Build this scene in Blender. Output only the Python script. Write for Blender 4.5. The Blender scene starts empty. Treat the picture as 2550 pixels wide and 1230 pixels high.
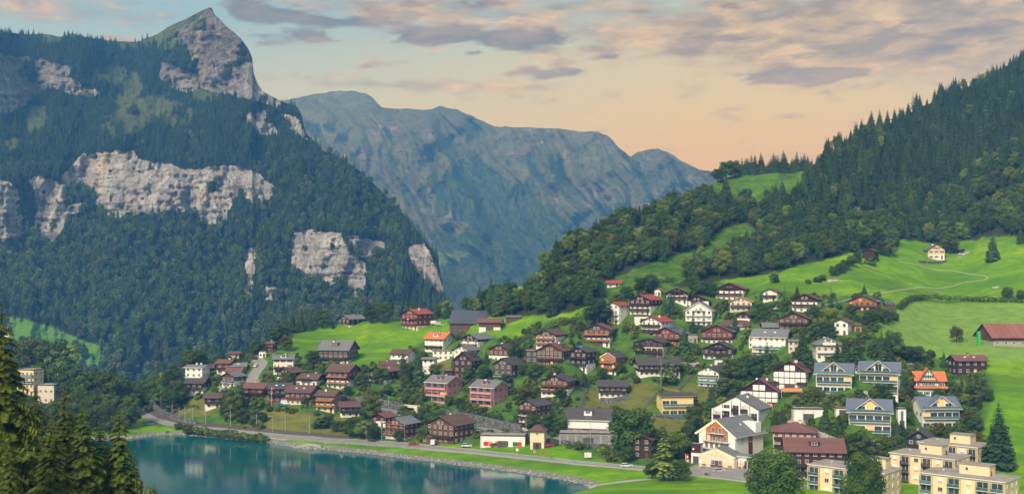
import bpy, bmesh, math, random
import numpy as np
from mathutils import Vector, Matrix
random.seed(7); RNG = np.random.default_rng(7)
SC = bpy.context.scene
COL = SC.collection

# ------------------------------------------------------------------ camera, light, exposure
F = 2734.0; CX = 1275.0; HY = 700.0; HC = 70.0      # focal length in photo pixels, horizon row, eye height over the lake
cam = bpy.data.cameras.new('camera'); camo = bpy.data.objects.new('camera', cam); COL.objects.link(camo)
camo.location = (0, 0, HC); camo.rotation_euler = (math.pi/2, 0, 0)
cam.sensor_width = 36; cam.lens = 36*F/2550; cam.shift_y = (HY-615)/2550
cam.clip_start = 0.5; cam.clip_end = 30000
SC.camera = camo
SUN_EL, SUN_AZ = math.radians(38), math.radians(-152)   # azimuth measured from +Y towards +X
sd = bpy.data.lights.new('sun', 'SUN'); sd.energy = 2.7; sd.angle = math.radians(22); sd.color = (1.0, .93, .82)
so = bpy.data.objects.new('sun', sd); COL.objects.link(so)
dv = Vector((math.sin(SUN_AZ)*math.cos(SUN_EL), math.cos(SUN_AZ)*math.cos(SUN_EL), math.sin(SUN_EL)))
so.rotation_euler = dv.to_track_quat('Z', 'Y').to_euler(); so.location = (0, 0, 900)
SC.view_settings.view_transform = 'Standard'; SC.view_settings.look = 'None'
SC.view_settings.gamma = 1; SC.view_settings.exposure = 0.76
try: SC.view_settings.use_curve_mapping = False
except Exception: pass
SC.render.engine = 'CYCLES'
SC.cycles.use_denoising = True
SC.cycles.max_bounces = 6; SC.cycles.diffuse_bounces = 3; SC.cycles.glossy_bounces = 3
SC.cycles.transmission_bounces = 4; SC.cycles.volume_bounces = 0; SC.cycles.transparent_max_bounces = 6
SC.cycles.use_adaptive_sampling = True; SC.cycles.adaptive_threshold = 0.01

# ------------------------------------------------------------------ node helpers
class NT:
    def __init__(s, tree): s.t = tree; s.n = tree.nodes; s.l = tree.links
    def node(s, kind, **kw):
        n = s.n.new(kind)
        for k, v in kw.items(): setattr(n, k, v)
        return n
    def put(s, sock, v):
        if hasattr(v, 'is_output'): s.l.new(v, sock)
        elif v is not None: sock.default_value = v
    def m(s, op, a, b=None, c=None, clamp=False):
        n = s.node('ShaderNodeMath', operation=op); n.use_clamp = clamp
        for i, v in enumerate((a, b, c)):
            if v is not None: s.put(n.inputs[i], v)
        return n.outputs[0]
    def mix(s, f, a, b, blend='MIX'):
        n = s.node('ShaderNodeMix', data_type='RGBA', blend_type=blend)
        s.put(n.inputs[0], f); s.put(n.inputs[6], a if hasattr(a, 'is_output') else (*a, 1) if len(a) == 3 else a)
        s.put(n.inputs[7], b if hasattr(b, 'is_output') else (*b, 1) if len(b) == 3 else b)
        return n.outputs[2]
    def ramp(s, f, stops, ease='LINEAR'):
        n = s.node('ShaderNodeValToRGB'); n.color_ramp.interpolation = ease
        el = n.color_ramp.elements
        while len(el) < len(stops): el.new(0.5)
        for e, (p, c) in zip(el, stops):
            e.position = p; e.color = (*c, 1) if isinstance(c, tuple) else (c, c, c, 1)
        s.put(n.inputs[0], f); return n.outputs[0]
    def noise(s, vec, scale, detail=4, rough=.55, dist=0, out=0, dims='3D'):
        n = s.node('ShaderNodeTexNoise'); n.noise_dimensions = dims
        s.put(n.inputs['Vector'], vec); n.inputs['Scale'].default_value = scale; n.inputs['Detail'].default_value = detail
        n.inputs['Roughness'].default_value = rough; n.inputs['Distortion'].default_value = dist
        return n.outputs[out]
    def mapr(s, v, a, b, c=0., d=1.):
        n = s.node('ShaderNodeMapRange'); n.clamp = True
        s.put(n.inputs[0], v)
        for i, q in zip((1, 2, 3, 4), (a, b, c, d)): n.inputs[i].default_value = q
        return n.outputs[0]
    def scalev(s, vec, sc, rot=(0, 0, 0)):
        n = s.node('ShaderNodeMapping'); s.put(n.inputs[0], vec); n.inputs['Scale'].default_value = sc
        n.inputs['Rotation'].default_value = rot
        return n.outputs[0]
def lin(r, g, b):
    f = lambda c: c/12.92 if c <= .04045 else ((c+.055)/1.055)**2.4
    return (f(r/255), f(g/255), f(b/255))

# ------------------------------------------------------------------ world: sky texture with evening clouds
W = bpy.data.worlds.new('World'); SC.world = W; W.use_nodes = True
w = NT(W.node_tree); w.n.clear()
tc = w.node('ShaderNodeTexCoord').outputs['Generated']
sep = w.node('ShaderNodeSeparateXYZ'); w.l.new(tc, sep.inputs[0]); dx, dy, dz = sep.outputs
az = w.m('ARCTAN2', dx, dy)                         # 0 ahead, + to the right
el = w.m('ARCSINE', w.m('MINIMUM', w.m('MAXIMUM', dz, -1.), 1.))
sky = w.node('ShaderNodeTexSky', sky_type='NISHITA'); sky.sun_disc = False
sky.sun_elevation = SUN_EL; sky.sun_rotation = SUN_AZ; sky.altitude = 1000
# clear evening sky: gold low over the sunset, through cream to pale blue, overhead raised out of view for ambient light; cooler away from the sunset
daz = w.m('ABSOLUTE', w.m('SUBTRACT', az, .22))
coolness = w.mapr(daz, .06, .50)
e1 = w.m('MULTIPLY', el, 1/.9)
warm = w.ramp(e1, [(0, lin(228, 156, 5)), (.10, lin(226, 170, 18)), (.17, lin(224, 190, 82)), (.225, lin(212, 200, 148)), (.29, lin(168, 190, 200)), (.40, lin(148, 184, 212)), (.7, lin(160, 195, 220)), (1., lin(165, 198, 225))])
cool = w.ramp(e1, [(0, lin(230, 195, 140)), (.12, lin(214, 200, 160)), (.19, lin(188, 196, 186)), (.25, lin(152, 182, 205)), (.40, lin(145, 184, 214)), (.7, lin(160, 195, 220)), (1., lin(165, 198, 225))])
clear = w.mix(coolness, warm, cool)
# clouds live in (azimuth, elevation); noise is stretched along the horizon
comb = w.node('ShaderNodeCombineXYZ'); w.put(comb.inputs[0], az); w.put(comb.inputs[1], w.m('MULTIPLY', el, 3.2)); 
cv = comb.outputs[0]
n1 = w.noise(cv, 3.4, 8, .60, .35)
n2 = w.noise(cv, 13, 8, .62, .5)
n3 = w.noise(w.scalev(cv, (1, 1, 1), (0, 0, .12)), 26, 5, .6)
def blob(px, py, rx, ry, amp):
    a0 = math.atan((px-CX)/F); e0 = math.atan((HY-py)/math.hypot(F, px-CX))
    u = w.m('DIVIDE', w.m('SUBTRACT', az, a0), rx/F); v = w.m('DIVIDE', w.m('SUBTRACT', el, e0), ry/F)
    d = w.m('ADD', w.m('MULTIPLY', u, u), w.m('MULTIPLY', v, v))
    return w.m('MULTIPLY', w.m('POWER', 2.718, w.m('MULTIPLY', d, -1.)), amp)
def total(bl):
    acc = None
    for b in bl:
        s_ = blob(*b); acc = s_ if acc is None else w.m('ADD', acc, s_)
    return acc
wisp = w.m('ADD', w.m('MULTIPLY', w.m('SUBTRACT', n2, .5), 4.6), w.m('MULTIPLY', w.m('SUBTRACT', n3, .5), 3.4))
wide = w.m('MULTIPLY', w.m('SUBTRACT', n1, .5), 2.2)
# thin high sheet that lies over the whole upper sky, heavier to the right
sheet_b = total([(1050, 20, 420, 45, .85), (1950, 60, 520, 95, 1.05), (2450, 90, 450, 120, 1.3), (1000, 212, 330, 14, .75), (1230, 220, 170, 14, .55), (120, 20, 260, 26, .85), (1500, 110, 330, 40, .35)])
high = w.mapr(el, .26, .45, 0., .55)
sheet = w.mapr(w.m('ADD', w.m('ADD', sheet_b, high), w.m('ADD', w.m('MULTIPLY', wisp, .5), w.m('MULTIPLY', wide, .6))), .2, .95)
lit_n = w.mapr(w.m('ADD', n2, w.m('MULTIPLY', w.noise(cv, 22, 5, .6), .6)), .68, .98)
sheet_warm = w.mix(lit_n, lin(152, 120, 78), lin(236, 200, 128))
sheet_cool = w.mix(lit_n, lin(132, 132, 134), lin(236, 192, 146))
sheet_col = w.mix(coolness, sheet_warm, sheet_cool)
c1 = w.mix(w.m('MULTIPLY', sheet, .88), clear, sheet_col)
# bright fringes
fr_b = total([(1130, 118, 170, 26, .7), (1240, 55, 130, 20, .8), (1500, 60, 90, 26, .7), (1000, 75, 60, 16, .5), (960, 265, 60, 8, 1.0), (330, 25, 110, 20, .7), (2330, 50, 160, 30, .6)])
fr = w.mapr(w.m('ADD', fr_b, w.m('MULTIPLY', wisp, .75)), .45, 1.1)
c2 = w.mix(w.m('MULTIPLY', fr, .75), c1, lin(248, 208, 165))
# dark purple-grey streaks and puffs
dk_b = total([(1230, 92, 150, 30, 1.0), (1050, 92, 95, 24, .8), (1380, 108, 130, 20, .8), (760, 48, 170, 24, .85), (620, 20, 80, 30, .8), (700, 92, 120, 18, .75), (900, 55, 100, 10, .6),
              (2060, 186, 80, 22, 1.05), (1915, 192, 105, 18, .95), (1380, 185, 75, 14, .8), (1590, 192, 45, 7, .7), (1500, 145, 45, 8, .6), (1180, 132, 26, 8, .7),
              (1800, 98, 110, 16, .65), (2070, 130, 75, 10, .65), (1810, 16, 30, 8, .6), (2450, 75, 220, 24, .7), (2300, 130, 200, 18, .6), (1700, 130, 160, 14, .5), (1100, 10, 300, 16, .5)])
dk = w.mapr(w.m('ADD', dk_b, w.m('MULTIPLY', wisp, .66)), .32, .80)
dk_col = w.mix(coolness, lin(118, 92, 62), lin(86, 88, 94))
dk_col = w.mix(w.mapr(n2, .42, .62), dk_col, w.mix(.25, dk_col, lin(240, 200, 160)))
c3 = w.mix(w.m('MULTIPLY', dk, .85), c2, dk_col)
below = w.mapr(el, -.12, -.01)
c4 = w.mix(below, (.10, .13, .12), c3)
boost = w.node('ShaderNodeVectorMath', operation='SCALE'); w.put(boost.inputs[0], c4); boost.inputs['Scale'].default_value = 6.3
fin = w.mix(.94, sky.outputs[0], boost.outputs[0])
bg = w.node('ShaderNodeBackground'); w.put(bg.inputs[0], fin); bg.inputs[1].default_value = 0.1
wo = w.node('ShaderNodeOutputWorld'); w.l.new(bg.outputs[0], wo.inputs[0])
W.cycles.sampling_method = 'MANUAL'; W.cycles.sample_map_resolution = 512

# ------------------------------------------------------------------ numeric helpers
def P(px, py, D): return ((px-CX)/F*D, D, HC-(py-HY)/F*D)
def _h(ix, iy, s):
    n = (ix.astype(np.int64)*374761393 + iy.astype(np.int64)*668265263 + s*974634777) & 0xffffffff
    n = ((n ^ (n >> 13))*1274126177) & 0xffffffff
    return ((n ^ (n >> 16)) & 0xffffff)/float(0xffffff)
def vnoise(x, y, s=0):
    x = np.asarray(x, float); y = np.asarray(y, float)
    ix = np.floor(x); iy = np.floor(y); fx = x-ix; fy = y-iy
    fx = fx*fx*(3-2*fx); fy = fy*fy*(3-2*fy)
    a = _h(ix, iy, s); b = _h(ix+1, iy, s); c = _h(ix, iy+1, s); d = _h(ix+1, iy+1, s)
    return (a*(1-fx)+b*fx)*(1-fy)+(c*(1-fx)+d*fx)*fy
def fbm(x, y, o=4, s=0, g=.5):
    t = 0; a = 1; q = 0
    for i in range(o):
        t = t+a*(vnoise(x*2**i, y*2**i, s+i*17)-.5); q += a; a *= g
    return t/q*2
def inpoly(px, py, poly):
    px = np.asarray(px, float); py = np.asarray(py, float); r = np.zeros(np.broadcast(px, py).shape, bool)
    n = len(poly); j = n-1
    for i in range(n):
        xi, yi = poly[i]; xj, yj = poly[j]
        if yi != yj: r ^= ((yi > py) != (yj > py)) & (px < (xj-xi)*(py-yi)/(yj-yi)+xi)
        j = i
    return r
def anypoly(px, py, polys):
    r = np.zeros(np.broadcast(px, py).shape, bool)
    for p in polys: r |= inpoly(px, py, p)
    return r
def lut(pts):
    a = np.array(pts, float); return lambda x: np.interp(x, a[:, 0], a[:, 1])
def blur(a, r, axis):
    if r < 1: return a
    k = np.arange(-r, r+1); kk = np.exp(-(k/(r*.55))**2); kk /= kk.sum()
    pad = [(0, 0), (0, 0)]; pad[axis] = (r, r); b = np.pad(a, pad, mode='edge')
    return np.apply_along_axis(lambda v: np.convolve(v, kk, 'valid'), axis, b)
def tag(o, label=None, cat=None, group=None, kind=None):
    if label: o['label'] = label
    if cat: o['category'] = cat
    if group: o['group'] = group
    if kind: o['kind'] = kind
    return o
def link(o, parent=None):
    COL.objects.link(o)
    if parent is not None: o.parent = parent
    return o
def empty(name, loc, rz=0, **k):
    o = bpy.data.objects.new(name, None); o.location = loc; o.rotation_euler = (0, 0, rz); o.empty_display_size = .5
    link(o); return tag(o, **k)
def grid_mesh(name, X, Y, Z, mats, attrs=None, smooth=True):
    R, C = X.shape; me = bpy.data.meshes.new(name)
    v = np.stack([X, Y, Z], -1).reshape(-1, 3).astype(np.float32)
    i = np.arange(R*C).reshape(R, C)
    q = np.stack([i[:-1, :-1], i[:-1, 1:], i[1:, 1:], i[1:, :-1]], -1).reshape(-1, 4)
    me.vertices.add(len(v)); me.vertices.foreach_set('co', v.ravel())
    me.loops.add(q.size); me.loops.foreach_set('vertex_index', q.ravel().astype(np.int32))
    me.polygons.add(len(q)); me.polygons.foreach_set('loop_start', (np.arange(len(q))*4).astype(np.int32))
    me.polygons.foreach_set('loop_total', np.full(len(q), 4, np.int32))
    me.update(calc_edges=True)
    me.polygons.foreach_set('use_smooth', np.full(len(q), smooth, bool))
    for k, a in (attrs or {}).items():
        at = me.attributes.new(k, 'FLOAT', 'POINT'); at.data.foreach_set('value', a.ravel().astype(np.float32))
    for m in mats: me.materials.append(m)
    o = bpy.data.objects.new(name, me); COL.objects.link(o); return o
# ------------------------------------------------------------------ materials
def newmat(name):
    m = bpy.data.materials.new(name); m.use_nodes = True; t = NT(m.node_tree); t.n.clear()
    out = t.node('ShaderNodeOutputMaterial'); b = t.node('ShaderNodeBsdfPrincipled'); t.l.new(b.outputs[0], out.inputs[0])
    t.b = b; t.out = out; return m, t
def attr(t, name):
    n = t.node('ShaderNodeAttribute'); n.attribute_name = name; return n.outputs['Fac']
def pos(t): return t.node('ShaderNodeNewGeometry').outputs['Position']
def bump(t, h, strength, dist):
    n = t.node('ShaderNodeBump'); n.inputs['Strength'].default_value = strength; n.inputs['Distance'].default_value = dist
    t.put(n.inputs['Height'], h); t.l.new(n.outputs[0], t.b.inputs['Normal'])
def mat_plain(name, col, rough=.7, var=.18, scale=1.5, spec=.3, metal=0., bumps=0., stretch=(1, 1, 1)):
    m, t = newmat(name)
    co = t.node('ShaderNodeTexCoord').outputs['Object']
    n = t.noise(t.scalev(co, stretch), scale, 5, .6)
    v = t.mapr(n, .3, .7, 1-var, 1+var*.6)
    s = t.node('ShaderNodeVectorMath', operation='SCALE'); s.inputs[0].default_value = col; t.put(s.inputs['Scale'], v)
    t.put(t.b.inputs['Base Color'], s.outputs[0])
    t.b.inputs['Roughness'].default_value = rough; t.b.inputs['Specular IOR Level'].default_value = spec; t.b.inputs['Metallic'].default_value = metal
    if bumps: bump(t, n, bumps, .05)
    return m
def mat_lines(name, col, col2, axis, freq, rough=.75, depth=.4, var=.25, spec=.25):
    """boards, tile courses or panels: dark joints across one local axis, each course with its own tone"""
    m, t = newmat(name)
    co = t.node('ShaderNodeTexCoord').outputs['Object']
    sp = t.node('ShaderNodeSeparateXYZ'); t.l.new(co, sp.inputs[0])
    a = sp.outputs[axis]
    k = t.m('MULTIPLY', a, freq); fr = t.m('FRACT', k); fl = t.m('FLOOR', k)
    wn = t.node('ShaderNodeTexWhiteNoise', noise_dimensions='1D'); t.put(wn.inputs['W'], fl)
    big = t.noise(co, .55, 5, .6)
    fac = t.m('ADD', t.m('MULTIPLY', wn.outputs[0], .35), t.m('MULTIPLY', big, .75), clamp=True)
    base = t.mix(fac, col, col2)
    j = t.mapr(fr, .0, .16, .0, 1.)
    dark = t.mix(t.m('MULTIPLY', t.m('SUBTRACT', 1., j), depth), base, (.01, .01, .01))
    t.put(t.b.inputs['Base Color'], dark); t.b.inputs['Roughness'].default_value = rough; t.b.inputs['Specular IOR Level'].default_value = spec
    bump(t, j, .4, .04)
    return m
M = {}
M['plaster_white'] = mat_plain('plaster_white', (.82, .80, .76), .85, .10, .8)
M['plaster_cream'] = mat_plain('plaster_cream', (.74, .62, .42), .85, .10, .8)
M['plaster_pale'] = mat_plain('plaster_pale', (.66, .60, .50), .85, .10, .8)
M['plaster_yellow'] = mat_plain('plaster_yellow', (.78, .58, .20), .85, .10, .8)
M['flat_yellow'] = mat_plain('flat_yellow', (.78, .62, .39), .85, .10, .5)
M['plaster_pink'] = mat_plain('plaster_pink', (.60, .27, .27), .85, .12, .7)
M['plaster_salmon'] = mat_plain('plaster_salmon', (.62, .38, .30), .85, .10, .7)
M['concrete'] = mat_plain('concrete', (.36, .35, .33), .9, .25, 1.2)
M['wood_dark'] = mat_lines('wood_dark', (.030, .015, .010), (.065, .033, .022), 2, 4.5)
M['wood_brown'] = mat_lines('wood_brown', (.095, .040, .024), (.17, .078, .046), 2, 4.5)
M['wood_red'] = mat_lines('wood_red', (.13, .028, .020), (.22, .060, .040), 2, 4.5)
M['wood_orange'] = mat_lines('wood_orange', (.30, .105, .035), (.46, .19, .075), 2, 4.5)
M['wood_maroon'] = mat_lines('wood_maroon', (.045, .016, .017), (.085, .032, .030), 2, 4.5)
M['wood_grey'] = mat_lines('wood_grey', (.06, .05, .045), (.13, .11, .095), 2, 4.5)
M['wood_teal'] = mat_plain('wood_teal', (.05, .28, .25), .6, .1)
M['roof_brown'] = mat_lines('roof_brown', (.085, .045, .038), (.16, .092, .078), 2, 3.2)
M['roof_dark'] = mat_lines('roof_dark', (.050, .045, .046), (.10, .092, .095), 2, 3.2)
M['roof_grey'] = mat_lines('roof_grey', (.12, .125, .135), (.21, .215, .23), 2, 3.2)
M['roof_blue'] = mat_lines('roof_blue', (.095, .115, .165), (.16, .185, .25), 2, 3.2)
M['roof_red'] = mat_lines('roof_red', (.26, .045, .028), (.40, .095, .055), 2, 3.2)
M['roof_orange'] = mat_lines('roof_orange', (.50, .12, .045), (.68, .22, .09), 2, 3.2)
M['roof_maroon'] = mat_lines('roof_maroon', (.13, .055, .048), (.22, .105, .09), 2, 3.2)
M['roof_flat'] = mat_plain('roof_flat', (.33, .29, .26), .95, .35, .35)
M['roof_barn'] = mat_lines('roof_barn', (.19, .055, .05), (.34, .16, .12), 0, .35)
M['solar'] = mat_lines('solar_panel', (.05, .055, .075), (.085, .09, .12), 0, .8, rough=.25, spec=.6)
M['trim_white'] = mat_plain('trim_white', (.72, .70, .66), .6, .06)
M['trim_dark'] = mat_plain('trim_dark', (.045, .028, .022), .7, .15)
M['trim_grey'] = mat_plain('trim_grey', (.22, .22, .23), .6, .1)
M['metal'] = mat_plain('galvanised_metal', (.42, .44, .46), .45, .12, 2, .5, .4)
M['metal_dark'] = mat_plain('dark_metal', (.05, .05, .055), .45, .12, 2, .5, .2)
M['shutter_green'] = mat_plain('shutter_green', (.02, .14, .11), .6, .1)
M['shutter_red'] = mat_plain('shutter_red', (.36, .03, .025), .6, .1)
M['shutter_grey'] = mat_plain('shutter_grey', (.30, .35, .42), .6, .1)
M['awning'] = mat_plain('awning_orange', (.62, .25, .09), .8, .12)
M['rubber'] = mat_plain('rubber', (.02, .02, .02), .8, .1)
M['red'] = mat_plain('red_paint', (.60, .03, .025), .45, .08)
M['white'] = mat_plain('white_paint', (.80, .80, .80), .45, .05)
M['green_net'] = mat_plain('green_net', (.04, .45, .10), .7, .1)
M['skin'] = mat_plain('skin', (.50, .30, .22), .6, .05)
M['cloth_teal'] = mat_plain('teal_jacket', (.02, .28, .30), .8, .1)
M['cloth_dark'] = mat_plain('dark_trousers', (.02, .022, .03), .8, .1)
def mat_glass(name, tint, rough=.08):
    m, t = newmat(name); oi = t.node('ShaderNodeObjectInfo').outputs['Random']
    t.put(t.b.inputs['Base Color'], t.mix(oi, tint, tuple(c*2.2 for c in tint)))
    t.b.inputs['Roughness'].default_value = rough; t.b.inputs['Specular IOR Level'].default_value = .6; return m
M['pane'] = mat_glass('window_glass', (.030, .038, .048))
M['pane_teal'] = mat_glass('balcony_glass', (.035, .10, .115), .12)
def mat_lit(name, col, e):
    m, t = newmat(name); co = t.node('ShaderNodeTexCoord').outputs['Object']
    n = t.noise(co, 2.2, 3)
    t.put(t.b.inputs['Base Color'], (.3, .2, .1, 1)); t.put(t.b.inputs['Emission Color'], t.mix(n, tuple(c*.35 for c in col), col))
    t.b.inputs['Emission Strength'].default_value = e; t.b.inputs['Roughness'].default_value = .2; return m
M['pane_lit'] = mat_lit('lit_window', (1., .42, .11), 1.05)
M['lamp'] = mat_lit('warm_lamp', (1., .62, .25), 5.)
def car_mat(name, c):
    m, t = newmat(name); t.b.inputs['Base Color'].default_value = (*c, 1); t.b.inputs['Roughness'].default_value = .28; t.b.inputs['Coat Weight'].default_value = .5
    return m
for n_, c_ in dict(car_white=(.75, .76, .78), car_red=(.42, .015, .02), car_maroon=(.16, .02, .03), car_blue=(.03, .22, .55), car_dark=(.03, .035, .045), car_silver=(.42, .44, .47)).items(): M[n_] = car_mat(n_, c_)

def mat_foliage(name, dark, light, trans=.2):
    m, t = newmat(name)
    rnd = t.node('ShaderNodeObjectInfo').outputs['Random']; tint = attr(t, 'tint')
    c = t.mix(tint, dark, light)
    hs = t.node('ShaderNodeHueSaturation'); t.put(hs.inputs['Color'], c)
    t.put(hs.inputs['Hue'], t.mapr(rnd, 0, 1, .484, .522)); t.put(hs.inputs['Value'], t.mapr(t.m('FRACT', t.m('MULTIPLY', rnd, 7.3)), 0, 1, .70, 1.35))
    hs.inputs['Saturation'].default_value = 1.
    t.put(t.b.inputs['Base Color'], hs.outputs[0]); t.b.inputs['Roughness'].default_value = .75; t.b.inputs['Specular IOR Level'].default_value = .15
    tr = t.node('ShaderNodeBsdfTranslucent'); t.put(tr.inputs[0], hs.outputs[0])
    mx = t.node('ShaderNodeMixShader'); mx.inputs[0].default_value = trans
    t.l.new(t.b.outputs[0], mx.inputs[1]); t.l.new(tr.outputs[0], mx.inputs[2]); t.l.new(mx.outputs[0], t.out.inputs[0])
    return m
M['spruce'] = mat_foliage('spruce_needles', (.018, .046, .020), (.075, .130, .034), .15)
M['spruce_near'] = mat_foliage('near_spruce_needles', (.040, .070, .010), (.185, .215, .030), .25)
M['broad'] = mat_foliage('broadleaf_foliage', (.030, .064, .011), (.135, .200, .028), .28)
M['light'] = mat_foliage('light_foliage', (.075, .13, .016), (.25, .31, .045), .25)
M['autumn'] = mat_foliage('turning_foliage', (.08, .09, .015), (.22, .20, .035), .25)
M['bush'] = mat_foliage('bush_foliage', (.032, .065, .012), (.150, .195, .030), .22)
M['bark'] = mat_plain('bark', (.09, .065, .05), .9, .3, 3)
M['bark_pale'] = mat_plain('pale_bark', (.30, .27, .25), .9, .3, 3)

# terrain of the near side: grass, garden grass, olive grass, forest floor
mA, t = newmat('hillside_grass'); p = pos(t)
nb = t.noise(p, .018, 4); nf = t.noise(p, .16, 6, .65); nv = t.noise(p, 1.3, 3, .7)
stripe = t.noise(t.scalev(p, (.03, .22, .6), (0, 0, .2)), 1., 6, .7)
mixn = t.m('ADD', t.m('MULTIPLY', nf, .55), t.m('ADD', t.m('MULTIPLY', nv, .2), t.m('MULTIPLY', stripe, .25)))
bright = t.mix(t.mapr(mixn, .40, .60), (.110, .235, .003), (.235, .405, .008))
bright = t.mix(t.mapr(t.noise(t.scalev(p, (.012, .05, .08)), 1., 5, .65), .44, .60, 0, .9), bright, t.mix(mixn, (.045, .130, .006), (.12, .235, .014)))
bright = t.mix(t.mapr(nb, .35, .7), bright, t.mix(.5, bright, (.07, .23, .006)))
garden = t.mix(t.mapr(mixn, .41, .59), (.034, .092, .010), (.105, .205, .022))
olive = t.mix(t.mapr(mixn, .36, .64), (.085, .105, .020), (.20, .20, .040))
pale = t.mix(t.mapr(mixn, .40, .60), (.13, .24, .035), (.22, .36, .06))
floor_ = t.mix(nf, (.018, .030, .012), (.05, .06, .022))
c = t.mix(attr(t, 'garden'), bright, garden); c = t.mix(attr(t, 'olive'), c, olive); c = t.mix(attr(t, 'pale'), c, pale); c = t.mix(attr(t, 'forest'), c, floor_)
stone = t.mix(t.noise(p, 1.1, 4, .7), (.05, .05, .048), (.34, .32, .29))
c = t.mix(attr(t, 'stone'), c, stone)
t.put(t.b.inputs['Base Color'], c); t.b.inputs['Roughness'].default_value = .9; t.b.inputs['Specular IOR Level'].default_value = .1
bump(t, t.m('ADD', t.m('MULTIPLY', nf, 1.), t.m('MULTIPLY', nv, .3)), .8, 1.6)

def mat_mountain(name, gdark, glight, rock1, rock2, fdark, fr_s):
    m, t = newmat(name); p = pos(t)
    n1 = t.noise(p, .006*fr_s, 6, .6); n2 = t.noise(p, .05*fr_s, 7, .65)
    grass = t.mix(t.mapr(n1, .3, .7), gdark, glight)
    grass = t.mix(t.mapr(n2, .35, .7, 0, .6), grass, tuple(c*.5 for c in gdark))
    vs = t.noise(t.scalev(p, (.06*fr_s, .06*fr_s, .010*fr_s)), 1., 7, .65, .4)
    hs = t.noise(t.scalev(p, (.006*fr_s, .006*fr_s, .09*fr_s), (.06, .05, 0)), 1., 5, .6, .5)
    rk = t.mix(t.mapr(vs, .35, .65), rock1, rock2)
    ochre = t.noise(t.scalev(p, (.012*fr_s, .012*fr_s, .005*fr_s)), 1., 3, .5)
    zz_ = t.node('ShaderNodeSeparateXYZ'); t.l.new(p, zz_.inputs[0]); rk = t.mix(t.mapr(zz_.outputs[2], 330, 460, 0, .85), rk, t.mix(t.mapr(hs, .4, .6), (.085, .078, .070), (.24, .21, .18)))
    rk = t.mix(t.mapr(ochre, .58, .72, 0, .6), rk, (.58, .47, .33))
    rk = t.mix(t.mapr(hs, .56, .66, 0, .75), rk, tuple(c*.30 for c in rock1))
    crack = t.m('ABSOLUTE', t.m('SUBTRACT', vs, .5))
    rk = t.mix(t.mapr(crack, .0, .025, .7, 0.), rk, tuple(c*.25 for c in rock1))
    c = t.mix(attr(t, 'meadow'), fdark, grass)
    rmask = t.mapr(t.m('ADD', attr(t, 'rock'), t.m('MULTIPLY', t.m('SUBTRACT', n2, .5), .9)), .40, .56)
    c = t.mix(attr(t, 'lush'), c, t.mix(n2, (.10, .26, .02), (.17, .36, .03)))
    c = t.mix(rmask, c, rk)
    t.put(t.b.inputs['Base Color'], c); t.b.inputs['Roughness'].default_value = .95; t.b.inputs['Specular IOR Level'].default_value = .05
    bump(t, t.m('ADD', t.m('MULTIPLY', vs, 1.), t.m('ADD', t.m('MULTIPLY', n2, .5), t.m('MULTIPLY', hs, .9))), 1., 16/fr_s)
    return m
mB = mat_mountain('limestone_mountain', (.07, .10, .03), (.15, .19, .055), (.29, .28, .31), (.56, .545, .57), (.020, .035, .018), 1.)
mC = mat_mountain('alpine_ridge', (.11, .12, .05), (.235, .21, .10), (.15, .14, .13), (.25, .22, .20), (.075, .10, .050), .55)
mW, t = newmat('lake_water'); p = pos(t)
wn = t.noise(t.scalev(p, (.9, .5, .9)), 1.3, 4, .55); wn2 = t.noise(t.scalev(p, (.03, .05, .03)), 1., 3)
t.put(t.b.inputs['Base Color'], t.mix(t.mapr(wn2, .35, .65), (.0, .075, .115), (.0, .100, .085)))
t.b.inputs['Roughness'].default_value = .08; t.b.inputs['IOR'].default_value = 1.33; t.b.inputs['Specular IOR Level'].default_value = .5
bump(t, wn, .10, .12)
M['asphalt'] = mat_plain('asphalt', (.25, .24, .235), .9, .2, .6)
M['gravel_path'] = mat_plain('gravel_path', (.36, .34, .30), .95, .2, .8)
M['ballast'] = mat_plain('track_ballast', (.10, .085, .075), .95, .3, 1.)
M['paint_line'] = mat_plain('road_paint', (.75, .75, .72), .7, .1)
def mat_stone(name):
    m, t = newmat(name); co = t.node('ShaderNodeTexCoord').outputs['Object']
    v = t.node('ShaderNodeTexVoronoi'); t.put(v.inputs['Vector'], co); v.inputs['Scale'].default_value = 1.1
    v2 = t.node('ShaderNodeTexVoronoi', feature='DISTANCE_TO_EDGE'); t.put(v2.inputs['Vector'], co); v2.inputs['Scale'].default_value = 1.1
    sp = t.node('ShaderNodeSeparateXYZ'); t.l.new(v.outputs['Color'], sp.inputs[0])
    b = t.mix(sp.outputs[0], (.06, .06, .062), (.20, .20, .20)); b = t.mix(t.mapr(v2.outputs[0], .0, .08, .85, 0), b, (.015, .015, .015))
    t.put(t.b.inputs['Base Color'], b); t.b.inputs['Roughness'].default_value = .9; bump(t, v2.outputs[0], .8, .15); return m
M['stone'] = mat_stone('rubble_stone'); M['rock'] = mat_plain('grey_rock', (.38, .36, .33), .95, .5, 1.2, bumps=.6)
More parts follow.
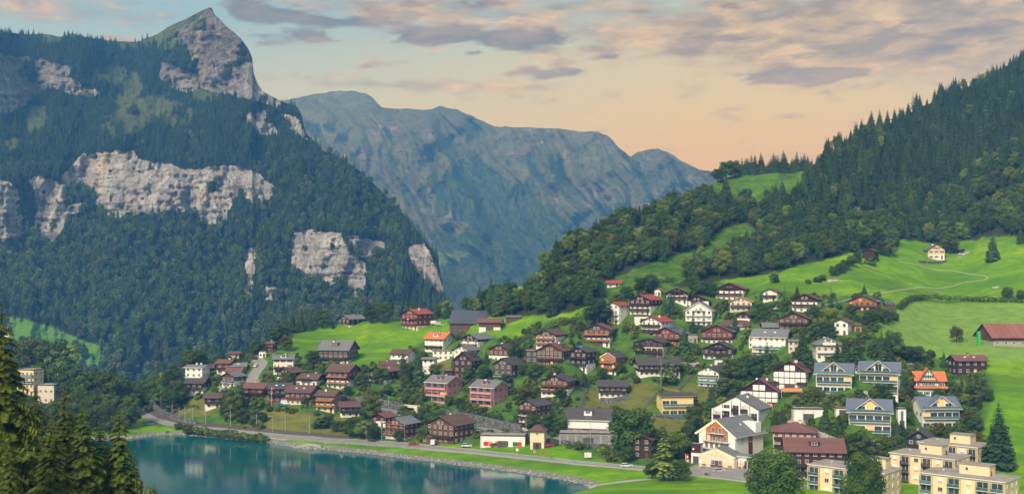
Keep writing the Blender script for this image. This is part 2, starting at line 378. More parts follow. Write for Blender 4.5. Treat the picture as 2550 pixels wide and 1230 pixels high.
# ------------------------------------------------------------------ TERRAIN
# near side: a surface of true heights. Each column runs away from the lake; its depth follows from the slope of the ground there.
L_pts = [(-400, 1052), (0, 1052), (330, 1050), (420, 1058), (520, 1068), (680, 1080), (800, 1092), (900, 1100), (1000, 1108), (1200, 1122), (1400, 1142), (1600, 1163), (1720, 1176), (1870, 1194), (2100, 1212), (2300, 1225), (2900, 1250)]
S_pts = [(-400, 965), (0, 975), (200, 985), (330, 1000), (400, 985), (450, 965), (480, 940), (560, 897), (600, 888), (640, 866), (700, 833), (760, 815), (860, 803), (960, 797), (1050, 788), (1150, 778), (1250, 742), (1320, 692), (1370, 650), (1430, 610), (1500, 572), (1560, 540), (1640, 520), (1700, 498), (1750, 468), (1790, 450), (1830, 438), (1900, 434), (2000, 428), (2050, 395), (2120, 340), (2200, 320), (2300, 262), (2400, 222), (2480, 185), (2550, 150), (2900, -20)]
Lf, Sf = lut(L_pts), lut(S_pts)
M_pts = [(400, 1000, .5), (500, 1040, .35), (600, 950, .45), (700, 1040, .35), (750, 860, .3), (900, 850, .3), (900, 1000, .4), (900, 1085, .1), (1100, 1090, .08), (1300, 1110, .08), (1100, 820, .28), (1200, 950, .42), (1400, 1000, .45), (1500, 1100, .1),
 (1550, 1150, .03), (1700, 1150, .05), (1500, 900, .4), (1600, 1080, .35), (1700, 950, .42), (1800, 800, .38), (1900, 900, .38), (1850, 1150, .08), (2000, 1120, .25), (2300, 1190, .02), (2400, 1130, .1), (2550, 1150, .1), (2200, 1050, .4), (2300, 950, .35), (2400, 1000, .4),
 (2400, 820, .22), (2200, 780, .3), (2250, 680, .35), (2000, 690, .38), (2500, 640, .35), (2500, 1000, .4), (1300, 780, .35), (1400, 700, .5), (1500, 600, .6), (1700, 600, .6), (1800, 450, .55), (1950, 450, .5), (2000, 550, .62), (2200, 400, .68), (2400, 300, .72), (2500, 500, .66), (1700, 700, .45), (700, 830, .3), (1000, 795, .25), (100, 1010, .1), (300, 1020, .12)]
def slope(px, py):
    num = 0; den = 0
    for x, y, m in M_pts:
        w_ = 1/((px-x)**2+(py-y)**2*1.4+900)**1.5; num = num+w_*m; den = den+w_
    m = num/den
    n = fbm(px/420, py/48, 4, 3)
    m = m*(1+.75*n)
    return np.maximum(m, (HY-py)/F+.12)
shore = [(-600, 1096), (0, 1094), (330, 1092), (380, 1084), (440, 1082), (500, 1086), (560, 1092), (630, 1098), (690, 1105), (760, 1119), (800, 1118), (850, 1123), (930, 1131), (1000, 1140), (1080, 1149), (1150, 1158), (1230, 1168), (1300, 1178), (1360, 1187), (1410, 1196), (1450, 1204), (1472, 1212), (1462, 1219), (1430, 1226), (1380, 1245), (1300, 1290), (1100, 1500), (-600, 1500)]
LK = np.array([P(x, y, HC*F/(y-HY))[:2] for x, y in shore])
def lake_dist(X, Y):
    d = np.full(X.shape, 1e9)
    for i in range(len(LK)):
        a = LK[i]; b = LK[(i+1) % len(LK)]; ab = b-a
        t_ = np.clip(((X-a[0])*ab[0]+(Y-a[1])*ab[1])/(ab@ab), 0, 1)
        d = np.minimum(d, np.hypot(X-a[0]-t_*ab[0], Y-a[1]-t_*ab[1]))
    ins = inpoly(X, Y, [tuple(q) for q in LK]); return np.where(ins, -d, d)
ZR = 3.0
cols = np.arange(-400, 2904, 6.0)
Lc = Lf(cols)
DL = (HC-ZR)/((Lc-HY)/F); kq = np.linspace(0, 1, 171)[1:, None]
Dl = np.concatenate([np.repeat(np.geomspace(.8, 258, 34)[:, None], len(cols), 1), 258+(DL-258)[None]*kq])
PXl = np.broadcast_to(cols, Dl.shape); Xl = (PXl-CX)/F*Dl
d = lake_dist(Xl, Dl); zlow = np.where(d > 0, .35*np.clip(d, 0, 1.2)/1.2+(ZR-.35)*(1-np.exp(-np.clip(d-1.2, 0, 200)/6.0)), np.maximum(-4, d*.5))
zlow = zlow+.15*fbm(Xl/9, Dl/9, 3, 17)*np.clip(d/5, 0, 1)
zlow = np.maximum(zlow, 68-.26*Dl)
PYl = HY+F*(HC-zlow)/Dl; stone_l = (d < 3.4) & (zlow < 2) & (Dl > 262)
NU = 300
kk = np.linspace(0, 1, NU+1)[1:]
Sc_ = np.minimum(Sf(cols)+3*fbm(cols/40, cols*0, 3, 9), Lc-20)
PYu = PYl[-1][None]+(Sc_-PYl[-1])[None]*kk[:, None]
PXu = np.broadcast_to(cols, PYu.shape)
mm = slope(PXu, PYu)
lnD = np.log(Dl[-1]); prev = PYl[-1]; rows = []
for i in range(NU):
    e0 = (HY-prev)/F; e1_ = (HY-PYu[i])/F; em = (e0+e1_)/2
    lnD = lnD+(e1_-e0)/np.maximum(mm[i]-em, .1); rows.append(lnD.copy()); prev = PYu[i]
Du = np.exp(np.array(rows)); Du = np.concatenate([Dl[-1:], Du]); 
ramp_ = np.clip(np.arange(NU+1)/40, 0, 1)[:, None]
Du = Du*(1-ramp_)+blur(Du, 22, 1)*ramp_; Du = Du[1:]
PYa = np.concatenate([PYl, PYu]); PXa = np.broadcast_to(cols, PYa.shape); Da = np.concatenate([Dl, Du])
Xa = (PXa-CX)/F*Da; Za = HC-(PYa-HY)/F*Da
def relief(px, Dd): return 0
# back slope behind every crest
bx, by, bz = [], [], []
for dd, s_ in ((8, -.05), (25, -.15), (60, -.35), (130, -.45), (260, -.5)):
    Dn_ = Da[-1]+dd; bx.append((cols-CX)/F*Dn_); by.append(Dn_); bz.append(np.maximum(Za[-1]+dd*s_, -60))
XA = np.concatenate([Xa, bx]); YA = np.concatenate([Da, by]); ZA = np.concatenate([Za, bz])

# regions of the near side, for ground cover and planting
MEADOW_HOLES = [[(1745, 475), (1790, 445), (1830, 430), (2010, 425), (2005, 480), (1970, 505), (1905, 500), (1918, 535), (1895, 535), (1850, 495), (1790, 512)],
 [(1480, 712), (1560, 682), (1600, 662), (1660, 642), (1730, 620), (1745, 665), (1690, 705), (1610, 735), (1570, 745), (1500, 735)],
 [(1735, 640), (1785, 580), (1850, 553), (1880, 572), (1880, 610), (1810, 650), (1760, 670)], [(2095, 420), (2140, 408), (2140, 428), (2100, 434)], [(2105, 580), (2130, 548), (2215, 538), (2225, 560), (2160, 562), (2130, 590)],
 [(2230, 622), (2245, 600), (2290, 600), (2310, 612), (2400, 602), (2410, 630), (2300, 640), (2240, 635)], [(1240, 735), (1400, 668), (1420, 676), (1290, 742)]]
FOREST = [[(1040, 799), (1180, 786), (1300, 790), (1380, 785), (1440, 772), (1495, 745), (1510, 715), (1590, 722), (1640, 705), (1700, 715), (1790, 705), (1800, 698), (1880, 690), (2000, 662), (2130, 627), (2210, 618), (2290, 604), (2370, 606), (2430, 596), (2480, 590), (2550, 592), (2900, 585), (2900, -100), (1040, -100)]]
BUSHY = [[(330, 1050), (345, 1000), (420, 950), (480, 900), (600, 860), (700, 800), (760, 820), (690, 860), (640, 890), (600, 905), (560, 905), (470, 905), (455, 985), (400, 1010), (380, 1020)],
 [(-400, 940), (-400, 1052), (330, 1045), (330, 960)]]
VILLAGE = [[(1300, 690), (1300, 420), (1990, 420), (1990, 620), (1780, 690), (1500, 745)], [(440, 1068), (330, 1048), (440, 900), (640, 880), (690, 880), (800, 905), (920, 910), (960, 905), (1020, 870), (1060, 850), (1150, 830), (1280, 845), (1340, 800), (1440, 790), (1500, 740), (1600, 710), (1780, 700), (1880, 725), (1960, 725), (2080, 735), (2220, 745), (2240, 790), (2170, 830), (2260, 880), (2330, 890), (2440, 900), (2480, 960), (2440, 1080), (2480, 1140), (2480, 1195), (1900, 1195), (1700, 1170), (1520, 1150), (1400, 1110), (1200, 1110), (700, 1078)]]
OLIVE = [[(430, 1010), (500, 985), (560, 1000), (520, 1035), (440, 1040)], [(610, 1025), (700, 1020), (870, 1040), (880, 1085), (700, 1078), (600, 1060)], [(1480, 960), (1640, 950), (1620, 1025), (1590, 1040), (1460, 1025), (1450, 990)], [(1600, 1040), (1780, 1020), (1770, 1080), (1620, 1080)], [(1700, 960), (1720, 1020), (1800, 1010), (1790, 960)], [(1960, 980), (2120, 990), (2090, 1020), (1980, 1015)], [(2360, 950), (2460, 950), (2430, 990), (2350, 990)], [(1080, 890), (1140, 890), (1140, 930), (1090, 930)]]
PALE = [[(2180, 800), (2260, 750), (2200, 752), (2900, 760), (2900, 900), (2450, 900), (2330, 890), (2250, 870)]]
def soften(mask, r=2): return blur(blur(mask.astype(float), r, 0), r, 1)
jx = 10*fbm(PXa/25, PYa/25, 3, 40); jy = 7*fbm(PXa/25, PYa/25, 3, 60)
gx, gy = PXa+jx, PYa+jy
isF = anypoly(gx, gy, FOREST) & ~anypoly(gx, gy, MEADOW_HOLES) | anypoly(gx, gy, BUSHY)
pad = len(XA)-len(Xa)
ext = lambda a: np.concatenate([a, np.repeat(a[-1:], pad, 0)])
attrs = dict(forest=ext(soften(isF, 1)), garden=ext(soften(anypoly(gx, gy, VILLAGE), 2)), olive=ext(soften(anypoly(gx, gy, OLIVE), 2)), pale=ext(soften(anypoly(gx, gy, PALE), 2)),
             stone=ext(np.concatenate([stone_l, np.zeros(PYu.shape, bool)]).astype(float)))
hill = grid_mesh('hillside', XA, YA, ZA, [mA], attrs); tag(hill, kind='structure')

def ground(px, py):
    """photo pixel of a spot on the near side -> world point"""
    j = np.clip((px-cols[0])/6, 0, len(cols)-1.001); i = int(j); f_ = j-i; D_ = 0
    for ii, wt in ((i, 1-f_), (i+1, f_)):
        D_ += wt*np.interp(-py, -PYa[:, ii], Da[:, ii])
    return Vector(P(px, py, D_))
def height(X, Y):
    """ground height under a world point of the near side"""
    px = CX+F*X/max(Y, 1); j = np.clip((px-cols[0])/6, 0, len(cols)-1.001); i = int(j); f_ = j-i; z_ = 0
    for ii, wt in ((i, 1-f_), (i+1, f_)):
        z_ += wt*np.interp(Y, YA[:, ii], ZA[:, ii])
    return float(z_)
def to_px(v): return CX+F*v[0]/v[1], HY+F*(HC-v[2])/v[1]

# lake: one sheet of water
wm = bpy.data.meshes.new('lake'); wpts = [(-520, 150, 0), (120, 150, 0), (120, 520, 0), (-520, 540, 0)]
wm.from_pydata(wpts, [], [(0, 1, 2, 3)]); wm.materials.append(mW); lake = bpy.data.objects.new('lake_water', wm); COL.objects.link(lake); tag(lake, kind='structure')

# ---- mountains
def sheet(name, c0, c1, step, rows, bottom, skyf, D0, mfun, mats, rug, attrs_f, smoothr=6):
    cs = np.arange(c0, c1+step, step, dtype=float)
    sk = skyf(cs)+(2.6 if D0(cs)[0] > 2000 else 2.)*fbm(cs/14, cs*0, 4, 19); k = np.linspace(0, 1, rows)[:, None]
    PY = bottom+(sk-bottom)[None]*k; PX = np.broadcast_to(cs, PY.shape).copy()
    at = attrs_f(PX, PY); m = mfun(PX, PY, at)
    E = (HY-PY)/F; m = np.maximum(m, E+.16)
    ln = np.log(np.asarray(D0(cs))); L_ = [ln.copy()]
    for i in range(1, rows):
        ln = ln+(E[i]-E[i-1])/(m[i]-(E[i]+E[i-1])/2); L_.append(ln.copy())
    Dd = np.exp(blur(np.array(L_), smoothr, 1))
    Dd = Dd*(1+rug(PX, PY, at))
    X_ = (PX-CX)/F*Dd; Z_ = HC-(PY-HY)/F*Dd
    bX, bY, bZ = [], [], []
    for q, s_ in ((.01, -.1), (.04, -.3), (.1, -.6)):
        n_ = Dd[-1]*(1+q); bX.append((cs-CX)/F*n_); bY.append(n_); bZ.append(np.maximum(Z_[-1]+Dd[-1]*q*s_*1.5, -62))
    p_ = 3; e_ = lambda a: np.concatenate([a, np.repeat(a[-1:], p_, 0)])
    o = grid_mesh(name, np.concatenate([X_, bX]), np.concatenate([Dd, bY]), np.concatenate([Z_, bZ]), mats, {k_: e_(v_) for k_, v_ in at.items()})
    tag(o, kind='structure'); return dict(o=o, PX=PX, PY=PY, D=Dd, X=X_, Z=Z_, at=at)

B_sky = [(-400, 60), (0, 80), (60, 86), (100, 84), (150, 92), (180, 84), (210, 92), (270, 102), (340, 105), (390, 86), (420, 68), (450, 54), (480, 39), (505, 26), (520, 19), (528, 21), (534, 38), (548, 50), (570, 72), (600, 98), (618, 122), (629, 148), (628, 175), (640, 205), (652, 226), (675, 240), (700, 252), (740, 268), (752, 290), (760, 330), (800, 372), (850, 395), (900, 428), (940, 466), (980, 506), (1020, 551), (1060, 598), (1085, 633), (1095, 665), (1102, 705), (1112, 750), (1130, 810), (1180, 985)]
ROCK_B = [[(150, 455), (165, 430), (205, 385), (330, 378), (345, 400), (400, 405), (470, 425), (580, 412), (650, 430), (672, 455), (690, 470), (670, 500), (645, 515), (610, 492), (590, 500), (560, 560), (510, 555), (480, 530), (400, 535), (350, 525), (300, 555), (265, 535), (240, 515), (165, 545), (130, 610), (95, 600), (60, 580), (62, 450), (100, 440)],
 [(-200, 430), (0, 450), (45, 470), (60, 600), (20, 630), (-200, 600)], [(-200, 140), (0, 138), (60, 140), (100, 145), (170, 165), (185, 205), (250, 235), (235, 242), (170, 235), (130, 215), (100, 230), (60, 265), (0, 290), (-200, 300)],
 [(425, 100), (450, 70), (490, 48), (520, 22), (545, 45), (575, 75), (625, 120), (636, 160), (655, 220), (700, 250), (690, 270), (620, 245), (560, 235), (525, 225), (500, 215), (495, 190), (480, 150), (455, 100)], [(395, 160), (430, 160), (470, 180), (500, 190), (490, 225), (445, 235), (400, 195)],
 [(620, 280), (660, 278), (692, 340), (650, 335), (615, 300)], [(700, 285), (740, 295), (765, 345), (740, 335)], [(730, 580), (780, 572), (850, 580), (870, 625), (915, 655), (905, 748), (840, 712), (790, 702), (740, 690), (722, 640)],
 [(870, 588), (960, 600), (950, 636), (885, 640)], [(1020, 615), (1060, 606), (1085, 655), (1110, 730), (1080, 715), (1050, 690), (1025, 650)], [(612, 625), (640, 620), (625, 735), (606, 725)], [(655, 715), (692, 713), (692, 748), (662, 748)], [(685, 755), (702, 760), (700, 785)]]
HOLE_B = [[(42, 432), (72, 440), (90, 480), (85, 560), (70, 570), (50, 500)], [(165, 480), (200, 466), (238, 478), (236, 520), (200, 505), (165, 520)], [(520, 450), (545, 452), (540, 478), (515, 478)], [(575, 505), (600, 478), (612, 520), (600, 560), (570, 550)], [(60, 170), (78, 150), (92, 190), (92, 210), (68, 205)], [(490, 50), (515, 40), (510, 75), (480, 80)]]
MEAD_B = [[(225, 170), (290, 160), (345, 185), (370, 235), (440, 255), (480, 275), (475, 335), (420, 325), (400, 290), (350, 320), (245, 355), (245, 300), (300, 270), (270, 240), (285, 215), (230, 200)], [(60, 270), (110, 260), (125, 330), (60, 330)], [(-100, 330), (55, 345), (60, 380), (-100, 370)],
 [(20, 790), (60, 795), (130, 815), (200, 845), (250, 862), (245, 930), (200, 918), (120, 872), (60, 862), (10, 850)], [(60, 80), (200, 82), (190, 108), (90, 104)], [(250, 90), (370, 100), (460, 40), (520, 15), (520, 35), (470, 100), (420, 120), (300, 125)], [(470, 215), (555, 232), (545, 250), (495, 262), (470, 240)], [(360, 90), (470, 60), (460, 130), (400, 110)]]
def at_B(px, py):
    x = px+9*fbm(px/22, py/22, 4, 5); y = py+9*fbm(px/22, py/22, 4, 25)
    rk = anypoly(x, y, ROCK_B) & ~anypoly(x, y, HOLE_B)
    veg = fbm(px/16, py/9, 4, 71) > .52
    md = anypoly(x, y, MEAD_B) & ~((fbm(px/20, py/20, 3, 81) > .28) & (py < 700))
    return dict(lush=inpoly(px, py, MEAD_B[3]).astype(float), rock=soften(rk & ~veg, 1), meadow=md.astype(float), cliff=soften(rk, 3))
def m_B(px, py, at): return .62*(1-at['cliff'])+3.2*at['cliff']-.22*at['meadow']*(1-at['cliff'])
def rug_B(px, py, at):
    big = fbm((px+.25*py)/120, py/260, 5, 11); r1 = -np.abs(fbm(px/38, py/120, 4, 31)); r2 = -np.abs(fbm(px/14, py/60, 3, 41))
    hb = fbm(px/90, py/9, 3, 51)
    return .050*big+.030*r1*(1-.75*at['cliff'])+at['cliff']*(.006*r2+.004*hb)+.004*fbm(px/8, py/8, 2, 61)
SB = sheet('limestone_massif', -420, 1182, 4, 300, 1000, lut(B_sky), lambda c: np.full_like(c, 1200.)*(1+.0*c), m_B, [mB], rug_B, at_B, 24)

C_sky = [(400, 330), (600, 300), (700, 252), (730, 247), (780, 235), (845, 225), (880, 228), (912, 232), (930, 245), (950, 267), (1000, 271), (1040, 272), (1075, 273), (1097, 262), (1115, 270), (1140, 274), (1180, 292), (1230, 315), (1300, 317), (1400, 322), (1440, 328), (1490, 328), (1515, 340), (1540, 366), (1570, 390), (1590, 378), (1610, 373), (1640, 371), (1665, 380), (1700, 402), (1740, 422), (1790, 428), (1900, 440), (2000, 470), (2100, 560)]
SPUR_C = [(1075, 790), (1085, 470), (1130, 400), (1200, 402), (1260, 445), (1340, 500), (1430, 560), (1560, 620), (1560, 790)]
def at_C(px, py):
    x = px+14*fbm(px/30, py/30, 4, 105); y = py+14*fbm(px/30, py/30, 4, 125)
    wood = inpoly(x, y, SPUR_C)
    u = px-.55*py
    strand = (fbm(u/26, py/80, 4, 133)+.5*fbm(px/90, py/90, 2, 134)+.0009*(py-420)) > .36
    strand &= (py > 265) & ~(py < np.interp(px, [700, 850, 1100, 1500], [300, 300, 330, 400])+8)
    f_ = wood | strand | (py > 690)
    f_ &= ~inpoly(x, y, [(1085, 625), (1170, 632), (1100, 665), (1085, 660)]) & ~((inpoly(x, y, [(1050, 500), (1110, 500), (1170, 560), (1130, 600), (1060, 560)])) & (fbm(px/30, py/30, 3, 9) > -.2))
    rk = (fbm(u/40, py/25, 4, 143) > .30) & ~f_ & (py > 300) | inpoly(x, y, [(1575, 380), (1640, 370), (1680, 385), (1600, 420)]) & (fbm(px/15, py/15, 3, 8) > 0)
    return dict(lush=inpoly(x, y, [(1085, 625), (1170, 632), (1100, 665), (1085, 660)])*.5, meadow=soften(~f_, 1), rock=soften(rk, 1)*.9, wood=f_.astype(float))
def rug_C(px, py, at):
    u = px-.55*py+45*fbm(px/130, py/110, 3, 251); v = px+.7*py
    sp = -np.abs(fbm(u/85, py/420, 4, 201)); s2 = -np.abs(fbm(u/30, py/160, 3, 211)); s3 = fbm(v/150, py/200, 4, 221)
    fade = np.clip((py-200)/120, .25, 1)
    return (.085*sp++.030*s2+.05*s3-.012*np.abs(fbm(u/13, py/75, 3, 241)))*fade+.003*fbm(px/9, py/9, 3, 231)
SCs = sheet('alpine_range', 400, 2100, 4, 220, 800, lut(C_sky), lambda c: np.full_like(c, 2900.), lambda px, py, at: np.where(px > 0, .62, 0)+0*py+.25*fbm(px/120, py/50, 3, 91), [mC], rug_C, at_C, 5)

# valley floor under everything that lies beyond the village
vf = bpy.data.meshes.new('valley_floor'); vf.from_pydata([(-2200, 560, -62.5), (2200, 560, -62.5), (2200, 4700, -62.5), (-2200, 4700, -62.5)], [], [(0, 1, 2, 3)]); vf.materials.append(mC)
vfo = bpy.data.objects.new('valley_floor', vf); COL.objects.link(vfo); tag(vfo, kind='structure')
# haze
hz = bpy.data.meshes.new('haze'); bm = bmesh.new(); bmesh.ops.create_cube(bm, size=1); bm.to_mesh(hz); bm.free()
hzo = bpy.data.objects.new('haze', hz); COL.objects.link(hzo); hzo.scale = (4600, 5000, 955); hzo.location = (0, 2400, 403.5); tag(hzo, kind='stuff')
mh = bpy.data.materials.new('haze'); mh.use_nodes = True; h = NT(mh.node_tree); h.n.clear()
pv = h.node('ShaderNodeVolumePrincipled'); pv.inputs['Color'].default_value = (.11, .38, .98, 1); pv.inputs['Absorption Color'].default_value = (1, 1, 1, 1); pv.inputs['Density'].default_value = 2.25e-4; pv.inputs['Anisotropy'].default_value = 0.
ho = h.node('ShaderNodeOutputMaterial'); h.l.new(pv.outputs[0], ho.inputs['Volume']); hz.materials.append(mh)

print('range depth', SCs['D'].max(), SCs['Z'].max(), SB['Z'].max())
# ------------------------------------------------------------------ VEGETATION
class MB:
    def __init__(s): s.v = []; s.f = []; s.m = []; s.t = []
    def quad(s, a, b, c, d, mi=0, tint=.5):
        n = len(s.v); s.v += [tuple(a), tuple(b), tuple(c), tuple(d)]; s.f.append((n, n+1, n+2, n+3)); s.m.append(mi); s.t.append(tint)
    def tri(s, a, b, c, mi=0, tint=.5):
        n = len(s.v); s.v += [tuple(a), tuple(b), tuple(c)]; s.f.append((n, n+1, n+2)); s.m.append(mi); s.t.append(tint)
    def tube(s, pts, rad, seg=5, mi=0):
        pts = [Vector(p) for p in pts]; n = len(s.v); K = len(pts)
        for i, p in enumerate(pts):
            d = (pts[min(i+1, K-1)]-pts[max(i-1, 0)]).normalized(); u = d.orthogonal().normalized(); v = d.cross(u)
            for j in range(seg):
                a = 2*math.pi*j/seg; s.v.append(tuple(p+(u*math.cos(a)+v*math.sin(a))*rad[i]))
        for i in range(K-1):
            for j in range(seg):
                a = n+i*seg+j; b = n+i*seg+(j+1) % seg; s.f.append((a, b, b+seg, a+seg)); s.m.append(mi); s.t.append(.5)
    def box(s, x0, x1, y0, y1, z0, z1, mi=0):
        n = len(s.v); s.v += [(x, y, z) for z in (z0, z1) for y in (y0, y1) for x in (x0, x1)]
        for q in ((0, 2, 3, 1), (4, 5, 7, 6), (0, 1, 5, 4), (1, 3, 7, 5), (3, 2, 6, 7), (2, 0, 4, 6)): s.f.append(tuple(n+k for k in q)); s.m.append(mi); s.t.append(.5)
    def prism(s, prof, y0, y1, ax='y', mi=0):
        """profile in (a, z) drawn out along the other level axis"""
        n = len(s.v); K = len(prof)
        for y in (y0, y1):
            for a, z_ in prof: s.v.append((a, y, z_) if ax == 'y' else (y, a, z_))
        s.f.append(tuple(range(n, n+K))); s.f.append(tuple(range(n+2*K-1, n+K-1, -1))); s.m += [mi, mi]; s.t += [.5, .5]
        for i in range(K): j = (i+1) % K; s.f.append((n+i, n+j, n+K+j, n+K+i)); s.m.append(mi); s.t.append(.5)
    def mesh(s, name, mats, smooth=False, tint=False, recalc=False):
        me = bpy.data.meshes.new(name); me.from_pydata(s.v, [], s.f)
        for m_ in mats: me.materials.append(m_)
        me.polygons.foreach_set('material_index', s.m)
        if smooth: me.polygons.foreach_set('use_smooth', [True]*len(s.f))
        if tint:
            a = me.attributes.new('tint', 'FLOAT', 'FACE'); a.data.foreach_set('value', s.t)
        if recalc:
            bm_ = bmesh.new(); bm_.from_mesh(me); bmesh.ops.recalc_face_normals(bm_, faces=bm_.faces); bm_.to_mesh(me); bm_.free()
        me.update(); return me
    def obj(s, name, mats, parent=None, **k):
        o = bpy.data.objects.new(name, s.mesh(name, mats if isinstance(mats, list) else [mats], k.pop('smooth', False), k.pop('tint', False), k.pop('recalc', False)))
        link(o, parent); return tag(o, **k)

def lean_quad(b, c, n, sz, r, mi=0, tint=.5, asp=1.):
    n = Vector(n).normalized(); u = n.orthogonal().normalized(); v = n.cross(u); a = r.uniform(0, 6.28)
    u, v = (u*math.cos(a)+v*math.sin(a))*sz, (v*math.cos(a)-u*math.sin(a))*sz*asp; c = Vector(c)
    b.quad(c-u*.5, c-v*.42+u*.05, c+u*.5, c+v*.42-u*.05, mi, tint)
def broad_meshes(seed, n, leaf, H=14., R=5.4, base=.16, mat='broad', lobes=16, tall=1.):
    """broadleaf tree: limbs carrying many leaf sprays gathered in clumps"""
    r = random.Random(seed); cr = MB(); tr = MB()
    zc = H*(base+1)/2; hz_ = H*(1-base)/2
    L = []
    for i in range(lobes):
        a = i*2.4+r.uniform(-.4, .4); t_ = (i+.5)/lobes; zz = -hz_*.72+1.55*hz_*t_
        rr = R*math.sqrt(max(.06, 1-(zz/hz_*.92)**2))*r.uniform(.45, .72)
        lr = R*r.uniform(.30, .50)*(1.1-.35*t_)
        L.append((Vector((rr*math.cos(a), rr*math.sin(a), zc+zz)), lr, r.random()))
    L.append((Vector((0, 0, zc+hz_*.55)), R*.42, r.random())); L.append((Vector((0, 0, zc)), R*.6, .2))
    tot = sum(l[1]**2 for l in L)
    for c, lr, ti in L:
        for k in range(int(n*lr*lr/tot)):
            d = Vector((r.gauss(0, 1), r.gauss(0, 1), r.gauss(.25, 1))).normalized()
            q = c+Vector((d.x*lr, d.y*lr, d.z*lr*.8*tall))*r.uniform(.72, 1.08)
            nn = d+Vector((r.uniform(-.6, .6), r.uniform(-.6, .6), r.uniform(-.3, .7)))
            lean_quad(cr, q, nn, leaf*r.uniform(.7, 1.35), r, 0, min(1, max(0, ti*.55+r.uniform(0, .45))))
    tr.tube([(0, 0, -2.5), (0, 0, .6), (.1*r.uniform(-1, 1), .1, H*.3), (.2, r.uniform(-.3, .3), H*.62)], [R*.085, R*.07, R*.052, R*.02], 7)
    for c, lr, ti in L[2:-2:2]:
        h0 = min(H*.5, max(H*base*.9, c.z*.55)); tr.tube([(0, 0, h0), (c.x*.45, c.y*.45, h0+(c.z-h0)*.6), tuple(c)], [R*.035, R*.02, R*.008], 4)
    return cr.mesh('crown', [M[mat]], tint=True), tr.mesh('trunk', [M['bark']])
def spruce_meshes(seed, H=22., R=3.6, layers=15, br=9, sub=3, mat='spruce', base=.08, droop=.32, sparse=0., bark='bark', fine=1.):
    """conifer: whorls of drooping boughs, each bough a rib with side sprays"""
    r = random.Random(seed); cr = MB(); tr = MB()
    tr.tube([(0, 0, -2.5), (0, 0, H*.3), (0, 0, H*.7), (0, 0, H*.985)], [R*.085, R*.07, R*.035, R*.006], 6)
    for i in range(layers):
        t_ = (i+r.uniform(-.3, .3))/layers; t_ = max(0, t_); z0 = H*(base+(1-base)*t_)
        rad = R*(1-t_)**.82*r.uniform(.8, 1.1)+.12
        if t_ < .12: rad *= .75+2*t_
        ph = r.uniform(0, 6.28); nb = max(4, int(br*(1-.45*t_)))
        for j in range(nb):
            if r.random() < sparse: continue
            a = ph+2*math.pi*j/nb+r.uniform(-.22, .22); ln = rad*r.uniform(.72, 1.12); ca, sa = math.cos(a), math.sin(a)
            side = Vector((-sa, ca, 0)); out = Vector((ca, sa, 0)); ti = r.random()
            pt = lambda q: out*(ln*q)+Vector((0, 0, z0+ln*(.10*q*(1-q)*2-droop*q*q)))
            wd = ln*.30
            if sub == 1:
                a0, m0, tp = pt(0), pt(.55), pt(1.); sw = Vector((0, 0, -.12*ln))
                for sgn in (-1, 1): cr.quad(a0, m0+side*sgn*ln*.62+sw, tp, m0, 0, min(1, ti*.6+r.uniform(0, .4)))
                continue
            for k in range(sub):
                q0, q1 = k/sub, (k+1)/sub; w0 = wd*(1-.15*q0)*(1 if k else .25); w1 = wd*(1-q1)**.7*r.uniform(.8, 1.3)
                p0, p1 = pt(q0), pt(min(1, q1+.04)); dr = Vector((0, 0, -1))
                tt = min(1, ti*.5+.5*q1*r.uniform(.5, 1.))
                sw = Vector((0, 0, -.35*w0))
                for sgn in (-1, 1):
                    m1 = p0+side*sgn*w0+sw+out*(ln/sub*r.uniform(.3, .9)); 
                    cr.quad(p0, m1, p1+side*sgn*w1*.6+sw*.8, p1, 0, tt)
                    if sub > 3:
                        g = p0.lerp(p1, r.random()); lean = g+side*sgn*w0*r.uniform(.4, .9)+dr*ln*r.uniform(.10, .2)*fine
                        cr.tri(g, g+out*.25*w0, lean, 0, tt*.7)
                        g2 = p0.lerp(p1, r.random()); cr.tri(g2, g2+out*.3*w0, g2+side*sgn*w0*r.uniform(.9, 1.5)+out*w0*.8+dr*w0*.5, 0, min(1, tt+.2))
    return cr.mesh('crown', [M[mat]], tint=True), tr.mesh('trunk', [M[bark]])
def joined(pair, name):
    me = pair[0].copy(); bm_ = bmesh.new(); bm_.from_mesh(pair[0]); n0 = len(bm_.faces); bm_.from_mesh(pair[1]); bm_.faces.ensure_lookup_table()
    for f in bm_.faces[n0:]: f.material_index = 1
    bm_.to_mesh(me); bm_.free(); me.materials.append(pair[1].materials[0]); o = bpy.data.objects.new(name, me); return o

T_B = [broad_meshes(10+i, 4200, .62, H=14, R=5.4, mat='broad', lobes=15+i) for i in range(4)]
T_L = [broad_meshes(30+i, 3400, .56, H=13, R=4.6, mat='light', lobes=13, tall=1.1) for i in range(2)]
T_A = [broad_meshes(40+i, 3400, .58, H=13, R=4.6, mat='autumn', lobes=13) for i in range(2)]
T_S = [spruce_meshes(50+i, 22, 5.0, 34, 14, 3, base=.04, droop=.40) for i in range(4)]
T_LAR = [spruce_meshes(60+i, 22, 3.6, 20, 8, 3, mat='light', sparse=.25, base=.15) for i in range(2)]
T_SL = [spruce_meshes(70+i, 12, 1.7, 24, 10, 3, base=.03) for i in range(2)]
T_NEAR = [spruce_meshes(80+i, 30, 6.2, 54, 11, 9, mat='spruce_near', sparse=.14, base=.04, droop=.34, fine=1.9) for i in range(4)]
T_SH = [broad_meshes(90+i, 700, .42, H=2.4, R=1.6, base=0, mat='bush', lobes=9) for i in range(3)]
T_SHL = [broad_meshes(95+i, 600, .42, H=2.2, R=1.5, base=0, mat=m_, lobes=9) for i, m_ in enumerate(('light', 'light', 'autumn'))]
T_BIG = [broad_meshes(99, 14000, .48, H=15, R=7, base=.10, mat='broad', lobes=30)]
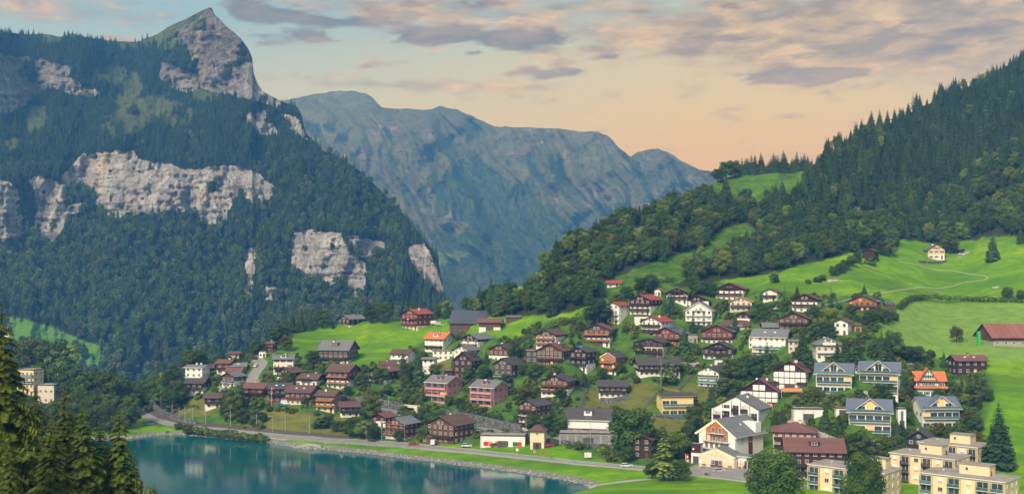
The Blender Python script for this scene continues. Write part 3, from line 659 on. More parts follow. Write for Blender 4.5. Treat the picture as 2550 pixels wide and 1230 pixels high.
KIND = {'b': (T_B, 14., 'broadleaf_tree', 'broadleaf tree'), 'l': (T_L, 13., 'broadleaf_tree', 'broadleaf tree'), 'a': (T_A, 13., 'broadleaf_tree', 'broadleaf tree'), 's': (T_S, 22., 'spruce_tree', 'spruce'),
        'L': (T_LAR, 22., 'larch_tree', 'larch'), 'c': (T_SL, 12., 'spruce_tree', 'spruce'), 'N': (T_NEAR, 30., 'spruce_tree', 'spruce'), 'h': (T_SH, 2.4, 'shrub', 'shrub'), 'G': (T_BIG, 15., 'broadleaf_tree', 'broadleaf tree')}
trees_made = []
def plant(kind, loc, h, wide=1., label=None, group=None, rz=None, note=None):
    T, H0, name, cat = KIND[kind]; pair = T[len(trees_made) % len(T)]; s_ = h/H0
    e = empty(name, loc, RNG.uniform(0, 6.28) if rz is None else rz); e.scale = (s_*wide, s_*wide, s_)
    e['category'] = cat
    if label: e['label'] = label
    if group: e['group'] = group
    tr = bpy.data.objects.new('trunk', pair[1]); link(tr, e)
    cr = bpy.data.objects.new('crown', pair[0]); link(cr, e)
    trees_made.append((e, kind, note, h)); return e

# forests as masses: geometry nodes put trees of several forms on scattered points
def forest(name, pts, scl, templates, label=None):
    me = bpy.data.meshes.new(name); n = len(pts); me.vertices.add(n); me.vertices.foreach_set('co', np.asarray(pts, np.float32).ravel())
    a = me.attributes.new('scl', 'FLOAT', 'POINT'); a.data.foreach_set('value', np.asarray(scl, np.float32))
    a = me.attributes.new('rot', 'FLOAT_VECTOR', 'POINT'); rv = np.zeros((n, 3), np.float32); rv[:, 2] = RNG.uniform(0, 6.28, n); rv[:, 0] = RNG.normal(0, .02, n); a.data.foreach_set('vector', rv.ravel())
    o = bpy.data.objects.new(name, me); COL.objects.link(o); tag(o, kind='stuff')
    col = bpy.data.collections.new(name+'_forms')
    for t_ in templates: col.objects.link(t_)
    g = bpy.data.node_groups.new(name, 'GeometryNodeTree'); g.interface.new_socket('Geometry', in_out='INPUT', socket_type='NodeSocketGeometry'); g.interface.new_socket('Geometry', in_out='OUTPUT', socket_type='NodeSocketGeometry')
    N_ = g.nodes; gi = N_.new('NodeGroupInput'); go = N_.new('NodeGroupOutput'); ci = N_.new('GeometryNodeCollectionInfo'); ci.inputs[0].default_value = col; ci.inputs[1].default_value = True; ci.inputs[2].default_value = True
    ip = N_.new('GeometryNodeInstanceOnPoints'); sa = N_.new('GeometryNodeInputNamedAttribute'); sa.data_type = 'FLOAT'; sa.inputs[0].default_value = 'scl'
    ra = N_.new('GeometryNodeInputNamedAttribute'); ra.data_type = 'FLOAT_VECTOR'; ra.inputs[0].default_value = 'rot'
    l = g.links.new; l(gi.outputs[0], ip.inputs['Points']); l(ci.outputs[0], ip.inputs['Instance']); ip.inputs['Pick Instance'].default_value = True
    l(ra.outputs[0], ip.inputs['Rotation']); l(sa.outputs[0], ip.inputs['Scale']); l(ip.outputs[0], go.inputs[0])
    mod = o.modifiers.new('trees', 'NODES'); mod.node_group = g
    return o
def scatter_sheet(S, mask, per_m2, jitter=True):
    """random points on a sheet, even by level ground area; returns positions and grid indices"""
    X_, Y_, Z_ = S['X'], S['D'], S['Z']
    ax = X_[:-1, 1:]-X_[:-1, :-1]; ay = Y_[:-1, 1:]-Y_[:-1, :-1]; bx_ = X_[1:, :-1]-X_[:-1, :-1]; by_ = Y_[1:, :-1]-Y_[:-1, :-1]
    area = np.abs(ax*by_-ay*bx_); lam = area*per_m2*mask[:-1, :-1]; cnt = RNG.poisson(np.minimum(lam, 30))
    ii, jj = np.nonzero(cnt); rep = cnt[ii, jj]; ii = np.repeat(ii, rep); jj = np.repeat(jj, rep); u = RNG.random(len(ii)); v = RNG.random(len(ii))
    f_ = lambda A: (A[ii, jj]*(1-u)+A[ii, jj+1]*u)*(1-v)+(A[ii+1, jj]*(1-u)+A[ii+1, jj+1]*u)*v
    return np.stack([f_(X_), f_(Y_), f_(Z_)], -1), f_(S['PX']), f_(S['PY'])

far_s = [joined(spruce_meshes(200+i, 17, 3.2, 13, 9, 1, droop=.5), 'far_spruce') for i in range(3)]
far_b = [joined(broad_meshes(220+i, 420, 1.9, H=13, R=5.2, lobes=9, mat='broad'), 'far_broadleaf') for i in range(3)]
far_o = [joined(broad_meshes(230, 420, 1.9, H=12, R=5., lobes=9, mat='autumn'), 'far_turning')]
# massif woods
mk = (1-SB['at']['rock'])*(1-SB['at']['meadow']*.97)*(1-SB['at']['lush']); mk = np.where(SB['at']['cliff'] > .5, mk*.9+.03*0, mk)
peak = (SB['PY'] < 235+0*SB['PX']) & (SB['PX'] > 470+0*SB['PY']); mk = np.where(peak, mk*.10, mk)
mk = np.where((SB['PX'] > 360) & (SB['PX'] < 540) & (SB['PY'] < np.interp(SB['PX'], [360, 420, 540], [110, 100, 60])), .04, mk)
pts, qx, qy = scatter_sheet(SB, np.clip(mk, 0, 1), 1/42.)
leafy = (np.clip((qy-330)/330, 0, 1)*.75+.35*fbm(qx/70, qy/50, 3, 77) > RNG.random(len(qx))*.8+.08) & (qx < 1000)
turn = RNG.random(len(qx)) < .04
forest('massif_spruce_forest', pts[~leafy], RNG.uniform(.55, 1.1, (~leafy).sum())*np.interp(qy[~leafy], [60, 500], [.85, 1.]), far_s)
forest('massif_broadleaf_forest', pts[leafy & ~turn], RNG.uniform(.5, 1.0, (leafy & ~turn).sum()), far_b)
forest('massif_turning_forest', pts[leafy & turn], RNG.uniform(.5, .9, (leafy & turn).sum()), far_o)
nB = len(pts)
pts, qx, qy = scatter_sheet(SCs, SCs['at']['wood'], 1/110.)
forest('range_spruce_forest', pts, RNG.uniform(.5, 1., len(pts)), far_s); print('forest counts', nB, len(pts))
# near forest on the right-hand hill
SA = dict(X=Xa, D=Da, Z=Za, PX=np.broadcast_to(PXa, PYa.shape), PY=PYa)
mk = (anypoly(gx, gy, FOREST) & ~anypoly(gx, gy, MEADOW_HOLES) & (PXa > 1030) & (PXa < 2760)).astype(float)
pts, qx, qy = scatter_sheet(SA, mk, 1/25.)
# beyond the crest, so that the skyline is wooded in depth
nS = len(pts)
pl = np.clip(np.interp(qx, [1100, 1450, 1800, 2000, 2500], [.45, .8, .75, .35, .25])+np.where(qy > np.interp(qx, [1100, 1800, 2000, 2200, 2550], [700, 560, 560, 520, 440]), .35, 0)-np.where((qx < 1240) & (qy > 735), .5, 0)+.5*fbm(qx/60, qy/60, 3, 55), .03, .93)
crest = (qx > 1840) & (qx < 2020) & (qy < 450); pl = np.where(crest, .05, pl); pl = np.where((qx > 1900) & (qy < np.interp(qx, [1900, 2100, 2550], [450, 500, 380])), .07, pl)
isb = RNG.random(nS) < pl
tin = RNG.random(nS); order = np.argsort(pts[:, 1])
vis = (qx > -20) & (qx < 2570) & (qx > 1040)
kinds = np.where(isb, np.where(tin < .045, 'a', np.where(tin < .28, 'l', 'b')), np.where(tin < .04, 'L', 's'))
hts = np.where(isb, RNG.uniform(7.5, 12.5, nS), RNG.choice([8., 10., 12., 14., 16., 19.], nS)*RNG.uniform(.9, 1.1, nS)); hts *= np.where(qy < Sf(qx)+14, .82, 1.)
n_s = n_b = 0; single = np.zeros(nS, bool)
# the trees at the wood's lower edge stand in front and show from foot to top
KS, KB = 175, 175
for i in order:
    if not vis[i]: continue
    if isb[i] and n_b < KB: single[i] = True; n_b += 1
    elif not isb[i] and n_s < KS: single[i] = True; n_s += 1
for i in np.nonzero(single)[0]:
    k = kinds[i]
    where = 'in the wood behind the hilltop barn' if qx[i] < 1450 else 'in the wood above the village chalets' if qx[i] < 1900 else 'at the wood edge above the upper meadow'
    lb = {'b': 'green broadleaf tree ', 'l': 'pale green broadleaf tree ', 'a': 'yellowing broadleaf tree ', 's': 'dark spruce ', 'L': 'light green larch '}[k]+where
    plant(k, Vector(pts[i]), hts[i], RNG.uniform(.95, 1.2), label=lb, group=lb.replace(' tree', ' trees', 1) if 'tree' in lb else lb.split(' in ')[0].split(' at ')[0]+'s '+where)
H0 = {'b': 14., 'l': 13., 'a': 13., 's': 22., 'L': 22.}; TT = {'b': T_B, 'l': T_L, 'a': T_A, 's': T_S, 'L': T_LAR}; NM = dict(b='hill_broadleaf_forest', l='hill_pale_forest', a='hill_turning_forest', s='hill_spruce_forest', L='hill_larch_forest')
for k in 'blasL':
    q = (~single) & (kinds == k)
    if q.sum(): forest(NM[k], pts[q], hts[q]/H0[k], [joined(x, 'form') for x in TT[k]])
print('near forest', nS)
# ------------------------------------------------------------------ BUILDINGS
_cache = {}
def cmesh(key, fn):
    if key not in _cache: _cache[key] = fn()
    return _cache[key]
def child(name, me, parent, loc=(0, 0, 0), rz=0, **k):
    o = bpy.data.objects.new(name, me); o.location = loc; o.rotation_euler = (0, 0, rz); link(o, parent); return tag(o, **k)
def win_frame(w_, h_, fm):
    def f():
        b = MB(); t_ = .09
        b.box(-w_/2, w_/2, -.05, .06, h_-t_, h_); b.box(-w_/2-.06, w_/2+.06, -.12, .06, -.02, t_)
        b.box(-w_/2, -w_/2+t_, -.05, .06, t_, h_-t_); b.box(w_/2-t_, w_/2, -.05, .06, t_, h_-t_)
        if w_ > .9: b.box(-.035, .035, -.04, .05, t_, h_-t_)
        return b.mesh('window', [M[fm]])
    return cmesh(('wf', w_, h_, fm), f)
def win_pane(w_, h_, pm):
    def f():
        b = MB(); b.box(-w_/2+.07, w_/2-.07, .0, .03, .07, h_-.07); return b.mesh('pane', [M[pm]])
    return cmesh(('wp', w_, h_, pm), f)
def window(par, x, y, z_, rz, w_=1.1, h_=1.25, fm='trim_white', pm='pane', sh=None, name='window'):
    """window in a wall plane; its local -y looks outwards"""
    w_ = round(w_, 1); h_ = round(h_, 1)
    o = child(name, win_frame(w_, h_, fm), par, (x, y, z_), rz); child('pane', win_pane(w_, h_, pm), o)
    if sh:
        def f():
            b = MB(); b.box(-.24, .24, -.06, -.01, 0, h_); return b.mesh('shutter', [M[sh]])
        me = cmesh(('sh', h_, sh), f)
        for s_ in (-1, 1): child('shutter', me, o, (s_*(w_/2+.27), 0, 0))
    return o
def balcony(par, x, y, z_, rz, w_, kind='wood_dark', dep=1.3, post=0):
    """slab, railing and posts; local -y is the front"""
    o = child('balcony', cmesh(('bs', round(w_, 1), dep, kind), lambda: _slab(w_, dep, kind)), par, (x, y, z_), rz)
    child('railing', cmesh(('br', round(w_, 1), dep, kind), lambda: _rail(w_, dep, kind)), o)
    return o
def _slab(w_, dep, kind):
    b = MB(); b.box(-w_/2, w_/2, -dep, -.02, -.18, 0); return b.mesh('balcony', [M['trim_white' if kind in ('pane_teal', 'white', 'metal', 'plaster_pink') else 'trim_dark']])
def _rail(w_, dep, kind):
    b = MB(); t_ = .06
    if kind == 'metal':
        n = max(4, int(w_/.45))
        for i in range(n+1):
            x = -w_/2+.03+(w_-.06)*i/n; b.box(x-.02, x+.02, -dep, -dep+.05, 0, .95)
        b.box(-w_/2, w_/2, -dep-.01, -dep+.06, .95, 1.02); b.box(-w_/2, w_/2, -dep, -dep+.05, .08, .14)
        for s_ in (-1, 1): b.box(s_*w_/2-.03, s_*w_/2+.03, -dep+.07, -.04, .9, .97)
    else:
        b.box(-w_/2, w_/2, -dep, -dep+t_, .08, .88); b.box(-w_/2-.04, w_/2+.04, -dep-.05, -dep+t_+.04, .88, .97, 1)
        for s_ in (-1, 1): b.box(s_*w_/2-t_/2, s_*w_/2+t_/2, -dep+t_+.05, -.04, .08, .9)
        n = max(2, int(w_/2.4))
        for i in range(n+1):
            x = -w_/2+.05+(w_-.1)*i/n; b.box(x-.05, x+.05, -dep-.03, -dep-.004, -.02, .87, 1)
    return b.mesh('railing', [M[kind], M['metal' if kind in ('pane_teal', 'metal') else 'trim_white' if kind == 'white' else 'trim_dark']])
def chimney(par, x, y, z0, z1, m_='plaster_white'):
    def f():
        b = MB(); b.box(-.38, .38, -.38, .38, 0, z1-z0); b.box(-.48, .48, -.48, .48, z1-z0+.004, z1-z0+.12, 1); b.box(-.3, .3, -.3, .3, z1-z0+.2, z1-z0+.34, 1)
        b.box(-.05, .05, -.05, .05, z1-z0+.12, z1-z0+.2, 1); return b.mesh('chimney', [M[m_], M['metal_dark']])
    child('chimney', f(), par, (x, y, z0))
def skylight(par, x, y, z_, tilt_ax, pitch, sgn):
    def f():
        b = MB(); b.box(-.55, .55, -.42, .42, .0, .10); b.box(-.45, .45, -.33, .33, .102, .125, 1); return b.mesh('skylight', [M['metal'], M['white']])
    o = child('skylight', cmesh('sky', f), par, (x, y, z_))
    o.rotation_euler = (0, sgn*pitch, 0) if tilt_ax == 'x' else (-sgn*pitch, 0, 0)

landmarks = []
def house(x0, x1, yt, yb, mode, yaw, roof, up, low, lowf, opts, text, D=None, pitch=None, ratio=.95, dz=0., winf='trim_white', trim='trim_dark', floors=None, balc=None, name='chalet', cat='house', wcols=None, group=None, oh=.95, lit=0):
    ref, label = text.split('|') if '|' in text else (text, text)
    ref = ref.strip(); label = text.replace('|', '').replace('  ', ' ').strip()
    xc = (x0+x1)/2; g = ground(xc, yb) if D is None else Vector(P(xc, yb, D))
    mpp = g.y/F; c_, s_ = abs(math.cos(math.radians(yaw))), abs(math.sin(math.radians(yaw)))
    bw = (x1-x0)*mpp*1.06; bh = (yt-yb)*-mpp
    ov = oh
    r_ = ratio
    Wd = max(3., (bw-1.5*ov*(c_+s_))/(c_+r_*s_)); Ln = Wd*r_
    if mode == 'e': G, R = Ln, Wd            # gable width runs in depth
    else: G, R = Wd, Ln
    pit = math.radians(pitch if pitch else (23 if 'h' not in opts else 20))
    flat = 'f' in opts
    # the ridge stands further back than the front foot: allow for it
    Hr = bh*1.02+.0
    back = (Ln/2)*c_
    Hr = bh+ (back/g.y)*((yt-HY)/F*g.y)      # height of a point `back` metres farther seen at row yt
    Hr = max(Hr, 3.)
    rise = math.tan(pit)*G/2 if not flat else 0
    Hw = Hr-rise
    if Hw < 2.3 and not flat: Hw = min(2.3, Hr*.7); rise = Hr-Hw; pit = math.atan2(rise, G/2)
    fh = 2.75; nf = floors or max(1, round(Hw/fh)); fh = Hw/nf if nf > 1 else min(Hw, 3.2)
    th = math.radians(yaw); dirv = Vector((-math.sin(th), math.cos(th), 0))     # from front to back
    depth_c = (Ln/2*c_+Wd/2*s_)
    cen = Vector((g.x*(1+depth_c/g.y), g.y+depth_c, g.z+dz))
    e = empty(name, cen, th); tag(e, label, cat, group)
    X2, Y2 = Wd/2, Ln/2; base = -5.
    zl = Hw*lowf
    isg = mode == 'g'
    # walls
    if zl > .2 or flat:
        b = MB(); b.box(-X2, X2, -Y2, Y2, base, zl if not flat else Hw); b.obj('wall', M[low], e)
    else: zl = base
    if not flat:
        q = .05 if lowf > 0 else 0
        prof = [(-G/2-q, zl+.003), (G/2+q, zl+.003), (G/2+q, Hw), (0, Hr-.02), (-G/2-q, Hw)]
        b = MB(); half = (Y2 if isg else X2)+q
        if 'h' in opts: prof = [(-G/2-q, zl+.003), (G/2+q, zl+.003), (G/2+q, Hw), (-G/2-q, Hw)]
        b.prism(prof, -half, half, 'y' if isg else 'x'); b.obj('upper_wall' if lowf > 0 else 'wall', M[up], e, recalc=True)
    # roof
    tR = .26; og = ov
    b = MB()
    if flat:
        b.box(-X2-.25, X2+.25, -Y2-.25, Y2+.25, Hw+.003, Hw+.35, 1); b.box(-X2+.1, X2-.1, -Y2+.1, Y2-.1, Hw+.353, Hw+.40, 0)
    elif 'h' in opts:
        ex, ey = X2+ov, Y2+ov; ze = Hw-.05; k = min(ex, ey); rx, ry = ex-k, ey-k; zr = ze+math.tan(pit)*k
        n = len(b.v); b.v += [(-ex, -ey, ze), (ex, -ey, ze), (ex, ey, ze), (-ex, ey, ze), (-rx, -ry, zr), (rx, -ry, zr), (rx, ry, zr), (-rx, ry, zr)]
        for q_ in ((0, 1, 5, 4), (1, 2, 6, 5), (2, 3, 7, 6), (3, 0, 4, 7)): b.f.append(q_); b.m.append(0); b.t.append(.5)
        b.box(-ex, ex, -ey, ey, ze-.22, ze-.004, 1)
    else:
        for sg in (-1, 1):
            ox = sg*(G/2+ov); oz = Hw-math.tan(pit)*ov
            pr = [(0, Hr), (ox, oz), (ox, oz+tR), (0, Hr+tR)]
            n0 = len(b.f); b.prism(pr, -(R/2+og), R/2+og, 'y' if isg else 'x', 1)
            b.m[n0+2+2] = 0
    rf = b.obj('roof', [M[roof], M[trim]], e, recalc=not flat and 'h' not in opts)
    # chimneys etc. lie on the roof as parts of the house
    rr = random.Random(int(x0*7+yt))
    def on_roof(u, v):   # u across the gable (-1..1), v along the ridge
        zz = Hr+tR-abs(u)*(G/2)*math.tan(pit); a, b_ = u*G/2, v*R/2
        return (a, b_, zz) if isg else (b_, a, zz)
    if not flat:
        for _ in range(opts.count('c')):
            x, y, zz = on_roof(rr.choice((-.25, .25)), rr.uniform(-.3, .5)); chimney(e, x, y, zz-.5, zz+1.0, 'plaster_white' if up != 'wood_dark' else 'concrete')
        for i in range(opts.count('S')):
            sgn = -1 if not isg else (1 if yaw < 0 else -1)
            u = sgn*.5; v = -.6+1.2*(i+.5)/opts.count('S'); x, y, zz = on_roof(u, v); skylight(e, x, y, zz, 'x' if isg else 'y', pit, sgn)
        if 'P' in opts:
            b = MB(); sgn = -1 if not isg else (1 if yaw < 0 else -1); a0, a1 = .12*G/2, .88*G/2
            for i in range(6):
                v0 = -R/2*.9+R*.9*i/6+.06; v1 = -R/2*.9+R*.9*(i+1)/6-.06
                for u0, u1 in ((a0, (a0+a1)/2-.05), ((a0+a1)/2+.05, a1)):
                    z_0 = Hr+tR-u0*math.tan(pit)+.06; z_1 = Hr+tR-u1*math.tan(pit)+.06
                    pp = [(sgn*u0, v0, z_0), (sgn*u1, v0, z_1), (sgn*u1, v1, z_1), (sgn*u0, v1, z_0)]
                    if not isg: pp = [(p_[1], p_[0], p_[2]) for p_ in pp]
                    bb = MB(); bb.quad(*pp); 
                    low_ = [(p_[0], p_[1], p_[2]-.05) for p_ in pp]
                    for i_ in range(4): bb.quad(pp[i_], low_[i_], low_[(i_+1) % 4], pp[(i_+1) % 4])
                    bb.obj('solar_panel', M['solar'], e)
        if 'd' in opts:
            sgn = -1 if not isg else (1 if yaw < 0 else -1); x, y, zz = on_roof(sgn*.45, 0.); dw = min(R*.3, 3.2)
            b = MB()
            if isg: b.box(min(x, x+sgn*1.6), max(x, x+sgn*1.6), y-dw/2, y+dw/2, zz-1.2, zz+.75); b.box(min(x-sgn*.4, x+sgn*1.9), max(x-sgn*.4, x+sgn*1.9), y-dw/2-.25, y+dw/2+.25, zz+.753, zz+.93, 1)
            else: b.box(x-dw/2, x+dw/2, y-1.6, y, zz-1.2, zz+.75); b.box(x-dw/2-.25, x+dw/2+.25, y-1.9, y+.4, zz+.753, zz+.93, 1)
            dm = b.obj('dormer', [M[up], M[roof]], e)
            if isg: window(dm, x+sgn*1.62, y, zz-.35, sgn*math.pi/2, min(dw-.6, 2.), .9, winf)
            else: window(dm, x, y-1.62, zz-.35, 0, min(dw-.6, 2.), .9, winf)
    # openings
    if 'n' not in opts:
        cols_ = wcols or max(2, int((Wd-1.)/2.25)); sh = 'shutter_green' if 'g' in opts else 'shutter_red' if 'r' in opts else 'shutter_grey' if 'y' in opts else None
        nlit = lit
        side = -1 if yaw > 0 else 1                     # which flank the valley sees
        zf0 = .9
        for k in range(nf):
            zz = k*fh+(.95 if fh > 2.3 else .4)
            if zz+1.2 > Hw-.1 and k > 0: break
            isb = balc and k in balc
            hh = min(1.3, fh-1.2) if fh > 2.3 else max(.6, fh-.9)
            yq = -Y2-(.055 if zz > zl else .0)-.03
            for i in range(cols_):
                x = -Wd/2+Wd*(i+.5)/cols_
                if isb and 'o' in opts:  # open loggia: wide dark glazing
                    window(e, x, yq, k*fh+.25, 0, Wd/cols_-.35, min(2.1, fh-.5), winf, 'pane_lit' if nlit > 0 and rr.random() < .03*min(lit,6) else 'pane', name='balcony_door')
                elif isb and i % 2 == 1: window(e, x, yq, k*fh+.12, 0, 1.2, min(2.05, fh-.4), winf, 'pane_lit' if rr.random() < .045*lit else 'pane', name='balcony_door')
                elif k == 0 and i == cols_-1 and not isb:
                    def fd():
                        b = MB(); b.box(-.5, .5, -.06, .04, 0, 2.05); b.box(-.6, .6, -.09, -.061, 2.05, 2.15); b.box(.34, .40, -.10, -.061, .95, 1.05); return b.mesh('door', [M['wood_brown']])
                    child('door', cmesh('door', fd), e, (x, yq, .12))
                else: window(e, x, yq, zz, 0, min(1.2, Wd/cols_*.62), hh, winf, 'pane_lit' if rr.random() < .035*lit else 'pane', sh)
            ns = max(1, int(Ln/3.2)); xq = X2+(.055 if zz > zl else .0)+.03
            for i in range(ns):
                y = -Ln/2+Ln*(i+.5)/ns; window(e, side*xq, y, zz, side*math.pi/2, 1.1, hh, winf, 'pane', sh)
        if isg and rise > 1.7 and 'h' not in opts:
            na = 2 if G > 8 else 1
            for i in range(na):
                x = (i-(na-1)/2)*1.9; h_ = min(1.1, rise-abs(x)*math.tan(pit)-.75)
                if h_ > .5: window(e, x, -Y2-.085, Hw+.12, 0, 1., h_, winf, 'pane_lit' if 'l' in opts and i == 0 else 'pane', sh if h_ > .9 else None)
        if balc:
            bk = {'b': 'wood_dark', 'B': 'white', 'G': 'pane_teal', 'O': 'wood_orange', 'R': 'wood_red', 'm': 'metal', 'p': 'plaster_pink', 'w': 'wood_brown'}
            kk_ = next((bk[c] for c in opts if c in bk), 'wood_dark')
            for k in balc:
                zz = k*fh+.02
                balcony(e, 0, -Y2-.055, zz, 0, Wd*(.96 if k < nf else .5), kk_, 1.3 if k else 1.0)
                if k < nf and 'x' not in opts and k > 0 and 'u' in opts:
                    b = MB()
                    for s2 in (-1, 0, 1): b.box(s2*Wd*.46-.09, s2*Wd*.46+.09, -Y2-1.35, -Y2-1.17, zz-fh+.2, zz-.2)
                    b.obj('post', M[trim if trim != 'trim_dark' else 'trim_dark'], e, kind='stuff')
    # barn doors for barns
    if 'n' in opts:
        b = MB(); b.box(-min(2, Wd*.3), min(2, Wd*.3), -Y2-.12, -Y2-.055, 0, min(2.6, Hw*.8)); b.obj('door', M['wood_grey'], e)
    # lamp-lit soffit of a house lit in the evening
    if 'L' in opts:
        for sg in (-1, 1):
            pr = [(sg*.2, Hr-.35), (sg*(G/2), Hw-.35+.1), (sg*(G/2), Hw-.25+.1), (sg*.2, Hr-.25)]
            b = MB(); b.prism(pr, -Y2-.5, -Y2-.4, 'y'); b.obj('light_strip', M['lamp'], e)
    px = xc; landmarks.append((x0, x1, yt, yb, cen.y, ref)); 
    e['_w'] = Wd
    return e, dict(W=Wd, L=Ln, Hw=Hw, Hr=Hr, fh=fh, nf=nf, G=G, R=R, pit=pit, X2=X2, Y2=Y2, cen=cen)

Hs = house
# --- left shoulder above the railway
Hs(464,520,912,968,'e',-10,'roof_grey','plaster_white','plaster_white',.5,'Bcc','white terraced house | with grey shed roof above the railway curve',balc=[1,2],pitch=12,trim='trim_white')
Hs(464,521,946,984,'e',-8,'roof_dark','wood_dark','plaster_white',.6,'b','small dark-roofed chalet | with white ground floor below the white terraced house',balc=[1])
Hs(488,536,909,932,'e',10,'roof_brown','wood_dark','wood_dark',0,'','low brown-roofed chalet | half hidden behind the white terraced house')
Hs(540,588,898,934,'e',-15,'roof_maroon','wood_red','plaster_white',.42,'rc','small red chalet | with red-brown roof beside the curving side road',balc=[1])
Hs(572,617,906,932,'e',8,'roof_grey','plaster_pale','plaster_pale',.4,'S','grey-roofed house | right behind the small red chalet by the side road')
Hs(566,606,918,944,'e',0,'roof_maroon','wood_maroon','plaster_white',.3,'','low maroon-roofed annex | between the grey-roofed house and the turquoise balcony house')
Hs(552,611,930,968,'g',-28,'roof_grey','wood_brown','plaster_white',.62,'G','turquoise balcony house | with pale gable roof at the foot of the side road',balc=[1])
Hs(662,692,852,878,'e',-20,'roof_brown','wood_dark','wood_red',.3,'c','dark topmost chalet | beside the bushes at the head of the side road')
Hs(644,666,876,891,'e',0,'roof_flat','plaster_white','plaster_white',1,'f','tiny white flat garage | below the dark topmost chalet at the road head',name='garage',cat='garage')
Hs(569,600,878,890,'e',5,'roof_brown','plaster_pale','plaster_pale',.3,'','pale low house | peeping over the trees left of the side road')
Hs(678,736,886,930,'e',8,'roof_grey','plaster_white','plaster_white',.5,'rdcS','white house with dormers | and red shutters right of the side road',balc=[1])
Hs(689,757,919,964,'g',-30,'roof_brown','wood_dark','plaster_white',.65,'bc','dark gabled chalet | below the white house with dormers',balc=[1])
Hs(738,807,935,964,'e',-12,'roof_brown','wood_maroon','plaster_white',.75,'cS','white long-eaved chalet | with brown roof right of the dark gabled chalet',balc=[1])
Hs(608,671,958,996,'e',-8,'roof_maroon','wood_red','wood_red',.3,'bc','deep red chalet | leftmost in the row above the sloping lawn',balc=[1])
Hs(662,732,959,1001,'e',12,'roof_dark','wood_maroon','wood_red',.4,'SSb','dark-roofed red chalet | with two skylights behind the flagpole',balc=[1])
Hs(712,798,966,1010,'e',-14,'roof_brown','wood_brown','plaster_cream',.45,'RSS','flower balcony chalet | with a long red flowered balcony above a hedge',balc=[1])
Hs(787,852,977,1028,'e',-16,'roof_brown','wood_orange','plaster_cream',.52,'Oc','cream and orange chalet | standing on its own terrace above the shore road',balc=[1,2])
Hs(841,901,1005,1040,'e',10,'roof_brown','wood_dark','plaster_white',.4,'b','low dark chalet | right below the cream and orange chalet',balc=[1])
Hs(508,558,984,1018,'e',8,'roof_brown','wood_dark','plaster_white',.5,'b','lone dark chalet | with white ground floor on the lawn left of the tall conifers',balc=[1])
Hs(796,890,852,906,'e',-12,'roof_grey','wood_brown','plaster_white',.25,'gdc','big grey-roofed chalet | with green shutters alone on the bright hill meadow',balc=[1],pitch=30)
Hs(814,897,912,972,'e',-22,'roof_brown','wood_brown','plaster_white',.5,'Oc','large brown chalet | with orange balconies below the bright hill meadow',balc=[1,2],pitch=28,lit=2)
Hs(841,913,786,814,'g',-40,'roof_grey','wood_dark','plaster_white',.2,'c','hilltop chalet | with grey roof against the mountain left of the meadow crest',ratio=1.3)
Hs(943,990,901,932,'e',10,'roof_brown','wood_dark','wood_dark',0,'c','upper brown-roofed chalet | hidden behind the dark tree clump below the meadow')
Hs(918,999,916,958,'g',-32,'roof_maroon','wood_maroon','plaster_white',.35,'bS','lower brown-roofed chalet | beside the dark purple tree',balc=[1],ratio=1.2)
Hs(923,988,1033,1064,'g',-25,'roof_maroon','wood_maroon','plaster_white',.6,'','white gabled cottage | with maroon roof beside the scaffolded house',ratio=1.2)
# --- middle
e, q = Hs(999,1079,771,824,'g',-38,'roof_red','wood_red','plaster_cream',.30,'Rcb','red-roofed chalet on the crest | with a Swiss flag on the balcony and cream base',balc=[1,2],ratio=1.05)
b = MB(); zf_ = q['fh']*2-.1; b.box(-.7, .7, -q['Y2']-1.48, -q['Y2']-1.42, zf_-.3, zf_+.9); b.box(-.12, .12, -q['Y2']-1.5, -q['Y2']-1.481, zf_-.1, zf_+.7, 1); b.box(-.4, .4, -q['Y2']-1.52, -q['Y2']-1.501, zf_+.18, zf_+.42, 1); b.obj('flag', [M['red'], M['white']], e)
Hs(1120,1226,777,815,'e',-10,'solar','wood_brown','wood_grey',.3,'nP','long barn with solar roof | on the crest beside the gravel drive',pitch=32,ratio=1.1,name='barn',cat='barn')
Hs(1191,1252,795,823,'e',-6,'roof_maroon','wood_brown','plaster_white',.4,'n','low cowshed | with pale base in front of the long solar barn',name='cowshed',cat='barn',ratio=.7)
Hs(1260,1298,791,801,'e',5,'roof_grey','wood_brown','wood_brown',0,'n','tiny woodshed | on the crest at the edge of the wood',name='shed',cat='shed',ratio=.4,oh=.3)
Hs(1056,1136,831,877,'e',-32,'roof_orange','plaster_white','plaster_white',.5,'cSd','white house with orange roof | just below the crest meadow',pitch=28,balc=[1])
Hs(1077,1132,875,898,'e',0,'roof_flat','plaster_pale','plaster_white',1,'f','flat white garage | below the white house with orange roof',name='garage',cat='garage',ratio=.7)
Hs(1148,1232,834,868,'g',-38,'roof_grey','wood_dark','plaster_white',.7,'m','dark gable house | with grey roof right of the white house with orange roof',ratio=1.2,balc=[1])
Hs(1128,1210,863,899,'g',-35,'roof_grey','plaster_white','plaster_white',.5,'','low white gable house | below the dark gable house',ratio=1.3)
Hs(1215,1299,860,903,'g',-28,'roof_dark','wood_brown','plaster_white',.5,'c','brown chalet with white base | at the right of the low white gable house',ratio=1.2)
Hs(1128,1199,878,945,'g',-24,'roof_dark','wood_maroon','wood_maroon',.3,'cd','tall maroon house | with steep dark roof and white-framed windows',pitch=38,lit=0)
Hs(1227,1308,894,953,'g',-32,'roof_dark','wood_grey','wood_grey',.3,'G','modern dark timber house | with a big glazed opening in its gable',pitch=30,balc=[1],ratio=1.1)
Hs(972,1035,873,908,'e',-20,'roof_brown','plaster_white','plaster_white',.5,'B','white brown-roofed house | behind the tall pair of dark spruces',balc=[1])
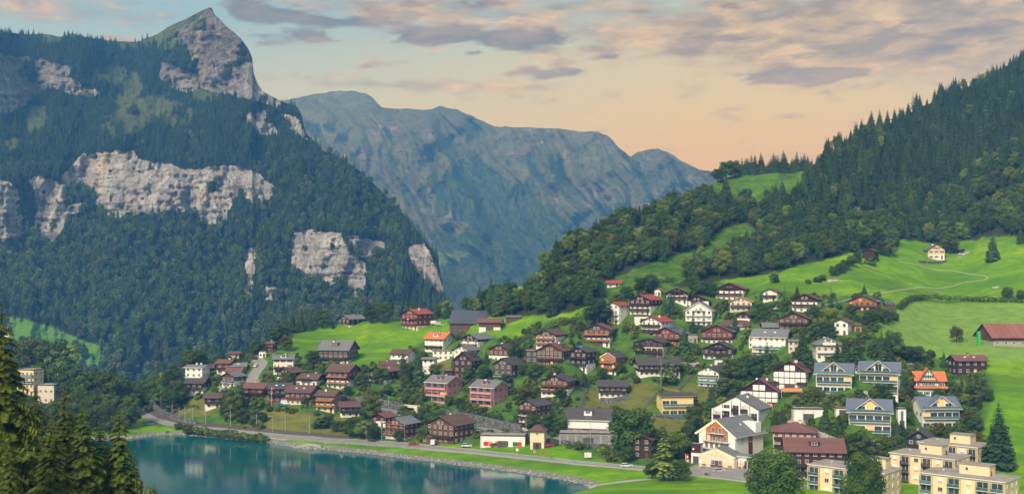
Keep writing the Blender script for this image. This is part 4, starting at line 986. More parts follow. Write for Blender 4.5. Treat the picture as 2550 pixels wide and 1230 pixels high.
Hs(1050,1091,892,932,'e',-12,'roof_grey','plaster_white','plaster_white',.5,'','small white cube house | right of the tall pair of dark spruces',pitch=15)
Hs(1332,1415,823,870,'g',-30,'roof_brown','wood_brown','plaster_white',.85,'O','white chalet with orange balconies | and brown roof at the hedge on the slope',balc=[1,2],ratio=1.1)
Hs(1334,1428,858,910,'g',-22,'roof_maroon','wood_brown','wood_brown',.3,'dc','broad brown chalet | with rows of lit small windows and a maroon roof',balc=[1],ratio=1.1,lit=2,wcols=6,pitch=27)
Hs(1416,1487,868,927,'g',-30,'roof_dark','wood_dark','plaster_white',.4,'bc','black chalet | with white base right of the broad brown chalet',balc=[1,2],ratio=1.1)
Hs(1449,1535,808,864,'g',-16,'roof_maroon','wood_brown','plaster_white',.52,'O','brown chalet with orange balcony bands | alone on the bright slope',balc=[1,2],ratio=1.)
Hs(1307,1354,876,904,'e',0,'roof_flat','wood_dark','wood_grey',1,'f','flat dark carport building | between the two brown chalets',name='garage',cat='garage')
Hs(1344,1436,938,990,'g',-20,'roof_dark','wood_brown','plaster_white',.5,'Rc','wide red and brown chalet | with white base above the steep orchard lawn',balc=[1,2],ratio=.9,pitch=22)
Hs(1287,1375,1001,1076,'g',-36,'roof_dark','wood_brown','plaster_white',.6,'b','tall dark chalet | with stacked balconies above the ramp road',balc=[1,2,3],ratio=1.1)
Hs(1061,1183,1044,1107,'g',-34,'roof_brown','wood_brown','plaster_cream',.0,'c','big brown lakeside chalet | with rows of windows beside the shore road',balc=[1],ratio=1.0,wcols=5,pitch=25)
Hs(1487,1566,952,993,'e',-6,'roof_dark','wood_dark','plaster_white',.45,'b','dark long-eaved bungalow | on a stone terrace wall',balc=[1],ratio=.8)
Hs(1490,1562,878,936,'g',-34,'roof_dark','wood_orange','plaster_white',.30,'OL','chalet glowing orange | with light strips under its gable',balc=[1,2],ratio=1.1,lit=9,pitch=30)
# --- upper right village
Hs(1508,1572,753,808,'g',-40,'roof_red','plaster_white','plaster_white',.5,'m','white balcony house with red roof | at the left edge of the upper village',balc=[1,2],ratio=1.3)
Hs(1565,1651,735,787,'g',-34,'roof_red','wood_maroon','plaster_white',.6,'b','dark chalet with bright red roof | right of the white balcony house',balc=[1,2],ratio=1.1)
Hs(1508,1551,699,716,'e',-10,'roof_red','plaster_white','plaster_white',.5,'','red roof peeping over trees | below the wood left of the upper village')
Hs(1626,1652,718,738,'g',-20,'roof_orange','plaster_white','plaster_white',.5,'','tiny orange-roofed house | behind the conifers of the upper village')
Hs(1655,1719,718,757,'g',-12,'roof_maroon','wood_dark','plaster_white',.75,'b','topmost dark gabled chalet | with white walls below the wood',balc=[1,2])
Hs(1699,1771,736,768,'g',-10,'roof_maroon','wood_dark','plaster_white',.92,'b','dark-gabled white chalet | behind the large white gable house',balc=[1])
Hs(1702,1786,753,813,'g',-18,'roof_grey','plaster_white','plaster_white',.5,'ml','large white gable house | with glass gable and grey roof',balc=[1,2,3],trim='trim_white',ratio=.9,pitch=32,winf='trim_grey')
Hs(1777,1867,705,751,'g',-22,'roof_maroon','wood_maroon','plaster_white',.85,'b','wide chalet with dark balconies | highest against the bright meadow',balc=[1,2],ratio=.9)
Hs(1812,1880,740,778,'g',-14,'roof_orange','plaster_pale','plaster_pale',.5,'w','small cream house with orange verges | below the wide chalet',balc=[1],trim='awning')
Hs(1896,1949,720,752,'g',-30,'roof_maroon','plaster_white','plaster_white',.5,'bl','small white gabled house | with lit window at the edge of the bright meadow',balc=[1],lit=4)
Hs(1966,2053,733,780,'g',-26,'roof_brown','wood_maroon','plaster_white',.8,'b','white-pillared chalet | with dark gable below the meadow track',balc=[1],ratio=1.)
Hs(1594,1679,790,839,'g',-36,'roof_red','plaster_white','plaster_white',.5,'bc','white chalet with red roof | above the red-brown twin gables',balc=[1,2],ratio=1.1)
Hs(1618,1723,817,860,'g',-28,'roof_blue','wood_red','wood_orange',.3,'RP','red timber chalet with blue-grey roof | left of its twin',balc=[1],ratio=1.)
Hs(1741,1840,811,860,'g',-20,'roof_grey','wood_red','plaster_white',.4,'RP','red timber chalet with long balcony | in the centre of the upper village',balc=[1],ratio=.9)
Hs(1831,1886,778,809,'g',-34,'roof_dark','wood_maroon','plaster_white',.65,'','half white half dark chalet | below the small cream house',ratio=1.2)
Hs(1798,1871,800,826,'e',-12,'roof_brown','plaster_cream','plaster_cream',.5,'m','cream low house | behind the dark spruce right of the timber twins',balc=[1])
Hs(1932,2024,779,823,'g',-18,'roof_maroon','wood_brown','wood_brown',.3,'b','broad brown timber chalet | below the white-pillared chalet',balc=[1],ratio=.9)
Hs(1896,1969,806,830,'e',-8,'roof_grey','wood_brown','plaster_pale',.5,'','low house with bare roof battens | above the white villa',ratio=.7)
Hs(1868,1973,823,884,'e',-26,'roof_grey','plaster_white','plaster_white',.5,'GSS','white villa with grey roof | and lit terraces among tall conifers',balc=[0,1],trim='trim_white',ratio=.7,lit=5,pitch=30)
Hs(1576,1672,845,891,'g',-24,'roof_dark','wood_maroon','plaster_pale',.7,'o','pale glass-fronted house | with dark shallow roof and dark loggias',balc=[0,1],ratio=.8,winf='trim_grey',lit=3,pitch=15)
Hs(1746,1843,855,900,'g',-22,'roof_dark','wood_dark','plaster_white',.55,'b','dark chalet with two long balconies | above a white basement',balc=[1,2],ratio=.9)
Hs(1780,1805,896,916,'e',0,'roof_flat','plaster_white','plaster_white',1,'fn','white basement block | under the dark chalet with two long balconies',name='garage',cat='garage',ratio=.6,oh=.2)
Hs(1580,1690,895,938,'e',4,'roof_dark','wood_dark','plaster_white',.42,'b','long dark-roofed house | with white ground floor above the steps',balc=[1],ratio=.7)
Hs(1734,1818,916,968,'g',-34,'roof_dark','plaster_white','plaster_white',.5,'Gc','white gabled block of flats | with glass balconies beside the round tree',balc=[0,1,2],trim='trim_dark',ratio=1.1,lit=3)
Hs(2143,2193,619,652,'g',-34,'roof_brown','wood_dark','wood_dark',0,'n','dark hay barn | at the top of the bushy gully on the upper meadow',name='barn',cat='barn',ratio=1.2)
Hs(2304,2349,608,646,'g',-4,'roof_grey','plaster_pale','plaster_white',.45,'rc','pale farmhouse with red shutters | alone on a walled terrace high on the meadow',ratio=.9,pitch=32)
Hs(1990,2012,640,650,'g',-30,'roof_brown','wood_dark','wood_dark',0,'n','tiny hay hut | below the wood edge on the left of the upper meadow',name='hut',cat='hut',oh=.3)
Hs(2384,2401,620,632,'g',30,'roof_grey','wood_dark','wood_dark',0,'n','small grey hut | right of the pale farmhouse',name='hut',cat='hut',oh=.3)
Hs(2104,2201,737,778,'g',-26,'roof_grey','wood_orange','wood_brown',.4,'wPl','timber chalet with solar roof | below the meadow track',balc=[1],ratio=1.1,lit=5,winf='trim_grey')
Hs(2202,2225,755,768,'e',0,'roof_blue','wood_brown','wood_brown',0,'nP','small solar-roofed shed | right of the timber chalet with solar roof',name='shed',cat='shed',oh=.3)
Hs(2072,2128,795,836,'g',-34,'roof_maroon','plaster_white','plaster_white',.5,'','white shed-roofed house | with large dark glazing beside the orange hut',ratio=1.1,winf='trim_grey')
Hs(2125,2145,811,826,'e',-8,'roof_brown','awning','awning',.5,'n','orange wooden hut | beside the white shed-roofed house',name='hut',cat='hut',oh=.25)
Hs(2023,2095,845,898,'e',-6,'roof_grey','plaster_pale','plaster_white',.5,'hBdc','white villa with hipped roof | between dark conifers',balc=[1,2],ratio=.9,pitch=28)
Hs(2366,2451,887,932,'e',5,'roof_maroon','wood_dark','wood_dark',.3,'SSc','dark timber house | with white-framed windows below the pale meadow',ratio=.55,pitch=28,wcols=4,lit=2)
Hs(2257,2268,910,923,'e',0,'roof_grey','wood_grey','wood_grey',0,'n','tiny grey garden hut | on the bright grass above the half-timbered villa',name='hut',cat='hut',oh=.2)
Hs(2251,2332,1078,1135,'g',-28,'roof_dark','wood_dark','wood_dark',.3,'gc','black chalet with teal shutters | behind the cream apartment blocks',ratio=1.,pitch=33,wcols=3)
Hs(1914,2041,1066,1134,'e',-14,'roof_maroon','plaster_salmon','plaster_salmon',.5,'hbc','salmon house with hipped maroon roof | right of the hotel',balc=[1,2],ratio=.9,pitch=20)
Hs(1945,2104,1108,1200,'e',-10,'roof_maroon','wood_maroon','plaster_cream',.25,'bd','huge brown-roofed chalet | behind the round tree at the right',balc=[1,2],ratio=.8,pitch=25)
Hs(2449,2575,811,862,'e',0,'roof_barn','wood_brown','concrete',.55,'','long cow barn with patchy red roof | on the pale meadow at the right edge',ratio=.85,pitch=30,name='barn',cat='barn',wcols=6,floors=1)
Hs(1570,1637,1088,1143,'g',-20,'roof_brown','wood_dark','wood_dark',.3,'','brown house behind trees | left of the hotel',lit=5)
Hs(12,30,812,830,'g',-20,'roof_brown','wood_dark','plaster_white',.4,'','far meadow cottage | on the green clearing left below the mountain',D=1240,name='cottage')

Hs(1961,1989,847,877,'e',-10,'roof_grey','plaster_pale','plaster_pale',.5,'','grey annex | attached right of the white villa with grey roof',ratio=.8,name='annex',cat='annex',oh=.4)
Hs(1864,1882,838,866,'e',-10,'roof_grey','plaster_white','plaster_white',.5,'','small white wing | at the left end of the white villa with grey roof',ratio=.8,name='annex',cat='annex',oh=.3)
Hs(1712,1737,834,854,'e',-5,'roof_flat','wood_dark','concrete',1,'f','grey garage | between the two red timber chalets',name='garage',cat='garage',ratio=.7,oh=.2)
Hs(1106,1130,924,944,'e',-5,'roof_flat','wood_dark','wood_maroon',1,'f','small dark garage | left of the tall maroon house',name='garage',cat='garage',ratio=.8,oh=.2)
Hs(1052,1078,1086,1104,'e',-5,'roof_brown','wood_brown','wood_brown',.4,'','little brown garage hut | at the left wall of the big brown lakeside chalet',name='hut',cat='hut',ratio=.8,oh=.3)
Hs(1580,1628,788,806,'e',-4,'roof_flat','plaster_white','plaster_white',1,'fn','long low white garage terrace | below the dark chalet with bright red roof',name='garage',cat='garage',ratio=.3,oh=.1)
Hs(2126,2146,912,930,'e',-5,'roof_brown','wood_maroon','plaster_white',.4,'','small maroon garage | squeezed between the two upper blue-roofed blocks',name='garage',cat='garage',ratio=.8,oh=.2)
Hs(2168,2214,1103,1124,'e',-8,'roof_flat','plaster_white','plaster_white',1,'f','low white flat-roofed building | behind the trees left of the black chalet with teal shutters',name='garage',cat='garage',ratio=.5,oh=.2)
Hs(1478,1506,848,862,'e',5,'roof_brown','wood_brown','wood_brown',.3,'n','small brown woodshed | below the brown chalet with orange balcony bands',name='shed',cat='shed',ratio=.6,oh=.3)
# --- half-timbered pair: maroon frame with white panels
def timbered(x0, x1, yt, yb, text):
    e, q = house(x0, x1, yt, yb, 'g', -24, 'roof_maroon', 'wood_maroon', 'wood_maroon', .3, 'nccd', text, ratio=.75, pitch=33)
    n = 6; wd = q['W']/n; k = 0; nz = int(q['Hw']//2.6)
    me = cmesh(('panel', round(wd, 1)), lambda: _panel(wd))
    for j in range(nz):
        zz = q['Hw']-2.6*(j+1)+.15
        for i in range(n):
            child('white_panel', me, e, (-q['X2']+wd*(i+.5), -q['Y2']-.06, zz))
        for i in range(3): child('white_panel', me, e, (q['X2']+.06, -q['Y2']+(i+.5)*wd+.4, zz), math.pi/2)
        if j: 
            balcony(e, q['X2']*.75, -q['Y2']-.1, zz-.1, 0, q['W']*.3, 'wood_maroon'); balcony(e, -q['X2']*.9, -q['Y2']-.1, zz-.1, 0, q['W']*.25, 'wood_maroon')
    for i in (-1, 1): child('white_panel', me, e, (i*wd*.52, -q['Y2']-.06, q['Hw']+.35))
    return e
def _panel(wd):
    b = MB(); b.box(-wd/2+.12, wd/2-.12, -.05, .0, 0, 2.2); return b.mesh('white_panel', [M['white']])
timbered(1920, 2023, 902, 974, 'upper half-timbered block | with white panels and maroon roof, behind its twin')
timbered(1838, 1956, 948, 1020, 'lower half-timbered block | with white panels and maroon roof above the concrete apartment house')

# --- pink pair
def pink(x0, x1, yt, yb, text):
    e, q = house(x0, x1, yt, yb, 'e', -34, 'roof_grey', 'plaster_pink', 'plaster_pink', .5, 'pocd', text, ratio=.95, pitch=24, balc=[0, 1, 2], floors=3, wcols=3, trim='trim_white', winf='trim_grey', name='apartment_house', cat='apartment house', lit=2)
    b = MB()
    for x in (-q['X2']*.95, -q['X2']*.3, q['X2']*.3, q['X2']*.95): b.box(x-.15, x+.15, -q['Y2']-1.45, -q['Y2']-1.2, -3, q['Hw']-.4)
    b.obj('balcony_post', M['plaster_pink'], e, kind='stuff')
pink(1059, 1153, 941, 1004, 'left pink apartment house | with grey roof above the stone wall')
pink(1171, 1268, 953, 1013, 'right pink apartment house | with grey roof above the stone wall')

# --- four blue-roofed terraced blocks with white gables
def blueblock(x0, x1, yt, yb, yaw, text, lit=3):
    e, q = house(x0, x1, yt, yb, 'e', yaw, 'roof_blue', 'plaster_white', 'plaster_white', .5, 'oGcSS', text, ratio=.72, pitch=36, balc=[0, 1], floors=2, wcols=5, trim='trim_white', winf='trim_grey', name='terrace_apartments', cat='apartment house', lit=lit)
    # cross gable over the front
    gw = q['W']*.40; hz_ = q['Hw']; ph = math.radians(38); rz_ = math.tan(ph)*gw; y0 = -q['Y2']-.2; y1 = 0.
    b = MB(); b.prism([(-gw, hz_-.2), (gw, hz_-.2), (gw, hz_), (0, hz_+rz_), (-gw, hz_)], y0, y1, 'y'); gb = b.obj('gable', M['plaster_white'], e, recalc=True)
    b = MB()
    for sg in (-1, 1):
        o_ = 1.1; n0 = len(b.f); b.prism([(0, hz_+rz_+.02), (sg*(gw+o_), hz_-math.tan(ph)*o_+.02), (sg*(gw+o_), hz_-math.tan(ph)*o_+.3), (0, hz_+rz_+.3)], y0-1.2, y1, 'y', 1); b.m[n0+4] = 0
    b.obj('gable_roof', [M['roof_blue'], M['trim_white']], e, recalc=True)
    for i in (-1, 0, 1):
        x = i*gw*.48; h_ = (rz_*(1-abs(x)/gw))*.72
        window(e, x, y0-.04, hz_+.15, 0, gw*.42, max(.6, h_), 'trim_white', 'pane_lit' if (i == 0 and lit > 3) else 'pane')
    balcony(e, 0, y0, hz_-.1, 0, q['W']*.98, 'pane_teal', 1.6)
    return e
blueblock(2025, 2131, 910, 980, -20, 'leftmost blue-roofed terrace block | with stacked glass balconies behind a clipped hedge', 3)
blueblock(2133, 2249, 907, 977, -24, 'upper middle blue-roofed terrace block | left of the orange half-timbered villa', 1)
blueblock(2104, 2225, 1003, 1078, -16, 'lower left blue-roofed terrace block | beside the white lift tower', 4)
blueblock(2279, 2379, 995, 1068, 3, 'lower right blue-roofed terrace block | with warmly lit windows right of the lift tower', 6)

# --- orange roofed half-timbered villa
e, q = house(2271, 2352, 930, 989, 'e', -10, 'roof_orange', 'plaster_white', 'plaster_white', .5, 'gcc', 'half-timbered villa with orange roof | and green shutters among garden bushes', ratio=.8, pitch=35, floors=2, wcols=4, name='villa', cat='villa')
gw = q['W']*.30; hz_ = q['Hw']; ph = math.radians(55); gx_ = -q['W']*.08; y0 = -q['Y2']-.25; rz_ = math.tan(ph)*gw
b = MB(); b.prism([(gx_-gw, hz_-2.6), (gx_+gw, hz_-2.6), (gx_+gw, hz_), (gx_, hz_+rz_), (gx_-gw, hz_)], y0, 0, 'y'); b.obj('gable', M['plaster_white'], e, recalc=True)
b = MB()
for sg in (-1, 1):
    o_ = .8; n0 = len(b.f); b.prism([(gx_, hz_+rz_+.02), (gx_+sg*(gw+o_), hz_-math.tan(ph)*o_+.02), (gx_+sg*(gw+o_), hz_-math.tan(ph)*o_+.3), (gx_, hz_+rz_+.3)], y0-.8, 0, 'y', 1); b.m[n0+4] = 0
b.obj('gable_roof', [M['roof_orange'], M['trim_dark']], e, recalc=True)
for k, zz in enumerate((hz_-2.5, hz_-1.2, hz_+.05, hz_+rz_*.38, hz_+rz_*.68)):
    hw = gw if zz < hz_+.1 else gw*(1-(zz-hz_)/rz_); b = MB(); b.box(gx_-hw, gx_+hw, y0-.10, y0-.02, zz, zz+.18); b.obj('beam', M['trim_dark'], e)
for i in range(-3, 4):
    x = gx_+i*gw/3.3; top = hz_+rz_*(1-abs(i)/3.3)-.2; b = MB(); b.box(x-.08, x+.08, y0-.13, y0-.03, hz_-2.5, top); b.obj('beam', M['trim_dark'], e)
for x, zz in ((gx_-.9, hz_+1.), (gx_+.9, hz_+1.)): window(e, x, y0-.12, zz, 0, .9, 1.1, 'trim_white', 'pane', 'shutter_green')
for i in (-1, 0, 1): window(e, gx_+i*1.6, y0-.12, hz_-2., 0, 1., 1.2, 'trim_white', 'pane', 'shutter_green')
b = MB(); zz = q['Hw']-2.85; pr = [(-q['Y2']-1.5, zz-.5), (-q['Y2']-.1, zz+.35), (-q['Y2']-.1, zz+.5), (-q['Y2']-1.5, zz-.35)]; b.prism(pr, -q['X2']-1, q['X2']+1.2, 'x'); b.obj('skirt_roof', M['roof_orange'], e, recalc=True)

def _bp(wd, mm_):
    b = MB(); b.box(-wd/2+.3, wd/2-.3, -.05, .05, -.1, .95); b.box(-wd/2+.3, wd/2-.3, .051, 1.35, -.18, -.03); return b.mesh('balcony_panel', [M[mm_]])
# --- concrete apartment house with piers
def bar(par, nm, m_, *a, **k):
    b = MB(); b.box(*a); return b.obj(nm, M[m_], par, **k)
e, q = house(1775, 1921, 994, 1080, 'g', -32, 'roof_grey', 'plaster_white', 'plaster_white', .5, 'nc', 'broad concrete apartment house | with white piers and brown balconies behind the hotel', ratio=.72, pitch=27, trim='trim_dark', name='apartment_house', cat='apartment house', oh=.6)
nb_ = 5; wd = q['W']/nb_
for i in range(nb_+1):
    x = -q['X2']+wd*i; hh = q['Hr']-abs(x)*math.tan(q['pit'])-.4; bar(e, 'pier', 'white', x-.28, x+.28, -q['Y2']-1.5, -q['Y2']-.01, -3, max(2, hh))
for j in range(5):
    zz = .3+j*2.75
    for i in range(nb_):
        x = -q['X2']+wd*(i+.5); top = q['Hr']-(abs(x)+wd*.5)*math.tan(q['pit'])
        if zz+2. > top: continue
        pl_ = child('balcony_panel', cmesh(('bp', round(wd, 1), (i+j) % 4 == 0), lambda: _bp(wd, 'white' if (i+j) % 4 == 0 else 'wood_maroon')), e, (x, -q['Y2']-1.4, zz))
        window(e, x, -q['Y2']-.05, zz+.1, 0, wd-.9, 2.1, 'trim_white', 'pane', name='balcony_door')
# ------------------------------------------------------------------ SINGULAR BUILDINGS
# hotel
e, q = house(1734, 1908, 1054, 1152, 'g', -46, 'roof_grey', 'plaster_white', 'plaster_white', .3, 'nS', 'white hotel | with orange timber gable lit from below and a large grey roof', ratio=1.15, pitch=33, trim='trim_white', name='hotel', cat='hotel', oh=1.3)
X2, Y2, Hw, Hr, tp = q['X2'], q['Y2'], q['Hw'], q['Hr'], math.tan(q['pit'])
b = MB(); b.prism([(-X2*.62, Hw-3.0), (X2*.62, Hw-3.0), (X2*.62, Hr-X2*.62*tp-.4), (0, Hr-.5), (-X2*.62, Hr-X2*.62*tp-.4)], -Y2-.12, -Y2-.055, 'y'); b.obj('timber_panel', M['wood_orange'], e, recalc=True)
for k, (zz, ws) in enumerate(((Hw-5.6, .95), (Hw-2.75, .8), (Hw+.1, .5))):
    n = (5, 4, 2)[k]
    for i in range(n): window(e, (-.5+(i+.5)/n)*2*X2*ws*.75, -Y2-.16, zz, 0, 1.3, 2.0, 'trim_white', 'pane_lit' if (k == 1 and i == 0) else 'pane', name='balcony_door')
    balcony(e, 0, -Y2-.13, zz-.05, 0, 2*X2*ws*.9, 'metal', 1.4)
for sg in (-1, 1):
    o_ = X2+1.0
    b = MB(); b.prism([(sg*.3, Hr-.62), (sg*o_, Hr-o_*tp-.22-.1), (sg*o_, Hr-o_*tp-.1), (sg*.3, Hr-.42)], -Y2-.95, -Y2-.85, 'y'); b.obj('light_strip', M['lamp'], e)
bar(e, 'stair_tower', 'plaster_white', X2*.35, X2+.6, Y2*.35, Y2*.35+3.6, Hw-1, Hw+3.6)
bar(e, 'wall_panel', 'wood_red', X2+.055, X2+.12, -.6, 2.0, 1.2, Hw-.6); window(e, X2+.16, .7, Hw-3.2, math.pi/2, 1.8, 1.3)
b = MB()
for i in range(24):
    a0, a1 = 2*math.pi*i/24, 2*math.pi*(i+1)/24; c0 = Vector((X2+.09, -Y2*.5, Hw-2.2))
    f_ = lambda a, r__: c0+Vector((0, math.cos(a)*r__, math.sin(a)*r__)); b.quad(f_(a0, .95), f_(a1, .95), f_(a1, .82), f_(a0, .82))
for (ya, za, yb_, zb) in ((-.5, -.35, -.15, .3), (-.15, .3, .1, -.1), (.1, -.1, .3, .35), (.3, .35, .55, -.35)):
    p0, p1 = c0+Vector((0, ya, za)), c0+Vector((0, yb_, zb)); b.quad(p0, p1, p1+Vector((0, 0, .1)), p0+Vector((0, 0, .1)))
b.box(X2+.08, X2+.1, -Y2*.5-1., -Y2*.5+1., Hw-3.5, Hw-3.42)
b.obj('wall_emblem', M['trim_grey'], e)
window(e, X2+.09, -Y2*.8, 1.2, math.pi/2, 1.0, 1.0); window(e, X2+.09, -Y2*.5, 1.2, math.pi/2, 1.0, 1.0, pm='pane_lit'); window(e, X2+.09, Y2*.8, 1.6, math.pi/2, 1.6, 1.0)
# restaurant wing
e, q = house(1738, 1850, 1123, 1168, 'g', -30, 'roof_grey', 'plaster_pale', 'plaster_pale', .4, 'n', 'hotel restaurant wing | with low gable and warmly lit windows facing the road', ratio=.6, pitch=22, trim='trim_white', name='restaurant', cat='restaurant', oh=.8)
for i in range(4): window(e, -q['X2']+q['W']*(i+.5)/4, -q['Y2']-.1, 1.1, 0, 1.7, 1.3, 'trim_white', 'pane_lit'); 
for i in (-1, 0, 1): window(e, i*1.6, -q['Y2']-.1, q['Hw']+.1, 0, 1.3, 1.4-abs(i)*.4, 'trim_white', 'pane_lit')
for i in range(4):
    b = MB(); r_ = random.Random(i)
    for k in range(40): lean_quad(b, (r_.uniform(-.8, .8), r_.uniform(-.25, .1), r_.uniform(-.2, .2)), (r_.uniform(-1, 1), -1, r_.uniform(-.5, 1)), .22, r_)
    o = b.obj('flower_box', M['shutter_red'], e); o.location = (-q['X2']+q['W']*(i+.5)/4, -q['Y2']-.35, .95)
for sg in (-1, 1):
    b = MB(); o_ = q['X2']; b.prism([(sg*.2, q['Hr']-.5), (sg*o_, q['Hw']-.4), (sg*o_, q['Hw']-.3), (sg*.2, q['Hr']-.4)], -q['Y2']-.6, -q['Y2']-.5, 'y'); b.obj('light_strip', M['lamp'], e)
e, q = house(1835, 1905, 1138, 1168, 'e', -30, 'roof_grey', 'plaster_white', 'plaster_white', .4, 'n', 'glazed terrace pavilion | beside the hotel restaurant with lit windows and white posts', ratio=.45, pitch=12, trim='trim_white', name='pavilion', cat='pavilion', oh=.8)
for i in range(6): window(e, -q['X2']+q['W']*(i+.5)/6, -q['Y2']-.1, .25, 0, 1.8, 2.3, 'trim_grey', 'pane_lit' if i % 3 != 2 else 'pane')
for i in range(5): bar(e, 'post', 'white', -q['X2']+i*q['W']/4-.1, -q['X2']+i*q['W']/4+.1, -q['Y2']-2.4, -q['Y2']-2.2, -1, 2.9)
bar(e, 'pergola_beam', 'white', -q['X2']-.1, q['X2']+.1, -q['Y2']-2.42, -q['Y2']-2.18, 2.9, 3.1)
e, q = house(1720, 1751, 1108, 1154, 'e', -30, 'roof_flat', 'plaster_white', 'plaster_white', 1, 'fn', 'flat hotel annex | with dark timber upper wall and one wall lamp', ratio=.6, name='annex', cat='annex', oh=.3)
bar(e, 'timber_panel', 'wood_maroon', -q['X2']-.06, q['X2']+.06, -q['Y2']-.08, -q['Y2']-.01, q['Hw']-3., q['Hw']-.1)
bar(e, 'wall_lamp', 'lamp', -q['X2']*.5-.15, -q['X2']*.5+.15, -q['Y2']-.25, -q['Y2']-.09, q['Hw']-1.9, q['Hw']-1.5)
# long white house over garages
e, q = house(1408, 1528, 1024, 1086, 'e', -14, 'roof_dark', 'plaster_white', 'plaster_white', .5, 'nd', 'long white apartment house | with dark steep roof above a row of garages', ratio=.55, pitch=38, trim='trim_white', name='apartment_house', cat='apartment house')
for k in range(2):
    for i in range(5):
        x = -q['X2']+q['W']*(i+.5)/5; window(e, x, -q['Y2']-.04, 1.0+k*2.8, 0, 1.9, 1.4)
    balcony(e, 0, -q['Y2']-.01, k*2.8+.3, 0, q['W']*.92, 'white', .9)
for k in range(3): window(e, q['X2']+.05, -1.2 if k == 2 else 0, 1+k*2.6, math.pi/2, 1., 1.2)
e, q = house(1394, 1536, 1084, 1106, 'e', -4, 'roof_flat', 'concrete', 'concrete', 1, 'fn', 'grey garage row | under the long white apartment house', ratio=.35, name='garage', cat='garage', oh=.3)
for i in range(7): bar(e, 'garage_door', 'trim_grey', -q['X2']+q['W']*(i+.12)/7, -q['X2']+q['W']*(i+.88)/7, -q['Y2']-.06, -q['Y2']-.01, 0, q['Hw']-.5)
e, q = house(1316, 1365, 1064, 1118, 'e', -12, 'roof_brown', 'plaster_cream', 'plaster_cream', .4, 'hn', 'cream tower-like substation | with hipped brown roof beside the shore road', ratio=.9, pitch=33, name='tower_house', cat='tower')
window(e, 0, -q['Y2']-.08, q['Hw']-1.6, 0, .9, .8); bar(e, 'door', 'wood_brown', -.6, .6, -q['Y2']-.12, -q['Y2']-.055, 0, 2.2)
e, q = house(1198, 1310, 1089, 1114, 'e', -6, 'roof_flat', 'plaster_white', 'plaster_white', 1, 'fn', 'low white filling station | with red and green panels beside the shore road', ratio=.4, name='filling_station', cat='station', oh=.3)
for i, (c_, x) in enumerate((('red', -.38), ('awning', -.28), ('red', -.12), ('pane', .08), ('shutter_green', .28), ('red', .38))): bar(e, 'panel', c_, x*q['W']-.9, x*q['W']+.9, -q['Y2']-.07, -q['Y2']-.01, .5, 2.2)
e, q = house(1636, 1725, 984, 1036, 'e', 6, 'roof_dark', 'plaster_yellow', 'plaster_yellow', .4, 'oGl', 'yellow house | with shallow dark roof on the lawn above the hotel', ratio=.7, pitch=10, floors=2, wcols=4, balc=[0, 1], trim='trim_grey', lit=4)
# house under repair, its scaffold a thing of its own
e, q = house(958, 1046, 1046, 1098, 'g', -32, 'roof_grey', 'wood_red', 'plaster_white', .2, '', 'chalet under repair | with grey roof wrapped in scaffolding', ratio=1., pitch=24)
s_ = empty('scaffold', e.location, e.rotation_euler.z, label='scaffold of tubes and orange boards round the chalet under repair', cat='scaffold'); ex = q['X2']+1.2; fy = -q['Y2']-1.4
for i in range(7):
    x = -ex+2*ex*i/6; b = MB(); b.tube([(x, fy, -3), (x, fy, q['Hw']+2)], [.07, .07], 5); b.obj('upright', M['metal'], s_)
for k in range(4):
    b = MB(); b.box(-ex, ex, fy+.1, fy+.9, .4+k*2.1, .5+k*2.1); b.obj('plank', M['awning' if k % 2 else 'wood_grey'], s_)
    b = MB(); b.tube([(-ex, fy-.08, 1.5+k*2.1), (ex, fy-.08, 1.5+k*2.1)], [.06, .06], 4); b.obj('rail', M['metal'], s_)
    b = MB(); b.tube([(-ex+2*k, fy-.14, .4), (-ex+2*k+3, fy-.14, 4.4)], [.05, .05], 4); b.obj('brace', M['metal'], s_)
e, q = house(2235, 2253, 1019, 1064, 'e', -6, 'roof_flat', 'plaster_white', 'plaster_white', 1, 'fn', 'slim white lift tower | with a glass strip between the two lower blue-roofed blocks', ratio=1, name='lift_tower', cat='tower', oh=.3)
bar(e, 'glass_strip', 'pane_teal', -.5, .5, -q['Y2']-.07, -q['Y2']-.01, 1, q['Hw']-.8)
for (a, b_, c_, d_, tx) in ((1974, 2047, 1020, 1047, 'cream garage row | cut into the bank above the curving road'), (2080, 2120, 1017, 1036, 'pale garage | in the bank left of the lower left blue-roofed block')):
    e, q = house(a, b_, c_, d_, 'e', -4, 'roof_flat', 'plaster_pale', 'plaster_pale', 1, 'fn', tx, ratio=.4, name='garage', cat='garage', oh=.2)
    for i in range(3): bar(e, 'garage_door', 'white', -q['X2']+q['W']*(i+.1)/3, -q['X2']+q['W']*(i+.9)/3, -q['Y2']-.07, -q['Y2']-.01, 0, q['Hw']-.6)
